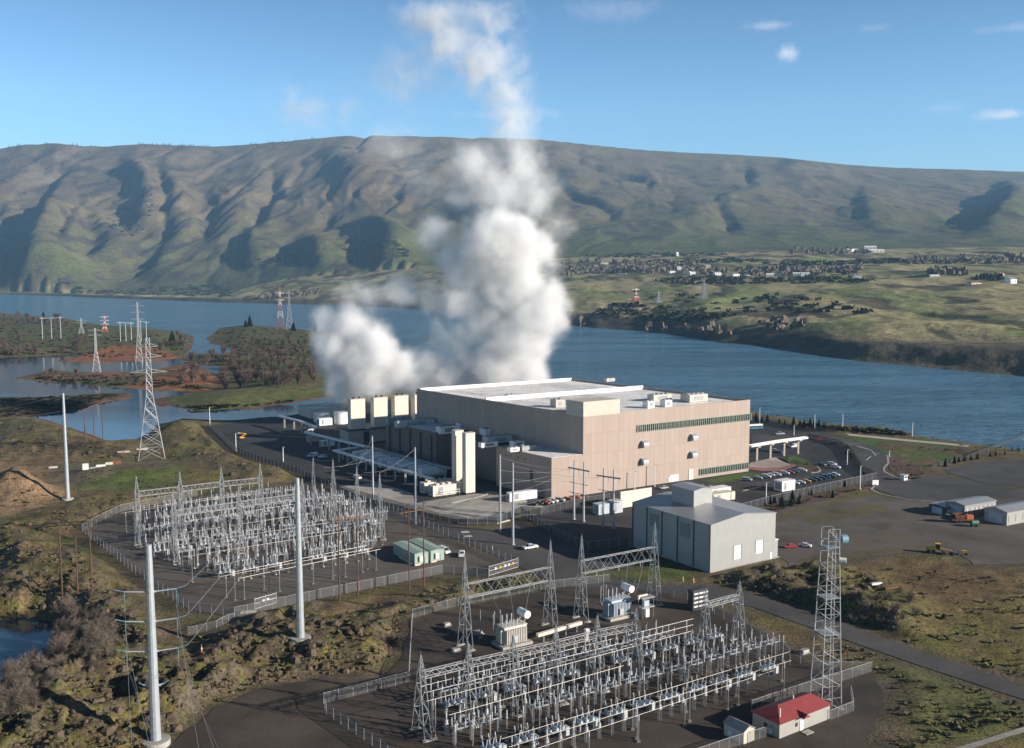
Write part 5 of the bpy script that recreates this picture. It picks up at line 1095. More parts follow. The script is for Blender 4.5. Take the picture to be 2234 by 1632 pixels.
m = MB(); m.tube((tw * 0.9, 0, H - 2.8), (tw * 0.9 + 1.5, 0, H - 2.8), 1.05, 1.05, 20); m.tube((tw * 0.4, 0, H - 2.8), (tw * 0.9, 0, H - 2.8), 0.2); m.build('dish', paint('blue_shroud', (0.13, 0.24, 0.32), 0.5), o)
m = MB(); m.tube((1.6, -1.3, H - 7.2), (2.9, -2.2, H - 7.2), 0.6, 0.6, 16); m.build('drum_antenna', M_WHITE, o)
for i in range(4): p = cr(0, i); m = MB(); m.lathe([(0.7, -0.6), (0.7, 0.25)], (p[0], p[1], 0), 10); m.build('footing', M_CONC, o)
# ---- wires
def wire(label, p, q, sag, grp, r_=0.035):
    p = Vector(p); q = Vector(q); off = p.copy(); m = MB(); n = 16; pts = [p.lerp(q, i / n) - Vector((0, 0, sag * 4 * (i / n) * (1 - i / n))) - off for i in range(n + 1)]; m.path(pts, r_, 4); o = m.build('power_line', M_WIRE); o.location = off; return setp(o, label, 'power line', grp)
for k, z in enumerate((34.1, 27.7, 21.2)):
    d = Vector((math.cos(PA), math.sin(PA), 0)); e = tP1 + d * 7.2 + Vector((0, 0, z)); tg = GY(385 + 60 * k, 1245 + 12 * k, 300)
    wire('thin cable running from the three-armed pole up to the far switchyard', e, G(560 + 30 * k, 1098 + 8 * k, 16), 1.5, 'cables from the three-armed pole', 0.05)
    for s, xx in ((-1, 720), (1, 860)):
        e2 = tP1 + d * (7.2 * s) * 0.72 + Vector((0, 0, z - 3.7)); wire('thin cable dropping from the three-armed pole towards the viewer', e2, (e2.x + 34 + 6 * k, 120, 26 - 4 * k), 2.0, 'cables towards the viewer', 0.03)
for i, (p, P, h) in enumerate(SPP[:2]):
    for k in range(3): wire('dark cable between a slim steel pole and the far switchyard masts', P + Vector((0, 0, h * (0.98 - 0.17 * k))), G(778 + 50 * i - 90 * k * 0.4, 1020 + 12 * i, 25 - 3 * k), 0.8, 'cables at the slim steel poles', 0.05)
for i, (p, P, h) in enumerate(SPP[2:]):
    for k in range(4): wire('pale cable from a slim steel pole to the pole pairs by the wing', P + Vector((0, 0, h * (0.97 - 0.17 * k))), G(1245 + 62 * i, 1024 + 18 * i, 24 - 3 * k), 1.2, 'cables to the paired poles', 0.05)
for (a, za, b, zb_, sg, lab, gp) in (((1060, 1268), 14, (1112, 1372), 8, 1.0, 'thin cable dropping from the deep gantry to the beige transformer', 'transformer cables'), ((1110, 1258), 14, (1125, 1370), 8, 1.0, 'thin cable dropping from the deep gantry to the beige transformer', 'transformer cables'), ((1160, 1246), 14, (1140, 1366), 8, 1.0, 'thin cable dropping from the deep gantry to the beige transformer', 'transformer cables'),
        ((1320, 1232), 14, (1345, 1300), 8, .8, 'thin cable dropping from the deep gantry to the bluish transformer', 'bluish transformer cables'), ((1370, 1222), 14, (1362, 1298), 8, .8, 'thin cable dropping from the deep gantry to the bluish transformer', 'bluish transformer cables'), ((1405, 1215), 14, (1385, 1296), 8, 1.6, 'thin cable dropping from the deep gantry to the bluish transformer', 'bluish transformer cables')):
    wire(lab, G(*a, za), G(*b, zb_), sg, gp, 0.035)
for k in range(3):
    wire('pale cable leaving the pole below the sand heaps towards the pond', tP3 + Vector((0, 0, th3 * (0.98 - 0.14 * k))), tP3 + Vector((-150, 25 - 20 * k, th3 * 0.5 - 4 * k)), 3.0, 'cables of the pole below the sand heaps', 0.05)
    wire('thin cable between the far switchyard gantry and the bare steel pole', G(567 - 60 * k, 1045 + 6 * k, 20), tP2 + Vector((0, 0, th2 * (0.97 - 0.1 * k))), 1.5, 'cables at the bare steel pole', 0.04)
    wire('thin cable between two spired masts of the far switchyard', G(683 + 48 * k, 1000 + 10 * k, 25), G(726 + 51 * k, 1003 + 15 * k, 25), 0.8, 'cables between the spired masts', 0.03)
# ================================================================== FENCES
def fence(label, pts, h, sp, mmat, pmat, pr=0.07, rail=True, terr=True):
    W = [(GT(*p) if terr else G(*p)) for p in pts]; o = thing('fence', label, 'fence', W[0]); off = W[0]
    S = []
    for a, b in zip(W[:-1], W[1:]):
        n = max(1, round((b - a).length / sp))
        for i in range(n): q = a.lerp(b, i / n); S.append(Vector((q.x, q.y, max(gz(q.x, q.y), -0.05) if terr else 0)))
    S.append(W[-1]); m = MB()
    for a, b in zip(S[:-1], S[1:]):
        a_ = a - off; b_ = b - off; m.add([a_ + Vector((0, 0, 0.05)), b_ + Vector((0, 0, 0.05)), b_ + Vector((0, 0, h)), a_ + Vector((0, 0, h))], [(0, 1, 2, 3)])
    m.build('fence_mesh', mmat, o)
    if rail:
        m = MB()
        for a, b in zip(S[:-1], S[1:]): m.bar(a - off + Vector((0, 0, h)), b - off + Vector((0, 0, h)), pr * 1.2)
        m.build('rail', pmat, o)
    pp = None
    for q in S[:100]:
        if pp is None: m = MB(); m.tube((0, 0, -0.3), (0, 0, h + 0.12), pr, n=6); pp = m.build('post', pmat, o)
        else: r_ = pp.copy(); C.objects.link(r_); r_.parent = o; r_.location = q - off
    return o
fence('grey chain link fence along the left and front of the far switchyard', [(430, 1082), (264, 1117), (220, 1138), (180, 1161), (296, 1252), (412, 1334), (512, 1347), (700, 1306), (965, 1252), (1066, 1260)], 3.0, 4.2, M_MESH, M_STEEL)
fence('grey chain link fence along the road side of the far switchyard', [(1130, 1236), (1012, 1186), (850, 1113), (800, 1092)], 3.0, 4.0, M_MESH, M_STEEL)
fence('grey chain link fence climbing from the near yard corner past the beige transformer', [(892, 1488), (900, 1348), (1000, 1322), (1180, 1287), (1330, 1270)], 2.6, 4.0, M_MESH, M_STEEL)
fence('grey chain link fence bending round the left corner of the near switchyard', [(892, 1488), (706, 1536), (712, 1560), (760, 1592), (830, 1640), (880, 1680)], 2.6, 3.6, M_MESH, M_STEEL)
fence('grey chain link fence between the radio tower and the open gravel', [(1640, 1552), (1770, 1508), (1902, 1466)], 2.6, 3.4, M_MESH, M_STEEL)
fence('short chain link fence at the right end of the red roofed house', [(1812, 1572), (1862, 1552), (1856, 1518)], 2.4, 2.6, M_MESH, M_STEEL)
fence('chain link fence in front of the small beige shed', [(1480, 1672), (1590, 1634), (1700, 1600)], 2.4, 3.0, M_MESH, M_STEEL)
fence('short chain link fence in the ditch below the far switchyard', [(395, 1388), (430, 1382), (472, 1372), (512, 1354)], 2.2, 3.4, M_MESH, M_STEEL)
fence('chain link fence on the far side of the near switchyard by the road', [(1330, 1270), (1500, 1310), (1600, 1362), (1700, 1420), (1770, 1462), (1902, 1466)], 2.4, 4.5, M_MESH, M_STEEL)
fence('dark mesh fence running from the pond corner down to the pale drive', [(453, 930), (484, 958), (512, 986), (560, 1004), (650, 1034), (750, 1077), (870, 1111), (960, 1137), (1020, 1147), (1085, 1144), (1136, 1121)], 3.2, 4.2, M_MESHD, M_STEEL, 0.06)
fence('dark mesh fence round the pole pairs beside the grey metal building', [(1136, 1121), (1188, 1158), (1240, 1186), (1284, 1201), (1372, 1192)], 3.2, 4.2, M_MESHD, M_STEEL, 0.06)
fence('dark mesh fence between the parked cars and the pole pairs', [(1136, 1121), (1180, 1124), (1250, 1106), (1330, 1092)], 3.2, 4.2, M_MESHD, M_STEELD, 0.06)
fence('tall dark mesh fence along the verge of the front car park', [(1612, 1118), (1690, 1097), (1800, 1071), (1913, 1046)], 3.4, 4.2, M_MESHD, M_STEEL, 0.07)
fence('dark mesh fence curving between the car park and the entrance road', [(1913, 1046), (1884, 1030), (1868, 1008), (1852, 984), (1830, 972), (1790, 962), (1762, 957)], 3.2, 4.2, M_MESHD, M_DARK, 0.07)
fence('thin dark fence along the river bank behind the conifers', [(1646, 923), (1700, 932), (1760, 942), (1824, 943)], 3.0, 6.0, M_MESHD, M_DARK, 0.07)
fence('thin wire fence beyond the planted beds by the paved field', [(2034, 1020), (2110, 1000), (2240, 978)], 1.8, 6.0, M_MESHD, M_DARK, 0.05, False)
def gate(label, a, b, h, signs):
    A = G(*a); B = G(*b); d = B - A; o = thing('fence_gate', label, 'gate', A, math.atan2(d.y, d.x)); l = d.length
    m = MB()
    for x in (0, l / 2, l): m.tube((x, 0, 0), (x, 0, h + 0.5), 0.12, n=8)
    for z in (0.2, h * 0.55, h): m.tube((0, 0, z), (l, 0, z), 0.07, n=6)
    m.build('frame', M_STEEL, o); m = MB(); m.add([(0, 0.02, 0.1), (l, 0.02, 0.1), (l, 0.02, h), (0, 0.02, h)], [(0, 1, 2, 3)]); m.build('fence_mesh', M_MESH, o)
    for x, mt in signs: m = MB(); m.box((x * l, -0.1, h * 0.62), (0.8, 0.04, 0.7)); m.build('sign', mt, o)
gate('wide chain link gate with small signs at the road end of the far switchyard', (1067, 1257), (1130, 1238), 3.2, ((0.22, M_WHITE), (0.38, M_CYEL), (0.55, M_WHITE), (0.68, M_WHITE), (0.82, M_CYEL)))
gate('wide chain link gate in the front fence of the far switchyard', (556, 1330), (603, 1316), 3.2, ((0.4, M_WHITE), (0.6, M_WHITE)))
# ================================================================== SMALLER BUILDINGS
def gable(nm, lab, cat, P, rot, L, W, h, rise, wm, rm, over=0.3, ridge_x=True):
    """walls with gable ends and two roof slopes; local x along the length"""
    o = thing(nm, lab, cat, P, rot); m = MB()
    if ridge_x:
        m.add([(0, 0, 0), (L, 0, 0), (L, W, 0), (0, W, 0), (0, 0, h), (L, 0, h), (L, W, h), (0, W, h), (0, W / 2, h + rise), (L, W / 2, h + rise)], [(0, 1, 5, 4), (3, 7, 6, 2), (0, 4, 8, 7, 3), (1, 2, 6, 9, 5), (0, 3, 2, 1)])
    else:
        m.add([(0, 0, 0), (L, 0, 0), (L, W, 0), (0, W, 0), (0, 0, h), (L, 0, h), (L, W, h), (0, W, h), (L / 2, 0, h + rise), (L / 2, W, h + rise)], [(0, 1, 5, 8, 4), (3, 7, 9, 6, 2), (0, 4, 7, 3), (1, 2, 6, 5), (0, 3, 2, 1)])
    m.build('wall', wm, o); r = MB(); t = 0.18; k = over
    if ridge_x:
        e = rise / (W / 2) * k; pr = [(-k, h - e), (W / 2, h + rise), (W + k, h - e)]
        vs = [(x, y, z + dz) for x in (-k, L + k) for dz in (0.03, 0.03 + t) for y, z in pr]
    else:
        e = rise / (L / 2) * k; pr = [(-k, h - e), (L / 2, h + rise), (L + k, h - e)]
        vs = [(y, x, z + dz) for x in (-k, W + k) for dz in (0.03, 0.03 + t) for y, z in pr]
    r.add(vs, [(3, 4, 10, 9), (4, 5, 11, 10), (0, 6, 7, 1), (1, 7, 8, 2), (0, 1, 4, 3), (1, 2, 5, 4), (6, 9, 10, 7), (7, 10, 11, 8), (0, 3, 9, 6), (2, 8, 11, 5)])
    rf = r.build('roof', rm, o); return o, rf
# grey metal hall: front face along u, gable on the front
gA = G(1549, 1249); gB = G(1690, 1217); gC = G(1369, 1193); fd = gB - gA; gang = math.atan2(fd.y, fd.x); gl = fd.length; gw = (gC - gA).length
gh = (topz(gA, 1144) + topz(gC, 1098)) / 2 - 0.2
hall, rf = gable('metal_hall', 'big grey metal hall with low gable roof and a box on its ridge', 'building', gA, gang, gl, gw, gh, 1.9, M_GREYW, M_GREYR, 0.25, False)
for k in range(6): m = MB(); m.box((-0.12, gw * k / 5 if 0 < k < 5 else (0.2 if k == 0 else gw - 0.2), gh / 2), (0.24, 0.35, gh - 0.05)); m.build('downpipe', M_DARK, hall)
for x, w_, z0, z1 in ((gl * 0.40, 3.6, 2.6, 7.4), (gl * 0.74, 3.6, 2.9, 7.6)):
    m = MB(); n = 5
    for k in range(n): m.box((x - w_ / 2 + (k + 0.5) * w_ / n, -0.12, (z0 + z1) / 2), (w_ / n * 0.82, 0.16, z1 - z0))
    lv_ = m.build('louvre_window', M_WHITE, hall); f = MB(); f.box((x + w_ / 2 + 0.2, -0.15, (z0 + z1) / 2), (0.25, 0.3, z1 - z0 + 0.2)); f.box((x - 0.0, -0.06, z1 + 0.12), (w_ + 0.4, 0.12, 0.2)); f.build('window_frame', M_STEELD, lv_)
m = MB(); m.box((gl * 0.93, -0.08, 1.15), (1.1, 0.16, 2.3)); m.build('door', M_WHITE, hall)
for y, z in ((gw * 0.70, gh * 0.74), (gw * 0.31, gh * 0.74)):
    m = MB()
    for k in range(6): m.box((-0.10, y - 2.2 + k * 0.8, z), (0.14, 0.55, 4.6))
    lv_ = m.build('louvre_window', M_STEELD, hall); f = MB(); f.box((-0.06, y - 0.2, z + 2.4), (0.12, 5.4, 0.2)); f.box((-0.06, y - 0.2, z - 2.4), (0.12, 5.4, 0.2)); f.box((-0.06, y + 2.4, z), (0.12, 0.2, 5)); f.build('window_frame', M_STEELD, lv_)
# ridge box
bl, bw_, bz = 9.0, 11.5, 6.2
rb, rbr = None, None
m = MB(); x0 = gl * 0.5 - bl / 2 - 1.5; y0 = gw * 0.46; zb0 = gh + 0.8
bb = MB(); bb.add([(x0, y0, zb0), (x0 + bl, y0, zb0), (x0 + bl, y0 + bw_, zb0), (x0, y0 + bw_, zb0), (x0, y0, zb0 + bz), (x0 + bl, y0, zb0 + bz), (x0 + bl, y0 + bw_, zb0 + bz), (x0, y0 + bw_, zb0 + bz), (x0 + bl / 2, y0, zb0 + bz + 0.6), (x0 + bl / 2, y0 + bw_, zb0 + bz + 0.6)], [(0, 1, 5, 8, 4), (3, 7, 9, 6, 2), (0, 4, 7, 3), (1, 2, 6, 5)])
rbox = bb.build('ridge_box', M_GREYW, hall)
k = 0.25; r = MB(); pr = [(x0 - k, zb0 + bz - 0.03), (x0 + bl / 2, zb0 + bz + 0.62), (x0 + bl + k, zb0 + bz - 0.03)]
r.add([(x, y, z + dz) for y in (y0 - k, y0 + bw_ + k) for dz in (0.03, 0.2) for x, z in pr], [(3, 4, 10, 9), (4, 5, 11, 10), (0, 6, 7, 1), (1, 7, 8, 2), (0, 1, 4, 3), (1, 2, 5, 4), (6, 9, 10, 7), (7, 10, 11, 8), (0, 3, 9, 6), (2, 8, 11, 5)]); r.build('box_roof', M_GREYR, rbox)
m = MB(); m.box((gl + 1.0, 5, 3.1), (2.0, 9, 6.2)); lt = m.build('lean_to', M_GREYW, hall); m = MB(); m.box((gl + 1.05, 5, 6.3), (2.4, 9.4, 0.2)); m.build('lean_to_roof', M_WHITE, lt)
m = MB(); m.prism([(-0.3, -0.3), (gl + 2.4, -0.3), (gl + 2.4, gw + 0.3), (-0.3, gw + 0.3)], -0.1, 0.12); m.build('plinth', M_CONC, hall)
# red roofed control house
rA = G(1700, 1612); rB = G(1810, 1568); rC = G(1645, 1592); d = rB - rA; rang = math.atan2(d.y, d.x); rl = d.length; rw = 7.5; rh = 3.4
o = thing('control_house', 'low pale house with red hipped roof at the foot of the radio tower', 'house', rA, rang)
m = MB(); m.prism([(0, 0), (rl, 0), (rl, rw), (0, rw)], 0, rh, True); m.build('wall', M_SHEDW, o)
m = MB(); k = 0.5; rz = rh + 1.9; m.add([(-k, -k, rh), (rl + k, -k, rh), (rl + k, rw + k, rh), (-k, rw + k, rh), (rw / 2, rw / 2, rz), (rl - rw * 0.3, rw / 2, rz)], [(0, 1, 5, 4), (1, 2, 5), (2, 3, 4, 5), (3, 0, 4), (0, 3, 2, 1)])
px0 = rl * 0.42; m.add([(px0 - 1.2, -1.6, rh - 0.02), (px0 + 1.2, -1.6, rh - 0.02), (px0, -1.6, rh + 0.8), (px0 - 1.2, 0.4, rh + 0.05), (px0 + 1.2, 0.4, rh + 0.05), (px0, 1.6, rh + 0.85)], [(0, 2, 5, 3), (1, 4, 5, 2), (0, 1, 2), (0, 3, 4, 1)])
m.build('roof', M_REDR, o)
m = MB(); m.box((px0 + 0.1, -0.06, 1.1), (1.1, 0.12, 2.2)); dr = m.build('door', M_WHITE, o); m = MB(); m.box((px0 + 0.5, -0.15, 1.0), (0.08, 0.08, 0.2)); m.build('handle', M_DARK, dr)
m = MB(); m.box((px0 - 1.6, -0.05, 1.7), (0.7, 0.1, 0.9)); m.build('window', M_GLASS, o)
m = MB(); m.box((px0 + 0.2, -1.6, 0.1), (2.4, 1.6, 0.2)); m.build('step', M_CONC, o)
m = MB(); m.box((-0.06, rw * 0.5, 1.7), (0.12, 0.9, 1.0)); m.build('window', M_GLASS, o); m = MB(); m.box((-0.35, rw * 0.3, 1.2), (0.7, 1.0, 1.2)); m.build('cooling_unit', M_BLUEG, o)
for x, y in ((1.5, 1.2), (rl * 0.55, rw * 0.55)): m = MB(); m.tube((x, y, rh), (x, y, rz + 0.7), 0.14, n=8); m.build('vent_pipe', M_WHITE, o)
sA = G(1622, 1624); shed, _ = gable('storage_shed', 'small beige shed with a grey gable roof left of the red roofed house', 'shed', sA, rang, 3.4, 5.6, 2.7, 0.9, M_BEIGE, M_STEELD, 0.2, False)
m = MB(); m.box((1.7, -0.05, 1.1), (1.0, 0.1, 2.1)); m.build('door', M_SHEDW, shed); m = MB(); m.box((-0.3, 3.5, 1.3), (0.6, 0.9, 0.8)); m.build('cooling_unit', M_WHITE, shed)
# green sheds
for (px, py, lab) in ((905, 1233, 'pale green metal shed nearest the far switchyard'), (940, 1226, 'pale green metal shed nearest the white van')):
    P = G(px, py); o, rf = gable('green_shed', lab, 'shed', P, UANG, 5.2, 17.0, 3.7, 0.35, M_GREEN, M_GREEN, 0.15, False)
    m = MB(); m.box((2.2, -0.35, 2.0), (1.2, 0.7, 1.8)); m.build('cooling_unit', M_WHITE, o); m = MB(); m.box((4.3, -0.06, 1.2), (0.9, 0.12, 2.1)); m.build('door', M_GREEN, o)
    m = MB(); m.box((0.6, -0.6, 0.35), (2.2, 1.0, 0.7)); m.build('step', M_BEIGE, o); m = MB(); m.box((-0.5, 6, 0.35), (0.8, 10, 0.5)); m.build('cable_tray', M_BEIGE, o)
    m = MB()
    for k in range(7): m.box((-0.06, 1.5 + k * 2.3, 1.9), (0.12, 0.15, 3.6))
    m.build('rib', M_GREEN, o)
# depot sheds on the far right
for (px, py, L, W, h, ri, lab, wm, rx) in ((2104, 1130, 20, 9, 5.0, 0.8, 'long dark shed with a grey roof in the depot yard', M_STEELD, True), (2062, 1125, 9, 8, 3.4, 0.5, 'small dark shed with a pale flat roof at the end of the long dark shed', M_DARK, True), (2196, 1147, 30, 10, 5.2, 1.2, 'pale long shed with a blue end door at the picture edge', M_SHEDW, True)):
    o, rf = gable('depot_shed', lab, 'shed', G(px, py), UANG - 0.05, L, W, h, ri, wm, M_GREYR, 0.3, rx)
    m = MB(); m.box((-0.06, W * 0.5, h * 0.42), (0.12, W * 0.62, h * 0.8)); m.build('door', M_BLUEG, o)
    m = MB()
    for k in range(7): m.box((1.5 + k * (L - 3) / 6, -0.06, h * 0.5), (0.9, 0.12, h * 0.55))
    m.build('wall_panel', M_BEIGE if wm is not M_SHEDW else M_SHEDW, o)
crate('white_trailer', 'long white semi trailer parked beside the wing', 'trailer', 1112, 1096, 14.5, 2.8, 3.6, M_WHITE)
crate('tank_enclosure', 'white box enclosure with vents in the front car park', 'container', 1706, 1074, 8.5, 5.0, 4.6, M_WHITE)
crate('cream_screen_wall', 'tall cream screen wall behind the right pole pair', 'wall', 1354, 1110, 17, 0.8, 7.0, M_CREAM, det=False)
crate('site_office', 'flat white site office behind the grey metal hall, near one', 'cabin', 1556, 1098, 13, 5, 3.4, M_CREAM); crate('site_office', 'flat white site office behind the grey metal hall, far one', 'cabin', 1548, 1086, 13, 5, 3.2, M_WHITE)
crate('equipment_skid', 'bluish grey transformer skid behind the right pole pair', 'transformer', 1306, 1125, 7, 4, 4.2, M_BLUEG); crate('equipment_skid', 'grey machine skid beside the cream screen wall', 'machine', 1338, 1122, 5, 4, 5.0, M_CABIN)
for i, (px, py) in enumerate(((682, 976), (652, 966))): crate('storage_container', ('pale container in the shaded yard under the pipe rack', 'beige container in the shaded yard beyond the pale one')[i], 'container', px + 20, py, 8, 3, 3.4, (M_WHITE, M_BEIGE)[i])
c = G(1972, 1049); o = thing('guard_booth', 'small white guard booth with flat roof at the entrance road', 'booth', c, UANG); m = MB(); m.box((1.5, 1.2, 1.2), (2.6, 2.2, 2.4)); m.build('wall', M_WHITE, o); m = MB(); m.box((1.5, 1.2, 2.55), (3.8, 3.2, 0.25)); m.build('roof', M_BLUEG, o); m = MB(); m.box((1.5, 0.07, 1.6), (1.8, 0.1, 0.8)); m.build('window', M_GLASS, o)
c = G(1903, 1060); o = thing('sign_board', 'plain white board at the corner of the dark fence', 'board', c, 0.2); m = MB(); m.box((1.6, 0, 1.5), (3.2, 0.2, 2.4)); m.build('panel', M_WHITE, o); m = MB(); m.tube((0.3, 0.15, 0), (0.3, 0.15, 2.6), 0.1); m.build('leg', M_STEEL, o); m = MB(); m.tube((2.9, 0.15, 0), (2.9, 0.15, 2.6), 0.1); m.build('leg', M_STEEL, o)
# ================================================================== VEHICLES
def carpaint(nm, col): m, t, b = newmat(nm); b.inputs['Base Color'].default_value = (*col, 1); b.inputs['Roughness'].default_value = 0.3; b.inputs['Coat Weight'].default_value = 0.5; b.inputs['Metallic'].default_value = 0.1; return m
CP = dict(white=carpaint('white_car', (0.72, 0.72, 0.72)), silver=carpaint('silver_car', (0.42, 0.44, 0.46)), black=carpaint('black_car', (0.02, 0.021, 0.023)), grey=carpaint('grey_car', (0.13, 0.135, 0.14)), red=carpaint('red_car', (0.45, 0.03, 0.03)), blue=carpaint('blue_car', (0.03, 0.08, 0.17)), teal=carpaint('teal_car', (0.04, 0.12, 0.13)), yellow=carpaint('yellow_car', (0.65, 0.38, 0.02)), orange=carpaint('orange_car', (0.55, 0.14, 0.03)))
def car_mesh(kind):
    L, W = {'sedan': (4.6, 1.8), 'suv': (4.7, 1.9), 'pickup': (5.8, 2.0), 'van': (5.6, 2.1)}[kind]
    side = {'sedan': [(0, .35), (0, .8), (.1, .95), (1.2, 1.02), (4.4, .98), (4.6, .85), (4.6, .35)], 'suv': [(0, .4), (0, .95), (.1, 1.1), (1.2, 1.15), (4.6, 1.15), (4.7, .95), (4.7, .4)],
            'pickup': [(0, .5), (0, 1.0), (.1, 1.15), (1.5, 1.2), (5.7, 1.2), (5.8, 1.0), (5.8, .5)], 'van': [(0, .4), (0, 1.0), (.3, 1.25), (1.1, 1.35), (5.5, 1.35), (5.6, 1.2), (5.6, .4)]}[kind]
    cab = {'sedan': [(1.05, 1.0), (1.75, 1.45), (3.2, 1.45), (4.05, 0.98)], 'suv': [(1.1, 1.13), (1.7, 1.72), (4.3, 1.72), (4.62, 1.13)], 'pickup': [(1.4, 1.18), (2.0, 1.85), (3.6, 1.85), (3.9, 1.18)], 'van': [(0.9, 1.33), (1.6, 2.2), (5.4, 2.2), (5.55, 1.33)]}[kind]
    def extr(p, w): m = MB(); n = len(p); m.add([(x, -w / 2, z) for x, z in p] + [(x, w / 2, z) for x, z in p], [tuple(range(n))[::-1], tuple(range(n, 2 * n))] + [(i, (i + 1) % n, n + (i + 1) % n, n + i) for i in range(n)]); return m
    body = extr(side, W); roof = MB(); n = 4; ct = W * 0.40; cb = W * 0.47
    gl_ = MB(); gl_.add([(cab[0][0], -cb, cab[0][1]), (cab[1][0], -ct, cab[1][1]), (cab[2][0], -ct, cab[2][1]), (cab[3][0], -cb, cab[3][1]), (cab[0][0], cb, cab[0][1]), (cab[1][0], ct, cab[1][1]), (cab[2][0], ct, cab[2][1]), (cab[3][0], cb, cab[3][1])], [(0, 1, 2, 3)[::-1], (4, 5, 6, 7), (0, 4, 5, 1), (2, 6, 7, 3)])
    z = cab[1][1]; roof.add([(cab[1][0] - .1, -ct - .02, z), (cab[2][0] + .1, -ct - .02, z), (cab[2][0] + .1, ct + .02, z), (cab[1][0] - .1, ct + .02, z), (cab[1][0], -ct * .9, z + .07), (cab[2][0], -ct * .9, z + .07), (cab[2][0], ct * .9, z + .07), (cab[1][0], ct * .9, z + .07)], [(4, 5, 6, 7), (0, 1, 5, 4), (1, 2, 6, 5), (2, 3, 7, 6), (3, 0, 4, 7), (0, 3, 2, 1)])
    for s in (-1, 1):
        for k, (xb, xt) in enumerate(((cab[0][0], cab[1][0]), (cab[3][0], cab[2][0]), ((cab[0][0] + cab[3][0]) / 2, (cab[1][0] + cab[2][0]) / 2))): roof.bar((xb, s * (cb + .01), cab[0][1] - .02), (xt, s * (ct + .01), z + .02), 0.09)
    if kind == 'pickup': body.box((4.8, 0, 1.22), (1.7, W * 0.8, 0.05))
    if kind == 'van': roof.box((3.8, 0, 1.75), (3.0, W * 0.9, 0.75))
    return body, gl_, roof, L, W
PROTO = {}
def car(kind, colour, lab, px, py, rot, grp=None, terr=False):
    P = GT(px, py) if terr else G(px, py); nm = {'sedan': 'parked_car', 'suv': 'parked_car', 'pickup': 'pickup_truck', 'van': 'parked_van'}[kind]; cat = {'sedan': 'car', 'suv': 'car', 'pickup': 'truck', 'van': 'van'}[kind]
    if (kind, colour) in PROTO: o = dup(PROTO[(kind, colour)], P, rot, lab, grp); return o
    if kind not in PROTO: PROTO[kind] = [q for q in car_mesh(kind)]
    body, gl_, roof, L, W = PROTO[kind]; o = thing(nm, lab, cat, P, rot, grp)
    b_ = body.build('body', CP[colour], o); g_ = gl_.build('window_glass', M_CARGL, o); r_ = roof.build('cab_roof', CP[colour], o)
    m = MB(); m.tube((0, -0.12, 0), (0, 0.12, 0), 0.36, n=12); w_ = m.build('wheel', M_BLACK, o); w_.location = (L * 0.18, -W / 2 + 0.1, 0.36); child_copies(o, w_, [(L * 0.8, -W / 2 + 0.1, 0.36), (L * 0.18, W / 2 - 0.1, 0.36), (L * 0.8, W / 2 - 0.1, 0.36)])
    m = MB(); m.box((0, 0, 0), (0.08, 0.35, 0.16)); h_ = m.build('headlight', M_WHITE, o); h_.location = (0.0, -W * 0.34, 0.78); child_copies(o, h_, [(0.0, W * 0.34, 0.78)])
    PROTO[(kind, colour)] = o; return o
UN = UANG + math.pi / 2
ORD = ['first', 'second', 'third', 'fourth', 'fifth', 'sixth', 'seventh', 'eighth', 'ninth', 'tenth', 'eleventh', 'twelfth', 'thirteenth']
R1 = [('suv', 'silver', 1640, 1050), ('sedan', 'silver', 1663, 1046), ('suv', 'white', 1682, 1043), ('sedan', 'white', 1690, 1040), ('suv', 'white', 1704, 1039), ('suv', 'white', 1722, 1036), ('sedan', 'red', 1733, 1034), ('sedan', 'teal', 1743, 1032), ('suv', 'white', 1760, 1030)]
for i, (k, cl, x, y) in enumerate(R1): car(k, cl, '%s %s, %s from the lawn in the car row beside the plaza' % (cl, 'estate' if k == 'suv' else 'saloon', ORD[i]), x, y, math.radians(152), 'cars in the row beside the plaza')
R2 = [('suv', 'white', 1744, 1058), ('sedan', 'white', 1757, 1056), ('sedan', 'yellow', 1769, 1053), ('sedan', 'black', 1782, 1051), ('sedan', 'black', 1793, 1049), ('sedan', 'black', 1803, 1047), ('suv', 'blue', 1811, 1044), ('suv', 'black', 1823, 1043), ('pickup', 'white', 1832, 1040), ('sedan', 'silver', 1734, 1056)]
for i, (k, cl, x, y) in enumerate(sorted(R2, key=lambda q: q[2])): car(k, cl, '%s %s, %s from the white box enclosure in the fence side row' % (cl, {'suv': 'estate', 'sedan': 'saloon', 'pickup': 'pickup'}[k], ORD[i]), x, y, math.radians(152), 'cars in the fence side row')
R3 = [('suv', 'black', 1172, 1104), ('suv', 'black', 1184, 1102), ('sedan', 'red', 1199, 1101), ('sedan', 'white', 1208, 1099), ('suv', 'white', 1217, 1097), ('suv', 'silver', 1232, 1095), ('sedan', 'orange', 1252, 1093), ('pickup', 'orange', 1268, 1090), ('sedan', 'black', 1284, 1088)]
for i, (k, cl, x, y) in enumerate(R3): car(k, cl, '%s %s, %s from the trailer in the row below the wing' % (cl, {'suv': 'estate', 'sedan': 'saloon', 'pickup': 'pickup'}[k], ORD[i]), x, y, math.radians(150), 'cars in the row below the wing')
stripes('road_marking', [((1636 + 14.5 * k, 1056 - 2.3 * k), (1660 + 14.5 * k, 1060 - 2.3 * k)) for k in range(10)] + [((1730 + 12 * k, 1064 - 2.0 * k), (1752 + 12 * k, 1068 - 2.0 * k)) for k in range(11)], 0.16, M_LINE, 'white bay lines of the front car park')
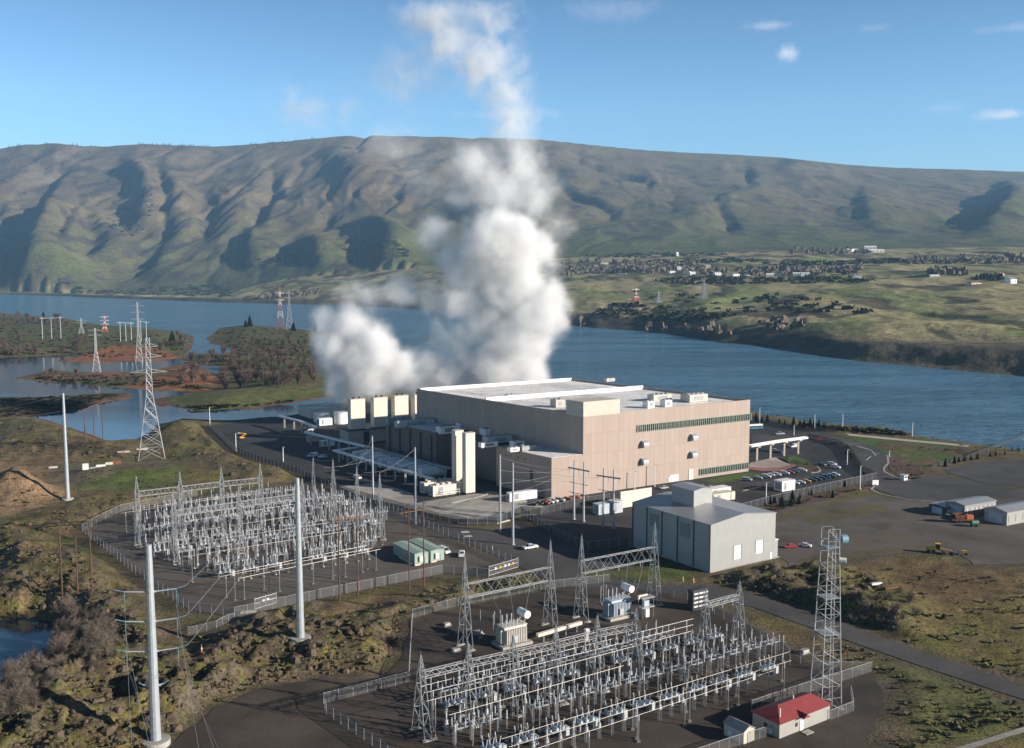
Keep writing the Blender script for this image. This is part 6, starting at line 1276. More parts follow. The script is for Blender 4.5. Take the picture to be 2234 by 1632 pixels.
for k, cl, x, y, rt, lab in (('pickup', 'white', 1142, 1200, UANG + math.pi + 3.1, 'white pickup truck on the service road under the slim steel pole'), ('pickup', 'white', 1008, 1208, UN + 2.6, 'white pickup with dark bed inside the far switchyard fence'), ('van', 'white', 978, 1210, UN + 0.05, 'white box van beside the pale green sheds'), ('sedan', 'red', 1711, 1196, 0.15, 'red car beside the lean-to of the grey metal hall'), ('sedan', 'white', 1770, 1195, 2.6, 'white car on the depot gravel behind the radio tower'),
                         ('sedan', 'teal', 1801, 1017, 2.2, 'dark teal car driving in the turning loop'), ('suv', 'white', 1824, 1016, 2.5, 'white car leading its twin in the turning loop'), ('suv', 'white', 1833, 1023, 2.5, 'white car following its twin in the turning loop'), ('sedan', 'red', 1778, 960, 0.2, 'red car beyond the end of the pipe bridge'), ('suv', 'black', 1808, 969, 0.1, 'black car waiting at the entrance gate'), ('pickup', 'silver', 1692, 949, 0.2, 'silver pickup on the asphalt by the river fence'),
                         ('suv', 'silver', 1697, 987, UN, 'silver car under the pipe bridge, left of the blue one'), ('sedan', 'blue', 1708, 990, UN, 'blue car under the pipe bridge columns'), ('van', 'white', 1724, 977, 0.5, 'white van behind the pipe bridge column'), ('suv', 'black', 1525, 1068, 0.9, 'black car parked by the lower lawn beside the pink wall'), ('suv', 'grey', 1543, 1070, 0.9, 'grey car parked next to the black one by the pink wall'), ('sedan', 'silver', 1440, 1068, 0.6, 'silver car at the foot of the pink wall'),
                         ('van', 'white', 672, 998, 0.6, 'white van with lit front in the shaded yard by the dark fence'), ('suv', 'white', 694, 1000, 0.4, 'white car in the shaded yard behind the van'), ('suv', 'white', 786, 1046, 2.4, 'white car in the shaded lane below the tanks')):
    car(k, cl, lab, x, y, rt)
# bus
c = G(1660, 936); o = thing('shuttle_bus', 'blue and white shuttle bus on the asphalt by the river', 'bus', c, 0.35); m = MB(); m.box((-4, 1.2, 1.3), (11, 2.5, 2.0)); m.build('body', carpaint('bus_blue', (0.05, 0.18, 0.24)), o); m = MB(); m.box((-4, 1.2, 2.75), (10.8, 2.45, 0.9)); m.build('roof', M_WHITE, o)
m = MB(); m.box((-4, -0.07, 1.9), (9.6, 0.06, 0.8)); m.build('window', M_CARGL, o); m = MB(); m.tube((-7.5, -0.1, 0.45), (-7.5, 2.5, 0.45), 0.45, n=12); m.build('axle_wheel', M_BLACK, o); m = MB(); m.tube((-0.8, -0.1, 0.45), (-0.8, 2.5, 0.45), 0.45, n=12); m.build('axle_wheel', M_BLACK, o)
# machines
def wheel_at(o, locs, r_, w_=0.5):
    m = MB(); m.tube((0, -w_ / 2, 0), (0, w_ / 2, 0), r_, n=14); q = m.build('wheel', M_BLACK, o); q.location = locs[0]; child_copies(o, q, locs[1:])
c = GT(2022, 1205); o = thing('road_grader', 'yellow road grader standing on the grass edge of the depot', 'grader', c, -0.45)
m = MB(); m.box((1.4, 0, 1.7), (3.4, 1.7, 1.3)); m.build('engine_body', M_CYEL, o); m = MB(); m.box((3.6, 0, 2.6), (1.5, 1.6, 1.9)); cbn = m.build('cab', M_CARGL, o); m = MB(); m.box((3.6, 0, 3.62), (1.8, 1.9, 0.18)); m.build('cab_roof', M_CYEL, cbn)
m = MB(); m.tube((4.2, 0, 2.0), (8.2, 0, 1.4), 0.25); m.tube((8.2, 0, 1.4), (8.2, 0, 0.8), 0.25); m.build('boom', M_CYEL, o); m = MB(); m.box((5.6, 0, 0.6), (0.25, 3.6, 0.8), 0.4); m.build('blade', M_DARK, o); wheel_at(o, [(0.6, -1.1, 0.7), (2.3, -1.1, 0.7), (0.6, 1.1, 0.7), (2.3, 1.1, 0.7), (8.2, -1.1, 0.7), (8.2, 1.1, 0.7)], 0.7)
c = GT(2097, 1210); o = thing('roller', 'small yellow roller in front of the road grader', 'roller', c, -0.3); m = MB(); m.box((1.0, 0, 1.1), (1.6, 1.2, 0.9)); m.build('body', M_CYEL, o); m = MB(); m.tube((-0.6, -0.8, 0.6), (-0.6, 0.8, 0.6), 0.6, n=16); m.build('drum', M_STEELD, o); wheel_at(o, [(1.5, -0.7, 0.5), (1.5, 0.7, 0.5)], 0.5, 0.3)
c = G(2078, 1140); o = thing('rusty_crusher', 'rust brown crusher trailer with conveyor beside the long dark shed', 'machine', c, -0.05); m = MB(); m.box((4, 0, 1.3), (9, 2, 0.5)); m.build('chassis', M_RUST, o); m = MB(); m.add([(1, -1.2, 1.6), (4, -1.2, 1.6), (4, 1.2, 1.6), (1, 1.2, 1.6), (0.3, -1.7, 3.6), (4.7, -1.7, 3.6), (4.7, 1.7, 3.6), (0.3, 1.7, 3.6)], [(0, 1, 5, 4), (1, 2, 6, 5), (2, 3, 7, 6), (3, 0, 4, 7), (0, 3, 2, 1)]); m.build('hopper', M_RUST, o)
m = MB(); m.box((6.6, 0, 2.4), (2.6, 2.0, 1.6)); m.build('engine_box', M_ORNG, o); m = MB(); m.bar((4, 0, 1.5), (-3, 0, 3.4), 0.6); m.build('conveyor', M_DARK, o); wheel_at(o, [(1.5, -1.1, 0.55), (3, -1.1, 0.55), (1.5, 1.1, 0.55), (3, 1.1, 0.55)], 0.55, 0.4)
c = G(2118, 1149); o = thing('fuel_tank', 'green fuel tank on legs beside the rusty crusher', 'tank', c, 0.2); m = MB(); m.tube((0, 0, 1.6), (3, 0, 1.6), 1.0, n=14); m.build('vessel', paint('dark_green', (0.04, 0.12, 0.07), 0.5), o); m = MB(); m.box((0.5, 0, 0.4), (0.3, 1.6, 0.8)); m.build('leg', M_DARK, o); m = MB(); m.box((2.5, 0, 0.4), (0.3, 1.6, 0.8)); m.build('leg', M_DARK, o)
c = G(528, 958); o = thing('boom_lift', 'yellow boom lift folded in the far shaded corner of the campus', 'lift', c, 0.5); o.scale = (0.75,) * 3; m = MB(); m.box((0, 0, 1.2), (4, 2.2, 1.0)); m.build('chassis', M_CYEL, o); m = MB(); m.bar((-1.5, 0, 1.6), (3.5, 0, 4.0), 0.5); m.bar((3.5, 0, 4.0), (-2.5, 0, 5.2), 0.4); m.build('boom', M_CYEL, o); m = MB(); m.box((-2.9, 0, 5.2), (0.9, 1.8, 1.1)); m.build('basket', M_STEELD, o); wheel_at(o, [(-1.4, -1.2, 0.6), (1.4, -1.2, 0.6), (-1.4, 1.2, 0.6), (1.4, 1.2, 0.6)], 0.6, 0.4)
# salvage by the sand heaps
def block(nm, lab, cat, px, py, size, mat, rot=0.3): P = GT(px, py); o = thing(nm, lab, cat, P, rot); m = MB(); m.box((0, 0, size[2] / 2), size); m.box((0, 0, size[2] + 0.06), (size[0] * 0.9, size[1] * 0.9, 0.12)); m.build('body', mat, o); m = MB(); m.box((0, 0, 0.1), (size[0] * 1.05, size[1] * 1.05, 0.2)); m.build('base', M_DARK, o)
for q in (('scrap_box', 'small white box cabin at the start of the scrap pile', 'cabin', 187, 1028, (2.6, 2.2, 3.0), M_WHITE), ('scrap_tank', 'white tank lying in the scrap pile', 'tank', 220, 1020, (4.6, 2.0, 1.4), M_WHITE), ('scrap_trailer', 'rust red trailer at the end of the scrap pile', 'trailer', 254, 1012, (4.8, 2.2, 1.6), M_RUST), ('scrap_sheet', 'stack of pale sheets in the middle of the scrap pile', 'stack', 205, 1023, (4.2, 2.6, 0.7), M_BEIGE), ('scrap_crate', 'pale crate behind the scrap tank', 'crate', 238, 1014, (3.6, 2, 1.2), M_CREAM), ('pipe_stack', 'pale pipe stack on the dirt behind the splayed tower', 'stack', 270, 988, (6.5, 1.6, 1.0), M_BEIGE), ('pipe_stack', 'pale pipe stack at the foot of the splayed tower', 'stack', 310, 982, (6, 1.6, 0.9), M_BEIGE), ('dirt_box', 'low tan box beside the tall pole below the sand heaps', 'box', 116, 1022, (4.0, 1.4, 1.0), M_BEIGE),
          ('cable_vault', 'flat concrete vault lid on the service road, far one', 'vault', 1014, 1162, (3.4, 1.8, 0.25), M_CONC), ('cable_vault', 'flat concrete vault lid on the service road, near one', 'vault', 1020, 1171, (3.4, 1.8, 0.25), M_CONC), ('concrete_block', 'pale concrete block before the front gate of the far switchyard', 'block', 542, 1338, (4.6, 1.0, 0.7), M_CONC), ('lumber_stack', 'red and white lumber stack on the grass behind the radio tower', 'stack', 1945, 1284, (5, 1.0, 0.4), M_RUST), ('lumber_stack', 'white lumber stack left of the red one', 'stack', 1912, 1276, (4, 1.2, 0.6), M_WHITE)): block(*q)
def marker(px, py, lab, h, mat, nm='marker_post'): P = GT(px, py); o = thing(nm, lab, 'marker', P); m = MB(); m.lathe([(0.5, 0), (0.5, 0.1), (0.22, 0.12), (0.06, h)], n=10); m.build('cone', mat, o); m = MB(); m.lathe([(0.19, h * 0.4), (0.16, h * 0.6)], n=10); m.build('band', M_WHITE, o)
marker(440, 1424, 'orange cone in the dirt between the rocks', 2.2, M_ORNG, 'traffic_cone'); marker(1490, 1268, 'yellow bollard beside the road below the grey metal hall, left one', 1.8, M_CYEL); marker(1513, 1270, 'yellow bollard beside the road below the grey metal hall, right one', 1.8, M_CYEL); marker(1074, 1200, 'small tan post left of the white pickup', 1.8, M_BEIGE)
# ================================================================== PLANTS, ROCKS
def leafmat(name, c1, c2, scale=0.5):
    m, t, b = newmat(name); g = t.nodes.new('ShaderNodeNewGeometry').outputs['Position']; oi = t.nodes.new('ShaderNodeObjectInfo')
    n = noise(t, scale, 4, 0.7, g); r = ramp(t, n.outputs[0], [(0.3, c1), (0.7, c2)])
    r2 = ramp(t, oi.outputs['Random'], [(0.0, (0.75,) * 3), (1.0, (1.3, 1.25, 1.2))]); t.links.new(mixc(t, 1.0, r.outputs[0], r2.outputs[0], 'MULTIPLY'), b.inputs['Base Color'])
    b.inputs['Roughness'].default_value = 0.9; b.inputs['Specular IOR Level'].default_value = 0.1; return m
M_TWIG = leafmat('bare_twigs', (0.115, 0.096, 0.078), (0.205, 0.175, 0.145), 0.8); M_TWIGF = leafmat('brown_twigs', (0.090, 0.064, 0.052), (0.165, 0.122, 0.102), 0.05)
M_BARK = leafmat('bark', (0.075, 0.058, 0.048), (0.12, 0.10, 0.085), 1.0); M_CONIF = leafmat('conifer_needles', (0.012, 0.024, 0.012), (0.030, 0.048, 0.022), 1.0); M_SAGE = leafmat('sagebrush_leaf', (0.055, 0.055, 0.030), (0.150, 0.128, 0.070), 0.16)
M_ROCK = leafmat('basalt_rock', (0.040, 0.033, 0.026), (0.118, 0.094, 0.066), 0.55); M_DARKB = leafmat('dark_scrub', (0.018, 0.024, 0.012), (0.048, 0.050, 0.026), 0.02); M_BLUEC = leafmat('blue_spruce', (0.035, 0.060, 0.055), (0.06, 0.09, 0.08), 1.0)
rv_ = random.Random(5)
def bare_crown(seed, h, sp, n, w_, lean=0.25):
    r = random.Random(seed); tr = MB(); cr_ = MB(); limbs = []
    for k in range(6):
        a = r.uniform(0, 6.283); e = Vector((math.cos(a) * sp * r.uniform(.3, .75), math.sin(a) * sp * r.uniform(.3, .75), h * r.uniform(.6, .95))); s = Vector((r.uniform(-.2, .2), r.uniform(-.2, .2), -0.3)); mid = s.lerp(e, .45) + Vector((0, 0, h * .12))
        tr.tube(s, mid, w_ * 1.8, w_ * 1.2, 5); tr.tube(mid, e, w_ * 1.2, w_ * .5, 5); limbs.append((s, mid, e))
    for i in range(n):
        s, mid, e = r.choice(limbs); t_ = r.uniform(.15, 1.0); p = (s.lerp(mid, t_ * 2) if t_ < .5 else mid.lerp(e, t_ * 2 - 1))
        d = Vector((r.gauss(0, 1), r.gauss(0, 1), r.uniform(.2, 1.7))).normalized(); l = r.uniform(.16, .42) * h; q = p + d * l; c = d.cross(Vector((r.gauss(0, 1), r.gauss(0, 1), r.gauss(0, 1)))).normalized() * w_ * r.uniform(.35, .7)
        m_ = p.lerp(q, .5) + Vector((r.uniform(-.06, .06), r.uniform(-.06, .06), 0)) * h; k = len(cr_.v); cr_.v += [tuple(p - c), tuple(p + c), tuple(m_ + c * .7), tuple(m_ - c * .7), tuple(q)]; cr_.f += [(k, k + 1, k + 2, k + 3), (k + 3, k + 2, k + 4)]
        for j in range(2):
            d2 = (d + Vector((r.gauss(0, .6), r.gauss(0, .6), r.gauss(0, .5)))).normalized(); q2 = m_ + d2 * l * .55; k = len(cr_.v); cr_.v += [tuple(m_ - c * .6), tuple(m_ + c * .6), tuple(q2)]; cr_.f += [(k, k + 1, k + 2)]
    return tr, cr_
def plant(nm, lab, cat, P, tr, cr_, tm, cm, grp, rot=0, sc=1.0):
    o = thing(nm, lab, cat, P, rot, grp); tr.build('trunk', tm, o); cr_.build('crown', cm, o); o.scale = (sc,) * 3; return o
def rand_in(P, n, r, mind=0):
    xs = [p[0] for p in P]; ys = [p[1] for p in P]; out = []; tries = 0
    while len(out) < n and tries < n * 60:
        tries += 1; x = r.uniform(min(xs), max(xs)); y = r.uniform(min(ys), max(ys))
        if in_poly(x, y, P) and all((x - a) ** 2 + (y - b) ** 2 > mind ** 2 for a, b in out): out.append((x, y))
    return out
def grove(nm, lab, grp, area, n, h, sp, ntw, w_, mat, mind, seed, var=3, zoff=-0.2, minz=WL + 0.3):
    r = random.Random(seed); pr = []
    for x, y in rand_in(area, n, r, mind):
        P = GT(x, y)
        if P.z < minz: continue
        P.z += zoff; sc = r.uniform(0.7, 1.25)
        if len(pr) < var: tr, cr_ = bare_crown(seed * 10 + len(pr), h, sp, ntw, w_); pr.append(plant(nm, lab, 'tree' if nm.endswith('tree') else 'bush', P, tr, cr_, M_BARK, mat, grp, r.uniform(0, 6.28), sc))
        else: dup(r.choice(pr), P, r.uniform(0, 6.28), lab, grp, sc)
grove('bare_bush', 'leafless grey brown bush in the thicket beside the dark pond', 'bushes of the thicket by the dark pond', [(104, 1372), (150, 1330), (230, 1345), (262, 1420), (200, 1462), (120, 1480), (96, 1440)], 34, 5.6, 2.6, 620, 0.055, M_TWIG, 13, 1)
grove('bare_bush', 'leafless grey brown bush on the bank below the dark pond', 'bushes on the bank below the dark pond', [(-60, 1490), (40, 1470), (100, 1445), (120, 1500), (60, 1560), (-60, 1580)], 26, 5.8, 2.7, 620, 0.055, M_TWIG, 13, 2)
grove('bare_tree', 'leafless brown tree in the big grove on the marsh land', 'trees of the marsh grove', [(392, 838), (400, 785), (470, 775), (560, 772), (700, 790), (712, 838), (600, 846), (500, 850)], 70, 11, 7.5, 330, 0.30, M_TWIGF, 9, 3)
grove('bare_tree', 'leafless grey tree on the far marsh shore at the left', 'trees on the far left marsh shore', [(-30, 778), (-30, 745), (60, 748), (90, 772), (170, 776), (195, 745), (140, 735), (170, 770)], 26, 10, 7, 330, 0.30, M_TWIGF, 10, 4)
grove('bare_tree', 'leafless grey tree along the far left river bank', 'trees along the far left river bank', [(-30, 712), (-30, 690), (60, 692), (140, 700), (160, 712), (60, 708)], 20, 13, 9, 300, 0.42, M_TWIGF, 10, 5)
grove('bare_tree', 'leafless brown tree beside the pale marsh cliff', 'trees beside the marsh cliff', [(345, 768), (350, 742), (400, 730), (415, 760)], 10, 11, 7, 330, 0.30, M_TWIGF, 9, 6)
grove('bare_tree', 'leafless brown tree on the marsh headland near the steam', 'trees on the marsh headland', [(520, 770), (560, 735), (690, 745), (700, 785), (600, 775)], 22, 8, 6, 260, 0.30, M_TWIGF, 12, 7)
grove('bare_bush', 'small leafless bush on the reed spit', 'bushes on the reed spit', [(80, 832), (100, 812), (140, 815), (290, 828), (300, 846), (180, 836)], 12, 6, 5, 240, 0.22, M_TWIGF, 12, 8)
grove('bare_bush', 'low leafless bush on the grass behind the radio tower', 'bushes behind the radio tower', [(1840, 1350), (1880, 1320), (1990, 1310), (2000, 1350), (1950, 1365), (1870, 1362)], 11, 2.6, 2.2, 420, 0.05, M_TWIG, 22, 9)
grove('bare_bush', 'low leafless bush on the rough verge of the near road', 'bushes on the verge of the near road', [(1560, 1285), (1640, 1262), (1760, 1262), (1760, 1320), (1680, 1306)], 9, 2.2, 2.0, 420, 0.05, M_TWIG, 22, 10)
def conifer_mesh(seed, h, rad):
    r = random.Random(seed); tr = MB(); tr.tube((0, 0, -.2), (0, 0, h * .9), h * .022, h * .006, 6); cr_ = MB(); n = int(26 + h * 3)
    for i in range(n):
        z = h * (.08 + .9 * i / n); rr = rad * (1 - (z / h)) ** .85 + .08
        for k in range(7):
            a = r.uniform(0, 6.283); l = rr * r.uniform(.6, 1.12); d = Vector((math.cos(a), math.sin(a), 0)); s = Vector((-d.y, d.x, 0)) * l * .33; p = Vector((0, 0, z)); e = p + d * l + Vector((0, 0, -l * .38)); m_ = p + d * l * .55 + Vector((0, 0, .08 * l))
            b0 = len(cr_.v); cr_.v += [tuple(p), tuple(m_ + s), tuple(e), tuple(m_ - s)]; cr_.f += [(b0, b0 + 1, b0 + 2, b0 + 3)]
    return tr, cr_
CF = []
def conifer(px, py, ty, lab, grp, mat=None, fat=0.26):
    P = GT(px, py); h = max(2.0, topz(P, ty) - P.z); key = (mat or M_CONIF, fat)
    for k, o in CF:
        if k == key: dup(o, P, rv_.uniform(0, 6.28), lab, grp, h / 8.0); return
    tr, cr_ = conifer_mesh(3, 8.0, 8.0 * fat); CF.append((key, plant('conifer', lab, 'tree', P, tr, cr_, M_BARK, mat or M_CONIF, grp, 0, h / 8.0)))
for q in ((1649, 920, 897), (1674, 922, 902), (1731, 930, 906), (1745, 932, 913), (1754, 933, 912), (1767, 934, 910), (1775, 936, 915), (1786, 938, 912), (1797, 940, 919), (1662, 921, 906), (1700, 925, 911), (1712, 927, 914)): conifer(*q, 'dark conifer in the row on the river bank beyond the dark fence', 'conifers on the river bank')
for q in ((1680, 1100, 1078), (1700, 1094, 1074), (1728, 1095, 1066), (1745, 1088, 1074), (1816, 1086, 1066), (1843, 1062, 1046), (1852, 1058, 1046), (1690, 1098, 1080), (1770, 1080, 1066)): conifer(*q, 'dark conifer beside the tall dark fence of the front car park', 'conifers at the car park fence')
for q in ((1706, 1106, 1080), (1725, 1104, 1084), (1742, 1100, 1082)): conifer(*q, 'bluish spruce outside the tall dark fence behind the grey metal hall', 'bluish spruces', M_BLUEC, 0.36)
for q in ((2062, 1018, 998), (2082, 1011, 992), (2092, 1008, 995), (2104, 1006, 990), (2118, 1004, 990), (2132, 1002, 986), (2160, 996, 984), (2172, 994, 982), (2192, 992, 982), (2222, 984, 974), (2208, 983, 974)): conifer(*q, 'small dark conifer along the thin wire fence by the river lawn', 'conifers by the river lawn')
for q in ((95, 700, 678), (545, 712, 686), (536, 714, 696), (640, 722, 700), (688, 726, 706), (376, 752, 718), (370, 754, 735)): conifer(*q, 'dark pine standing alone on the marsh land', 'pines on the marsh land', None, 0.32)
# dense small shrubs and stones: uncountable
def scatter(name, areas, mat, label, kind_fn, seed, terr=GT, clump=None):
    r = random.Random(seed); m = MB()
    for area, n in areas:
        xs = [p[0] for p in area]; ys = [p[1] for p in area]; c = 0; tr = 0
        while c < n and tr < n * 20:
            tr += 1; x = r.uniform(min(xs), max(xs)); y = r.uniform(min(ys), max(ys))
            if not in_poly(x, y, area): continue
            c += 1; P = terr(x, y)
            if clump and P is not None and float(fbm(np.array([P.x / 14.0]), np.array([P.y / 14.0]), 3, seed)[0]) + r.uniform(-.25, .25) < clump: continue
            if P is None or P.z < WL + 0.25 or (P.z < -0.06 and P.z > -0.11): continue
            kind_fn(m, P, r)
    o = m.build(name, mat); return setp(o, label, name.replace('_', ' '), None, 'stuff')
def k_shrub(m, P, r):
    h = .22 + 1.0 * r.random() ** 2.6; w_ = h * r.uniform(.7, 1.2)
    for i in range(9):
        a = r.uniform(0, 6.28); d = Vector((math.cos(a) * w_, math.sin(a) * w_, h * r.uniform(.3, 1.0))) * r.uniform(.6, 1.0); s = Vector((-d.y, d.x, r.uniform(-.3, .3) * w_)).normalized() * w_ * .35; k = len(m.v); b = P + d * .25
        m.v += [tuple(b - s * .6), tuple(b + s * .6), tuple(P + d + s), tuple(P + d - s)]; m.f.append((k, k + 1, k + 2, k + 3))
def k_rock(m, P, r):
    s = r.uniform(.22, .75) * (2.1 if r.random() < .10 else 1); pr = [(s * r.uniform(.8, 1.1), -.3 * s), (s * r.uniform(.8, 1.1), .3 * s), (s * r.uniform(.4, .8), .75 * s)]; n = 6; off = r.uniform(0, 6); k0 = len(m.v)
    for (q, z) in pr:
        for i in range(n): t_ = off + i * 6.283 / n; f = r.uniform(.75, 1.2); m.v.append((P.x + q * f * math.cos(t_), P.y + q * f * math.sin(t_), P.z + z * r.uniform(.85, 1.15)))
    for j in range(2):
        for i in range(n): m.f.append((k0 + j * n + i, k0 + j * n + (i + 1) % n, k0 + (j + 1) * n + (i + 1) % n, k0 + (j + 1) * n + i))
    m.f.append(tuple(k0 + 2 * n + i for i in range(n)))
NEARV = [([(0, 1180), (170, 1200), (300, 1330), (420, 1390), (560, 1360), (890, 1310), (880, 1440), (560, 1490), (380, 1620), (0, 1700), (-80, 1560), (270, 1440), (240, 1330), (0, 1330)], 2600), ([(0, 1040), (420, 990), (640, 1040), (420, 1070), (180, 1150), (0, 1170)], 700), ([(1560, 1290), (1700, 1230), (2234, 1260), (2234, 1490), (1900, 1390)], 1100), ([(1600, 1330), (1900, 1420), (2234, 1530), (2234, 1600), (1960, 1640), (1940, 1500), (1780, 1440)], 1000), ([(0, 915), (240, 975), (330, 980), (420, 930), (500, 985), (420, 1010), (0, 1010)], 450), ([(900, 1300), (1190, 1250), (1190, 1285), (900, 1345)], 260), ([(1640, 900), (1900, 940), (2234, 990), (2234, 984), (1900, 934), (1640, 896)], 160)]
scatter('sagebrush', NEARV, M_SAGE, 'low dry sagebrush scattered over the rough ground', k_shrub, 21, GT, 0.02)
scatter('lava_rocks', [([p for p in P], int(150 * a)) for P, a in ROCKS], M_ROCK, 'broken brown lava rocks strewn over the outcrops', k_rock, 22)
def k_marsh(m, P, r):
    h = r.uniform(0.8, 2.4); w_ = h * r.uniform(1.0, 2.0)
    for i in range(8):
        a = r.uniform(0, 6.28); d = Vector((math.cos(a) * w_, math.sin(a) * w_, h * r.uniform(.4, 1.0))) * r.uniform(.5, 1); s = Vector((-d.y, d.x, r.uniform(-.4, .4) * w_)).normalized() * w_ * .4; k = len(m.v); b = P + d * .2
        m.v += [tuple(b - s * .6), tuple(b + s * .6), tuple(P + d + s), tuple(P + d - s)]; m.f.append((k, k + 1, k + 2, k + 3))
scatter('marsh_scrub', [([(0, 690), (240, 715), (420, 735), (400, 780), (0, 778)], 420), ([(455, 740), (480, 716), (620, 717), (860, 762), (850, 820), (700, 790), (500, 775)], 420), ([(40, 826), (300, 815), (470, 852), (200, 838)], 160), ([(0, 872), (280, 860), (200, 878), (150, 897), (0, 912)], 260), ([(345, 886), (640, 882), (760, 866), (640, 874), (480, 896)], 90)], M_DARKB, 'dark low scrub over the marsh land', k_marsh, 23)
def k_far(hh, ww):
    def f(m, P, r):
        h = r.uniform(*hh); w_ = r.uniform(*ww)
        for i in range(9):
            c = P + Vector((r.uniform(-w_, w_), r.uniform(-w_, w_), h * r.uniform(.15, .85))); a = r.uniform(0, 6.28); u = Vector((math.cos(a), math.sin(a), r.uniform(-.5, .5))) * w_ * .6; v = Vector((r.uniform(-.3, .3), r.uniform(-.3, .3), 1)) * h * .28; k = len(m.v)
            m.v += [tuple(c - u - v), tuple(c + u - v), tuple(c + u * .6 + v), tuple(c - u * .6 + v)]; m.f.append((k, k + 1, k + 2, k + 3))
    return f
scatter('village_wood', [([(1215, 580), (1290, 570), (1500, 575), (1600, 588), (1590, 602), (1400, 598), (1215, 606)], 210), ([(1600, 590), (1880, 586), (1880, 600), (1620, 604)], 120), ([(1720, 556), (1730, 544), (1900, 548), (1900, 556)], 80), ([(2020, 603), (2030, 592), (2110, 596), (2110, 604)], 40), ([(1960, 570), (2234, 560), (2234, 576), (1980, 578)], 90), ([(560, 650), (700, 636), (700, 644), (570, 656)], 60), ([(1640, 716), (1700, 706), (1780, 716), (1700, 726)], 10), ([(1220, 716), (1600, 728), (1600, 742), (1230, 706)], 14)], M_TWIG, 'leafless purple brown trees massed around the village across the river', k_far((8, 17), (4, 9)), 24, GF)
scatter('far_scrub', [([(1430, 612), (1500, 604), (1880, 608), (1900, 614), (1860, 620), (1500, 622), (1420, 620)], 150), ([(1300, 690), (1340, 664), (1420, 668), (1600, 692), (1580, 702), (1400, 704)], 100), ([(1250, 560), (1420, 552), (1600, 556), (1420, 564)], 90), ([(1380, 572), (1600, 566), (1720, 572), (1500, 576)], 70), ([(2130, 612), (2140, 604), (2180, 606), (2180, 614)], 40), ([(1400, 650), (1750, 640), (1900, 690), (1500, 680)], 60), ([(530, 575), (690, 548), (700, 566), (560, 590)], 150), ([(740, 560), (760, 520), (860, 525), (900, 560), (800, 572)], 170), ([(100, 640), (500, 620), (520, 650), (120, 640)], 160), ([(230, 500), (250, 440), (330, 410), (335, 470), (300, 520)], 150), ([(1660, 576), (1960, 566), (2000, 574), (1700, 584)], 90)], M_DARKB, 'dark scrub and evergreens scattered on the far bank', k_far((3, 9), (4, 12)), 25, GF)
# hilltop trees
def k_top(m, P, r):
    h = r.uniform(9, 22); w_ = h * .28
    for i in range(5):
        a = r.uniform(0, 6.28); s = Vector((math.cos(a), math.sin(a), 0)) * w_; k = len(m.v); m.v += [tuple(P - s + Vector((0, 0, -6))), tuple(P + s + Vector((0, 0, -6))), tuple(P + Vector((0, 0, h)))]; m.f.append((k, k + 1, k + 2))
def ridge_scatter(name, spans, label, seed):
    r = random.Random(seed); m = MB()
    for x0, x1, n in spans:
        for _ in range(n):
            x = r.uniform(x0, x1); j = int(np.clip((((x - 1117) / 2211) + .8) / 1.6 * 719, 0, 719)); a = (zz[:, j] - 100) / Yf; i = max(0, int(np.argmax(a)) - int(r.expovariate(.5))); k_top(m, Vector((float(FX[i, j]), float(Yf[i]), float(zz[i, j]))), r)
    return setp(m.build(name, M_DARKB), label, 'treeline', None, 'stuff')
ridge_scatter('hilltop_treeline', [(0, 60, 10), (110, 250, 26), (315, 470, 60), (540, 660, 44), (660, 720, 6)], 'thin dark treeline along the hilltop', 26)
# ================================================================== HOUSES ACROSS THE RIVER
HP_ = []
def far_house(px, py, L, W, h, wm, rm, lab, grp=None):
    P = GF(px, py)
    if P is None: return
    P.z -= 0.5; o, rf = gable('village_house', lab, 'house', P, rv_.uniform(-.5, .6), L, W, h, h * .45, wm, rm, .5); m = MB()
    for k in range(3): m.box((L * (.2 + .3 * k), -.06, h * .55), (L * .12, .12, h * .35))
    m.build('window', M_GLASS, o)
    return o
for i, q in enumerate(((1312, 575), (1395, 592), (1410, 590), (1440, 586), (1462, 592), (1478, 584), (1490, 592), (1506, 596), (1532, 580), (1560, 596), (1600, 600), (1628, 602), (1672, 600), (1690, 597), (1704, 596), (1730, 597), (1748, 598), (1864, 603), (1280, 590), (1350, 596))):
    far_house(q[0], q[1] + 5, rv_.uniform(15, 25), 12, rv_.uniform(5, 7.5), rv_.choice([M_WHITE, M_WHITE, M_CREAM]), rv_.choice([M_WHITE, M_STEELD, M_BEIGE]), 'tiny pale house among the bare trees of the village across the river', 'village houses across the river')
    bpy.data.objects  # keep order
for o in C.objects:
    if o.get('label') == 'tiny pale house among the bare trees of the village across the river': o['group'] = 'village houses across the river'
far_house(1850, 549, 60, 16, 8, M_WHITE, M_WHITE, 'long white building at the foot of the far hills, left of three'); far_house(1886, 545, 46, 16, 11, M_WHITE, M_WHITE, 'tall white building at the foot of the far hills, in the middle of three'); far_house(1898, 551, 52, 14, 8, M_CREAM, M_WHITE, 'low white building at the foot of the far hills, front one of three')
far_house(2205, 619, 22, 14, 9, M_WHITE, M_STEELD, 'white farmhouse beside dark evergreens on the green plain'); far_house(2120, 624, 26, 12, 6, M_BEIGE, M_RUST, 'brown farm building left of the dark evergreens on the green plain'); far_house(2180, 604, 18, 12, 7, M_CREAM, M_RUST, 'small tan farmhouse above the dark evergreens on the plain'); far_house(2030, 606, 20, 10, 5, M_WHITE, M_WHITE, 'small white house beside reddish trees on the plain'); far_house(654, 640, 18, 12, 6, M_CREAM, M_BEIGE, 'small cream house on the far bank behind the red and white tower'); far_house(1476, 560, 9, 8, 12, M_WHITE, M_WHITE, 'little white tower house on the rise behind the village')

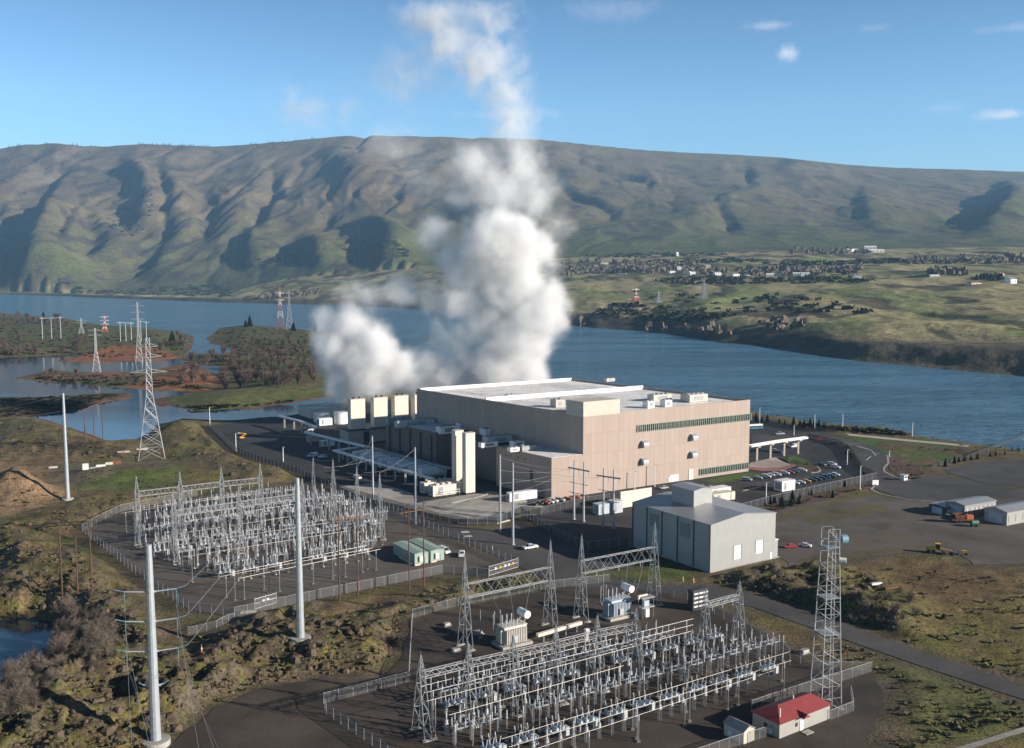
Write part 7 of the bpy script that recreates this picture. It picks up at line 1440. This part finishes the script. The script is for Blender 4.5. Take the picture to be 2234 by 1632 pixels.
def on_bed(x, y): p = G(x, y, 0.06); return Vector((p.x, p.y, 0.06))
M_HEDGE = leafmat('hedge_leaf', (0.022, 0.030, 0.014), (0.070, 0.062, 0.034), 0.4)
scatter('bed_shrubs', [([(1640, 1126), (1700, 1104), (1800, 1079), (1905, 1056), (1910, 1062), (1810, 1084), (1700, 1112)], 110), ([(1840, 985), (1862, 990), (1884, 1028), (1908, 1046), (1890, 1040), (1866, 1012)], 70), ([(1940, 996), (1984, 1002), (2010, 1020), (2045, 1030), (1990, 1044), (1966, 1040), (1944, 1026)], 70), ([(1694, 1001), (1716, 998), (1780, 1018), (1786, 1027), (1770, 1030), (1740, 1019), (1716, 1010)], 26), ([(1790, 956), (1830, 966), (1860, 978), (1850, 980), (1800, 963)], 30), ([(1965, 975), (2060, 979), (2145, 987), (2110, 993), (2050, 985)], 60)], M_HEDGE, 'low dark shrubs in the planted beds of the campus', k_shrub, 31, on_bed)
scatter('bank_hedge', [([(1644, 921), (1700, 929), (1800, 939), (1900, 944), (1900, 938), (1800, 931), (1700, 921), (1644, 913)], 150), ([(1850, 946), (1900, 946), (1990, 952), (1960, 942), (1900, 938)], 60)], M_HEDGE, 'dark hedge of shrubs along the river bank', k_marsh, 32)
# ================================================================== STEAM
# puffs: picture x, y, half width, half height, weight, depth shift
PUFFS = [(760, 838, 46, 44, 1.0, 0), (735, 770, 54, 56, .95, 4), (800, 800, 66, 58, 1.0, -4), (862, 808, 52, 50, .95, 0), (712, 705, 42, 42, .6, 6), (770, 715, 52, 48, .75, 2), (822, 745, 46, 46, .85, -3), (700, 750, 26, 60, .6, 0),
    (920, 838, 66, 34, .9, 6), (975, 812, 52, 46, .95, 2), (1015, 790, 40, 34, .8, 0), (1095, 795, 86, 58, 1.0, 4), (1050, 845, 90, 36, .9, 8), (1150, 820, 44, 52, .9, 2), (1130, 740, 74, 66, 1.0, 0), (1168, 690, 62, 62, .95, -3), (1075, 700, 60, 58, .9, 5),
    (1010, 660, 62, 52, .7, 4), (945, 655, 56, 44, .55, 6), (880, 640, 70, 44, .50, 8), (805, 645, 62, 44, .46, 8), (1115, 628, 72, 62, .95, 2), (1195, 650, 44, 50, .7, -2), (1225, 660, 38, 44, .38, 0), (1095, 545, 84, 82, 1.0, 0), (1105, 500, 54, 46, 1.0, -4), (1035, 590, 62, 56, .8, 4), (1010, 740, 58, 60, .55, 6), (960, 735, 46, 60, .40, 8), (930, 790, 46, 40, .48, 4),
    (950, 512, 46, 46, .5, 8), (985, 560, 50, 50, .48, 6), (1180, 545, 54, 60, .5, 0), (1225, 495, 42, 42, .36, -2), (1085, 410, 92, 64, .50, 6), (1035, 365, 70, 60, .50, 6), (1140, 360, 56, 80, .45, 4), (1000, 425, 54, 40, .42, 8),
    (1120, 270, 58, 90, .40, 6), (1105, 195, 62, 66, .38, 6), (1060, 140, 84, 66, .42, 8), (985, 95, 86, 62, .42, 8), (945, 45, 80, 56, .42, 8), (1060, 40, 80, 60, .34, 8), (890, 170, 100, 70, .27, 10), (860, 320, 90, 46, .28, 10), (660, 235, 80, 60, .24, 14), (760, 225, 50, 60, .26, 14), (1170, 420, 60, 60, .4, 4), (930, 400, 70, 60, .28, 10)]
def make_steam():
    SY = 655.0
    ng = bpy.data.node_groups.new('steam_field', 'GeometryNodeTree')
    ng.interface.new_socket('Geometry', in_out='OUTPUT', socket_type='NodeSocketGeometry')
    L = ng.links.new; nn = ng.nodes.new
    def math_(op, a, b=None, c=None):
        n = nn('ShaderNodeMath'); n.operation = op
        for i, v in enumerate((a, b, c)):
            if v is None: continue
            if isinstance(v, (int, float)): n.inputs[i].default_value = v
            else: L(v, n.inputs[i])
        return n.outputs[0]
    def vmath(op, a, b=None):
        n = nn('ShaderNodeVectorMath'); n.operation = op
        for i, v in enumerate((a, b)):
            if v is None: continue
            if isinstance(v, (tuple, list, Vector)): n.inputs[i].default_value = v
            else: L(v, n.inputs[i])
        return n
    def nz(vec, scale, det, rough=0.55):
        n = nn('ShaderNodeTexNoise'); n.inputs['Scale'].default_value = scale; n.inputs['Detail'].default_value = det; n.inputs['Roughness'].default_value = rough; L(vec, n.inputs['Vector']); return n
    pos = nn('GeometryNodeInputPosition').outputs[0]
    wn = nz(pos, 0.045, 3); wv = vmath('SUBTRACT', wn.outputs['Color'], (0.5, 0.5, 0.5)); ws = nn('ShaderNodeVectorMath'); ws.operation = 'SCALE'; L(wv.outputs[0], ws.inputs[0]); ws.inputs['Scale'].default_value = 20.0
    p = vmath('ADD', pos, ws.outputs[0]).outputs[0]
    V = None
    for (px, py, rx, ry, wt, dy) in PUFFS:
        Yd = SY + dy; c = GY(px, py, Yd); s = Yd / 2200.0
        d = vmath('SUBTRACT', p, c); q = vmath('MULTIPLY', d.outputs[0], (1 / (rx * s * 1.45), 1 / ((rx + ry) * 0.45 * s * 1.4), 1 / (ry * s * 1.45)))
        ln = vmath('LENGTH', q.outputs[0]).outputs['Value']
        f = math_('MULTIPLY', math_('SUBTRACT', 1.0, ln), wt)
        V = f if V is None else math_('SMOOTH_MAX', V, f, 0.08)
    n1 = nz(p, 0.10, 6, 0.62).outputs[0]
    n2 = nz(pos, 0.035, 3, 0.5).outputs[0]
    e = math_('ADD', V, math_('MULTIPLY', math_('SUBTRACT', n1, 0.50), 1.05)); e = math_('ADD', e, math_('MULTIPLY', math_('SUBTRACT', n2, 0.5), 0.35))
    mr = nn('ShaderNodeMapRange'); mr.interpolation_type = 'SMOOTHSTEP'; L(e, mr.inputs[0]); mr.inputs[1].default_value = 0.02; mr.inputs[2].default_value = 0.50
    gate = nn('ShaderNodeMapRange'); L(V, gate.inputs[0]); gate.inputs[1].default_value = 0.0; gate.inputs[2].default_value = 0.14
    core = nn('ShaderNodeMapRange'); core.interpolation_type = 'SMOOTHSTEP'; L(V, core.inputs[0]); core.inputs[1].default_value = 0.12; core.inputs[2].default_value = 0.62; core.inputs[3].default_value = 0.13; core.inputs[4].default_value = 1.0
    dens = math_('MULTIPLY', math_('MULTIPLY', mr.outputs[0], gate.outputs[0]), core.outputs[0])
    vc = nn('GeometryNodeVolumeCube'); L(dens, vc.inputs['Density'])
    lo, hi = (-178, 618, 12), (56, 700, 302)
    vc.inputs['Min'].default_value = lo; vc.inputs['Max'].default_value = hi
    for k, i in (('Resolution X', 0), ('Resolution Y', 1), ('Resolution Z', 2)): vc.inputs[k].default_value = int((hi[i] - lo[i]) / 0.95)
    sm = nn('GeometryNodeSetMaterial')
    m = bpy.data.materials.new('steam_vapour'); m.use_nodes = True; t = m.node_tree; t.nodes.clear()
    at = N(t, 'ShaderNodeAttribute', attribute_name='density'); mu = N(t, 'ShaderNodeMath', operation='MULTIPLY'); t.links.new(at.outputs['Fac'], mu.inputs[0]); mu.inputs[1].default_value = STEAM_D
    pv = t.nodes.new('ShaderNodeVolumePrincipled'); pv.inputs['Density Attribute'].default_value = ''; pv.inputs['Color'].default_value = (0.994, 0.996, 1.0, 1); pv.inputs['Anisotropy'].default_value = -0.1
    t.links.new(mu.outputs[0], pv.inputs['Density'])
    mo = t.nodes.new('ShaderNodeOutputMaterial'); t.links.new(pv.outputs[0], mo.inputs['Volume'])
    sm.inputs['Material'].default_value = m; L(vc.outputs[0], sm.inputs['Geometry'])
    go = nn('NodeGroupOutput'); L(sm.outputs[0], go.inputs[0])
    me = bpy.data.meshes.new('steam'); me.materials.append(m); o = bpy.data.objects.new('steam', me); C.objects.link(o)
    md = o.modifiers.new('field', 'NODES'); md.node_group = ng
    setp(o, 'white steam plume billowing up behind the pale cooling stacks', 'steam', None, 'stuff')
    return o
STEAM_D = 0.21
make_steam()
# ================================================================== AIR
hz = MB(); hz.add([(-11000, -300, -30), (11000, -300, -30), (11000, 12450, -30), (-11000, 12450, -30), (-11000, -300, 1350), (11000, -300, 1350), (11000, 12450, 1350), (-11000, 12450, 1350)],
    [(0, 3, 2, 1), (4, 5, 6, 7), (0, 1, 5, 4), (1, 2, 6, 5), (2, 3, 7, 6), (3, 0, 4, 7)])
m = bpy.data.materials.new('air'); m.use_nodes = True; t = m.node_tree; t.nodes.clear()
pv = t.nodes.new('ShaderNodeVolumePrincipled'); pv.inputs['Density'].default_value = 3.8e-5; pv.inputs['Color'].default_value = (0.36, 0.66, 1.0, 1); pv.inputs['Anisotropy'].default_value = 0.0
mo = t.nodes.new('ShaderNodeOutputMaterial'); t.links.new(pv.outputs[0], mo.inputs['Volume'])
haze = hz.build('haze', m); setp(haze, 'thin blue haze over the river valley', 'haze', None, 'stuff')
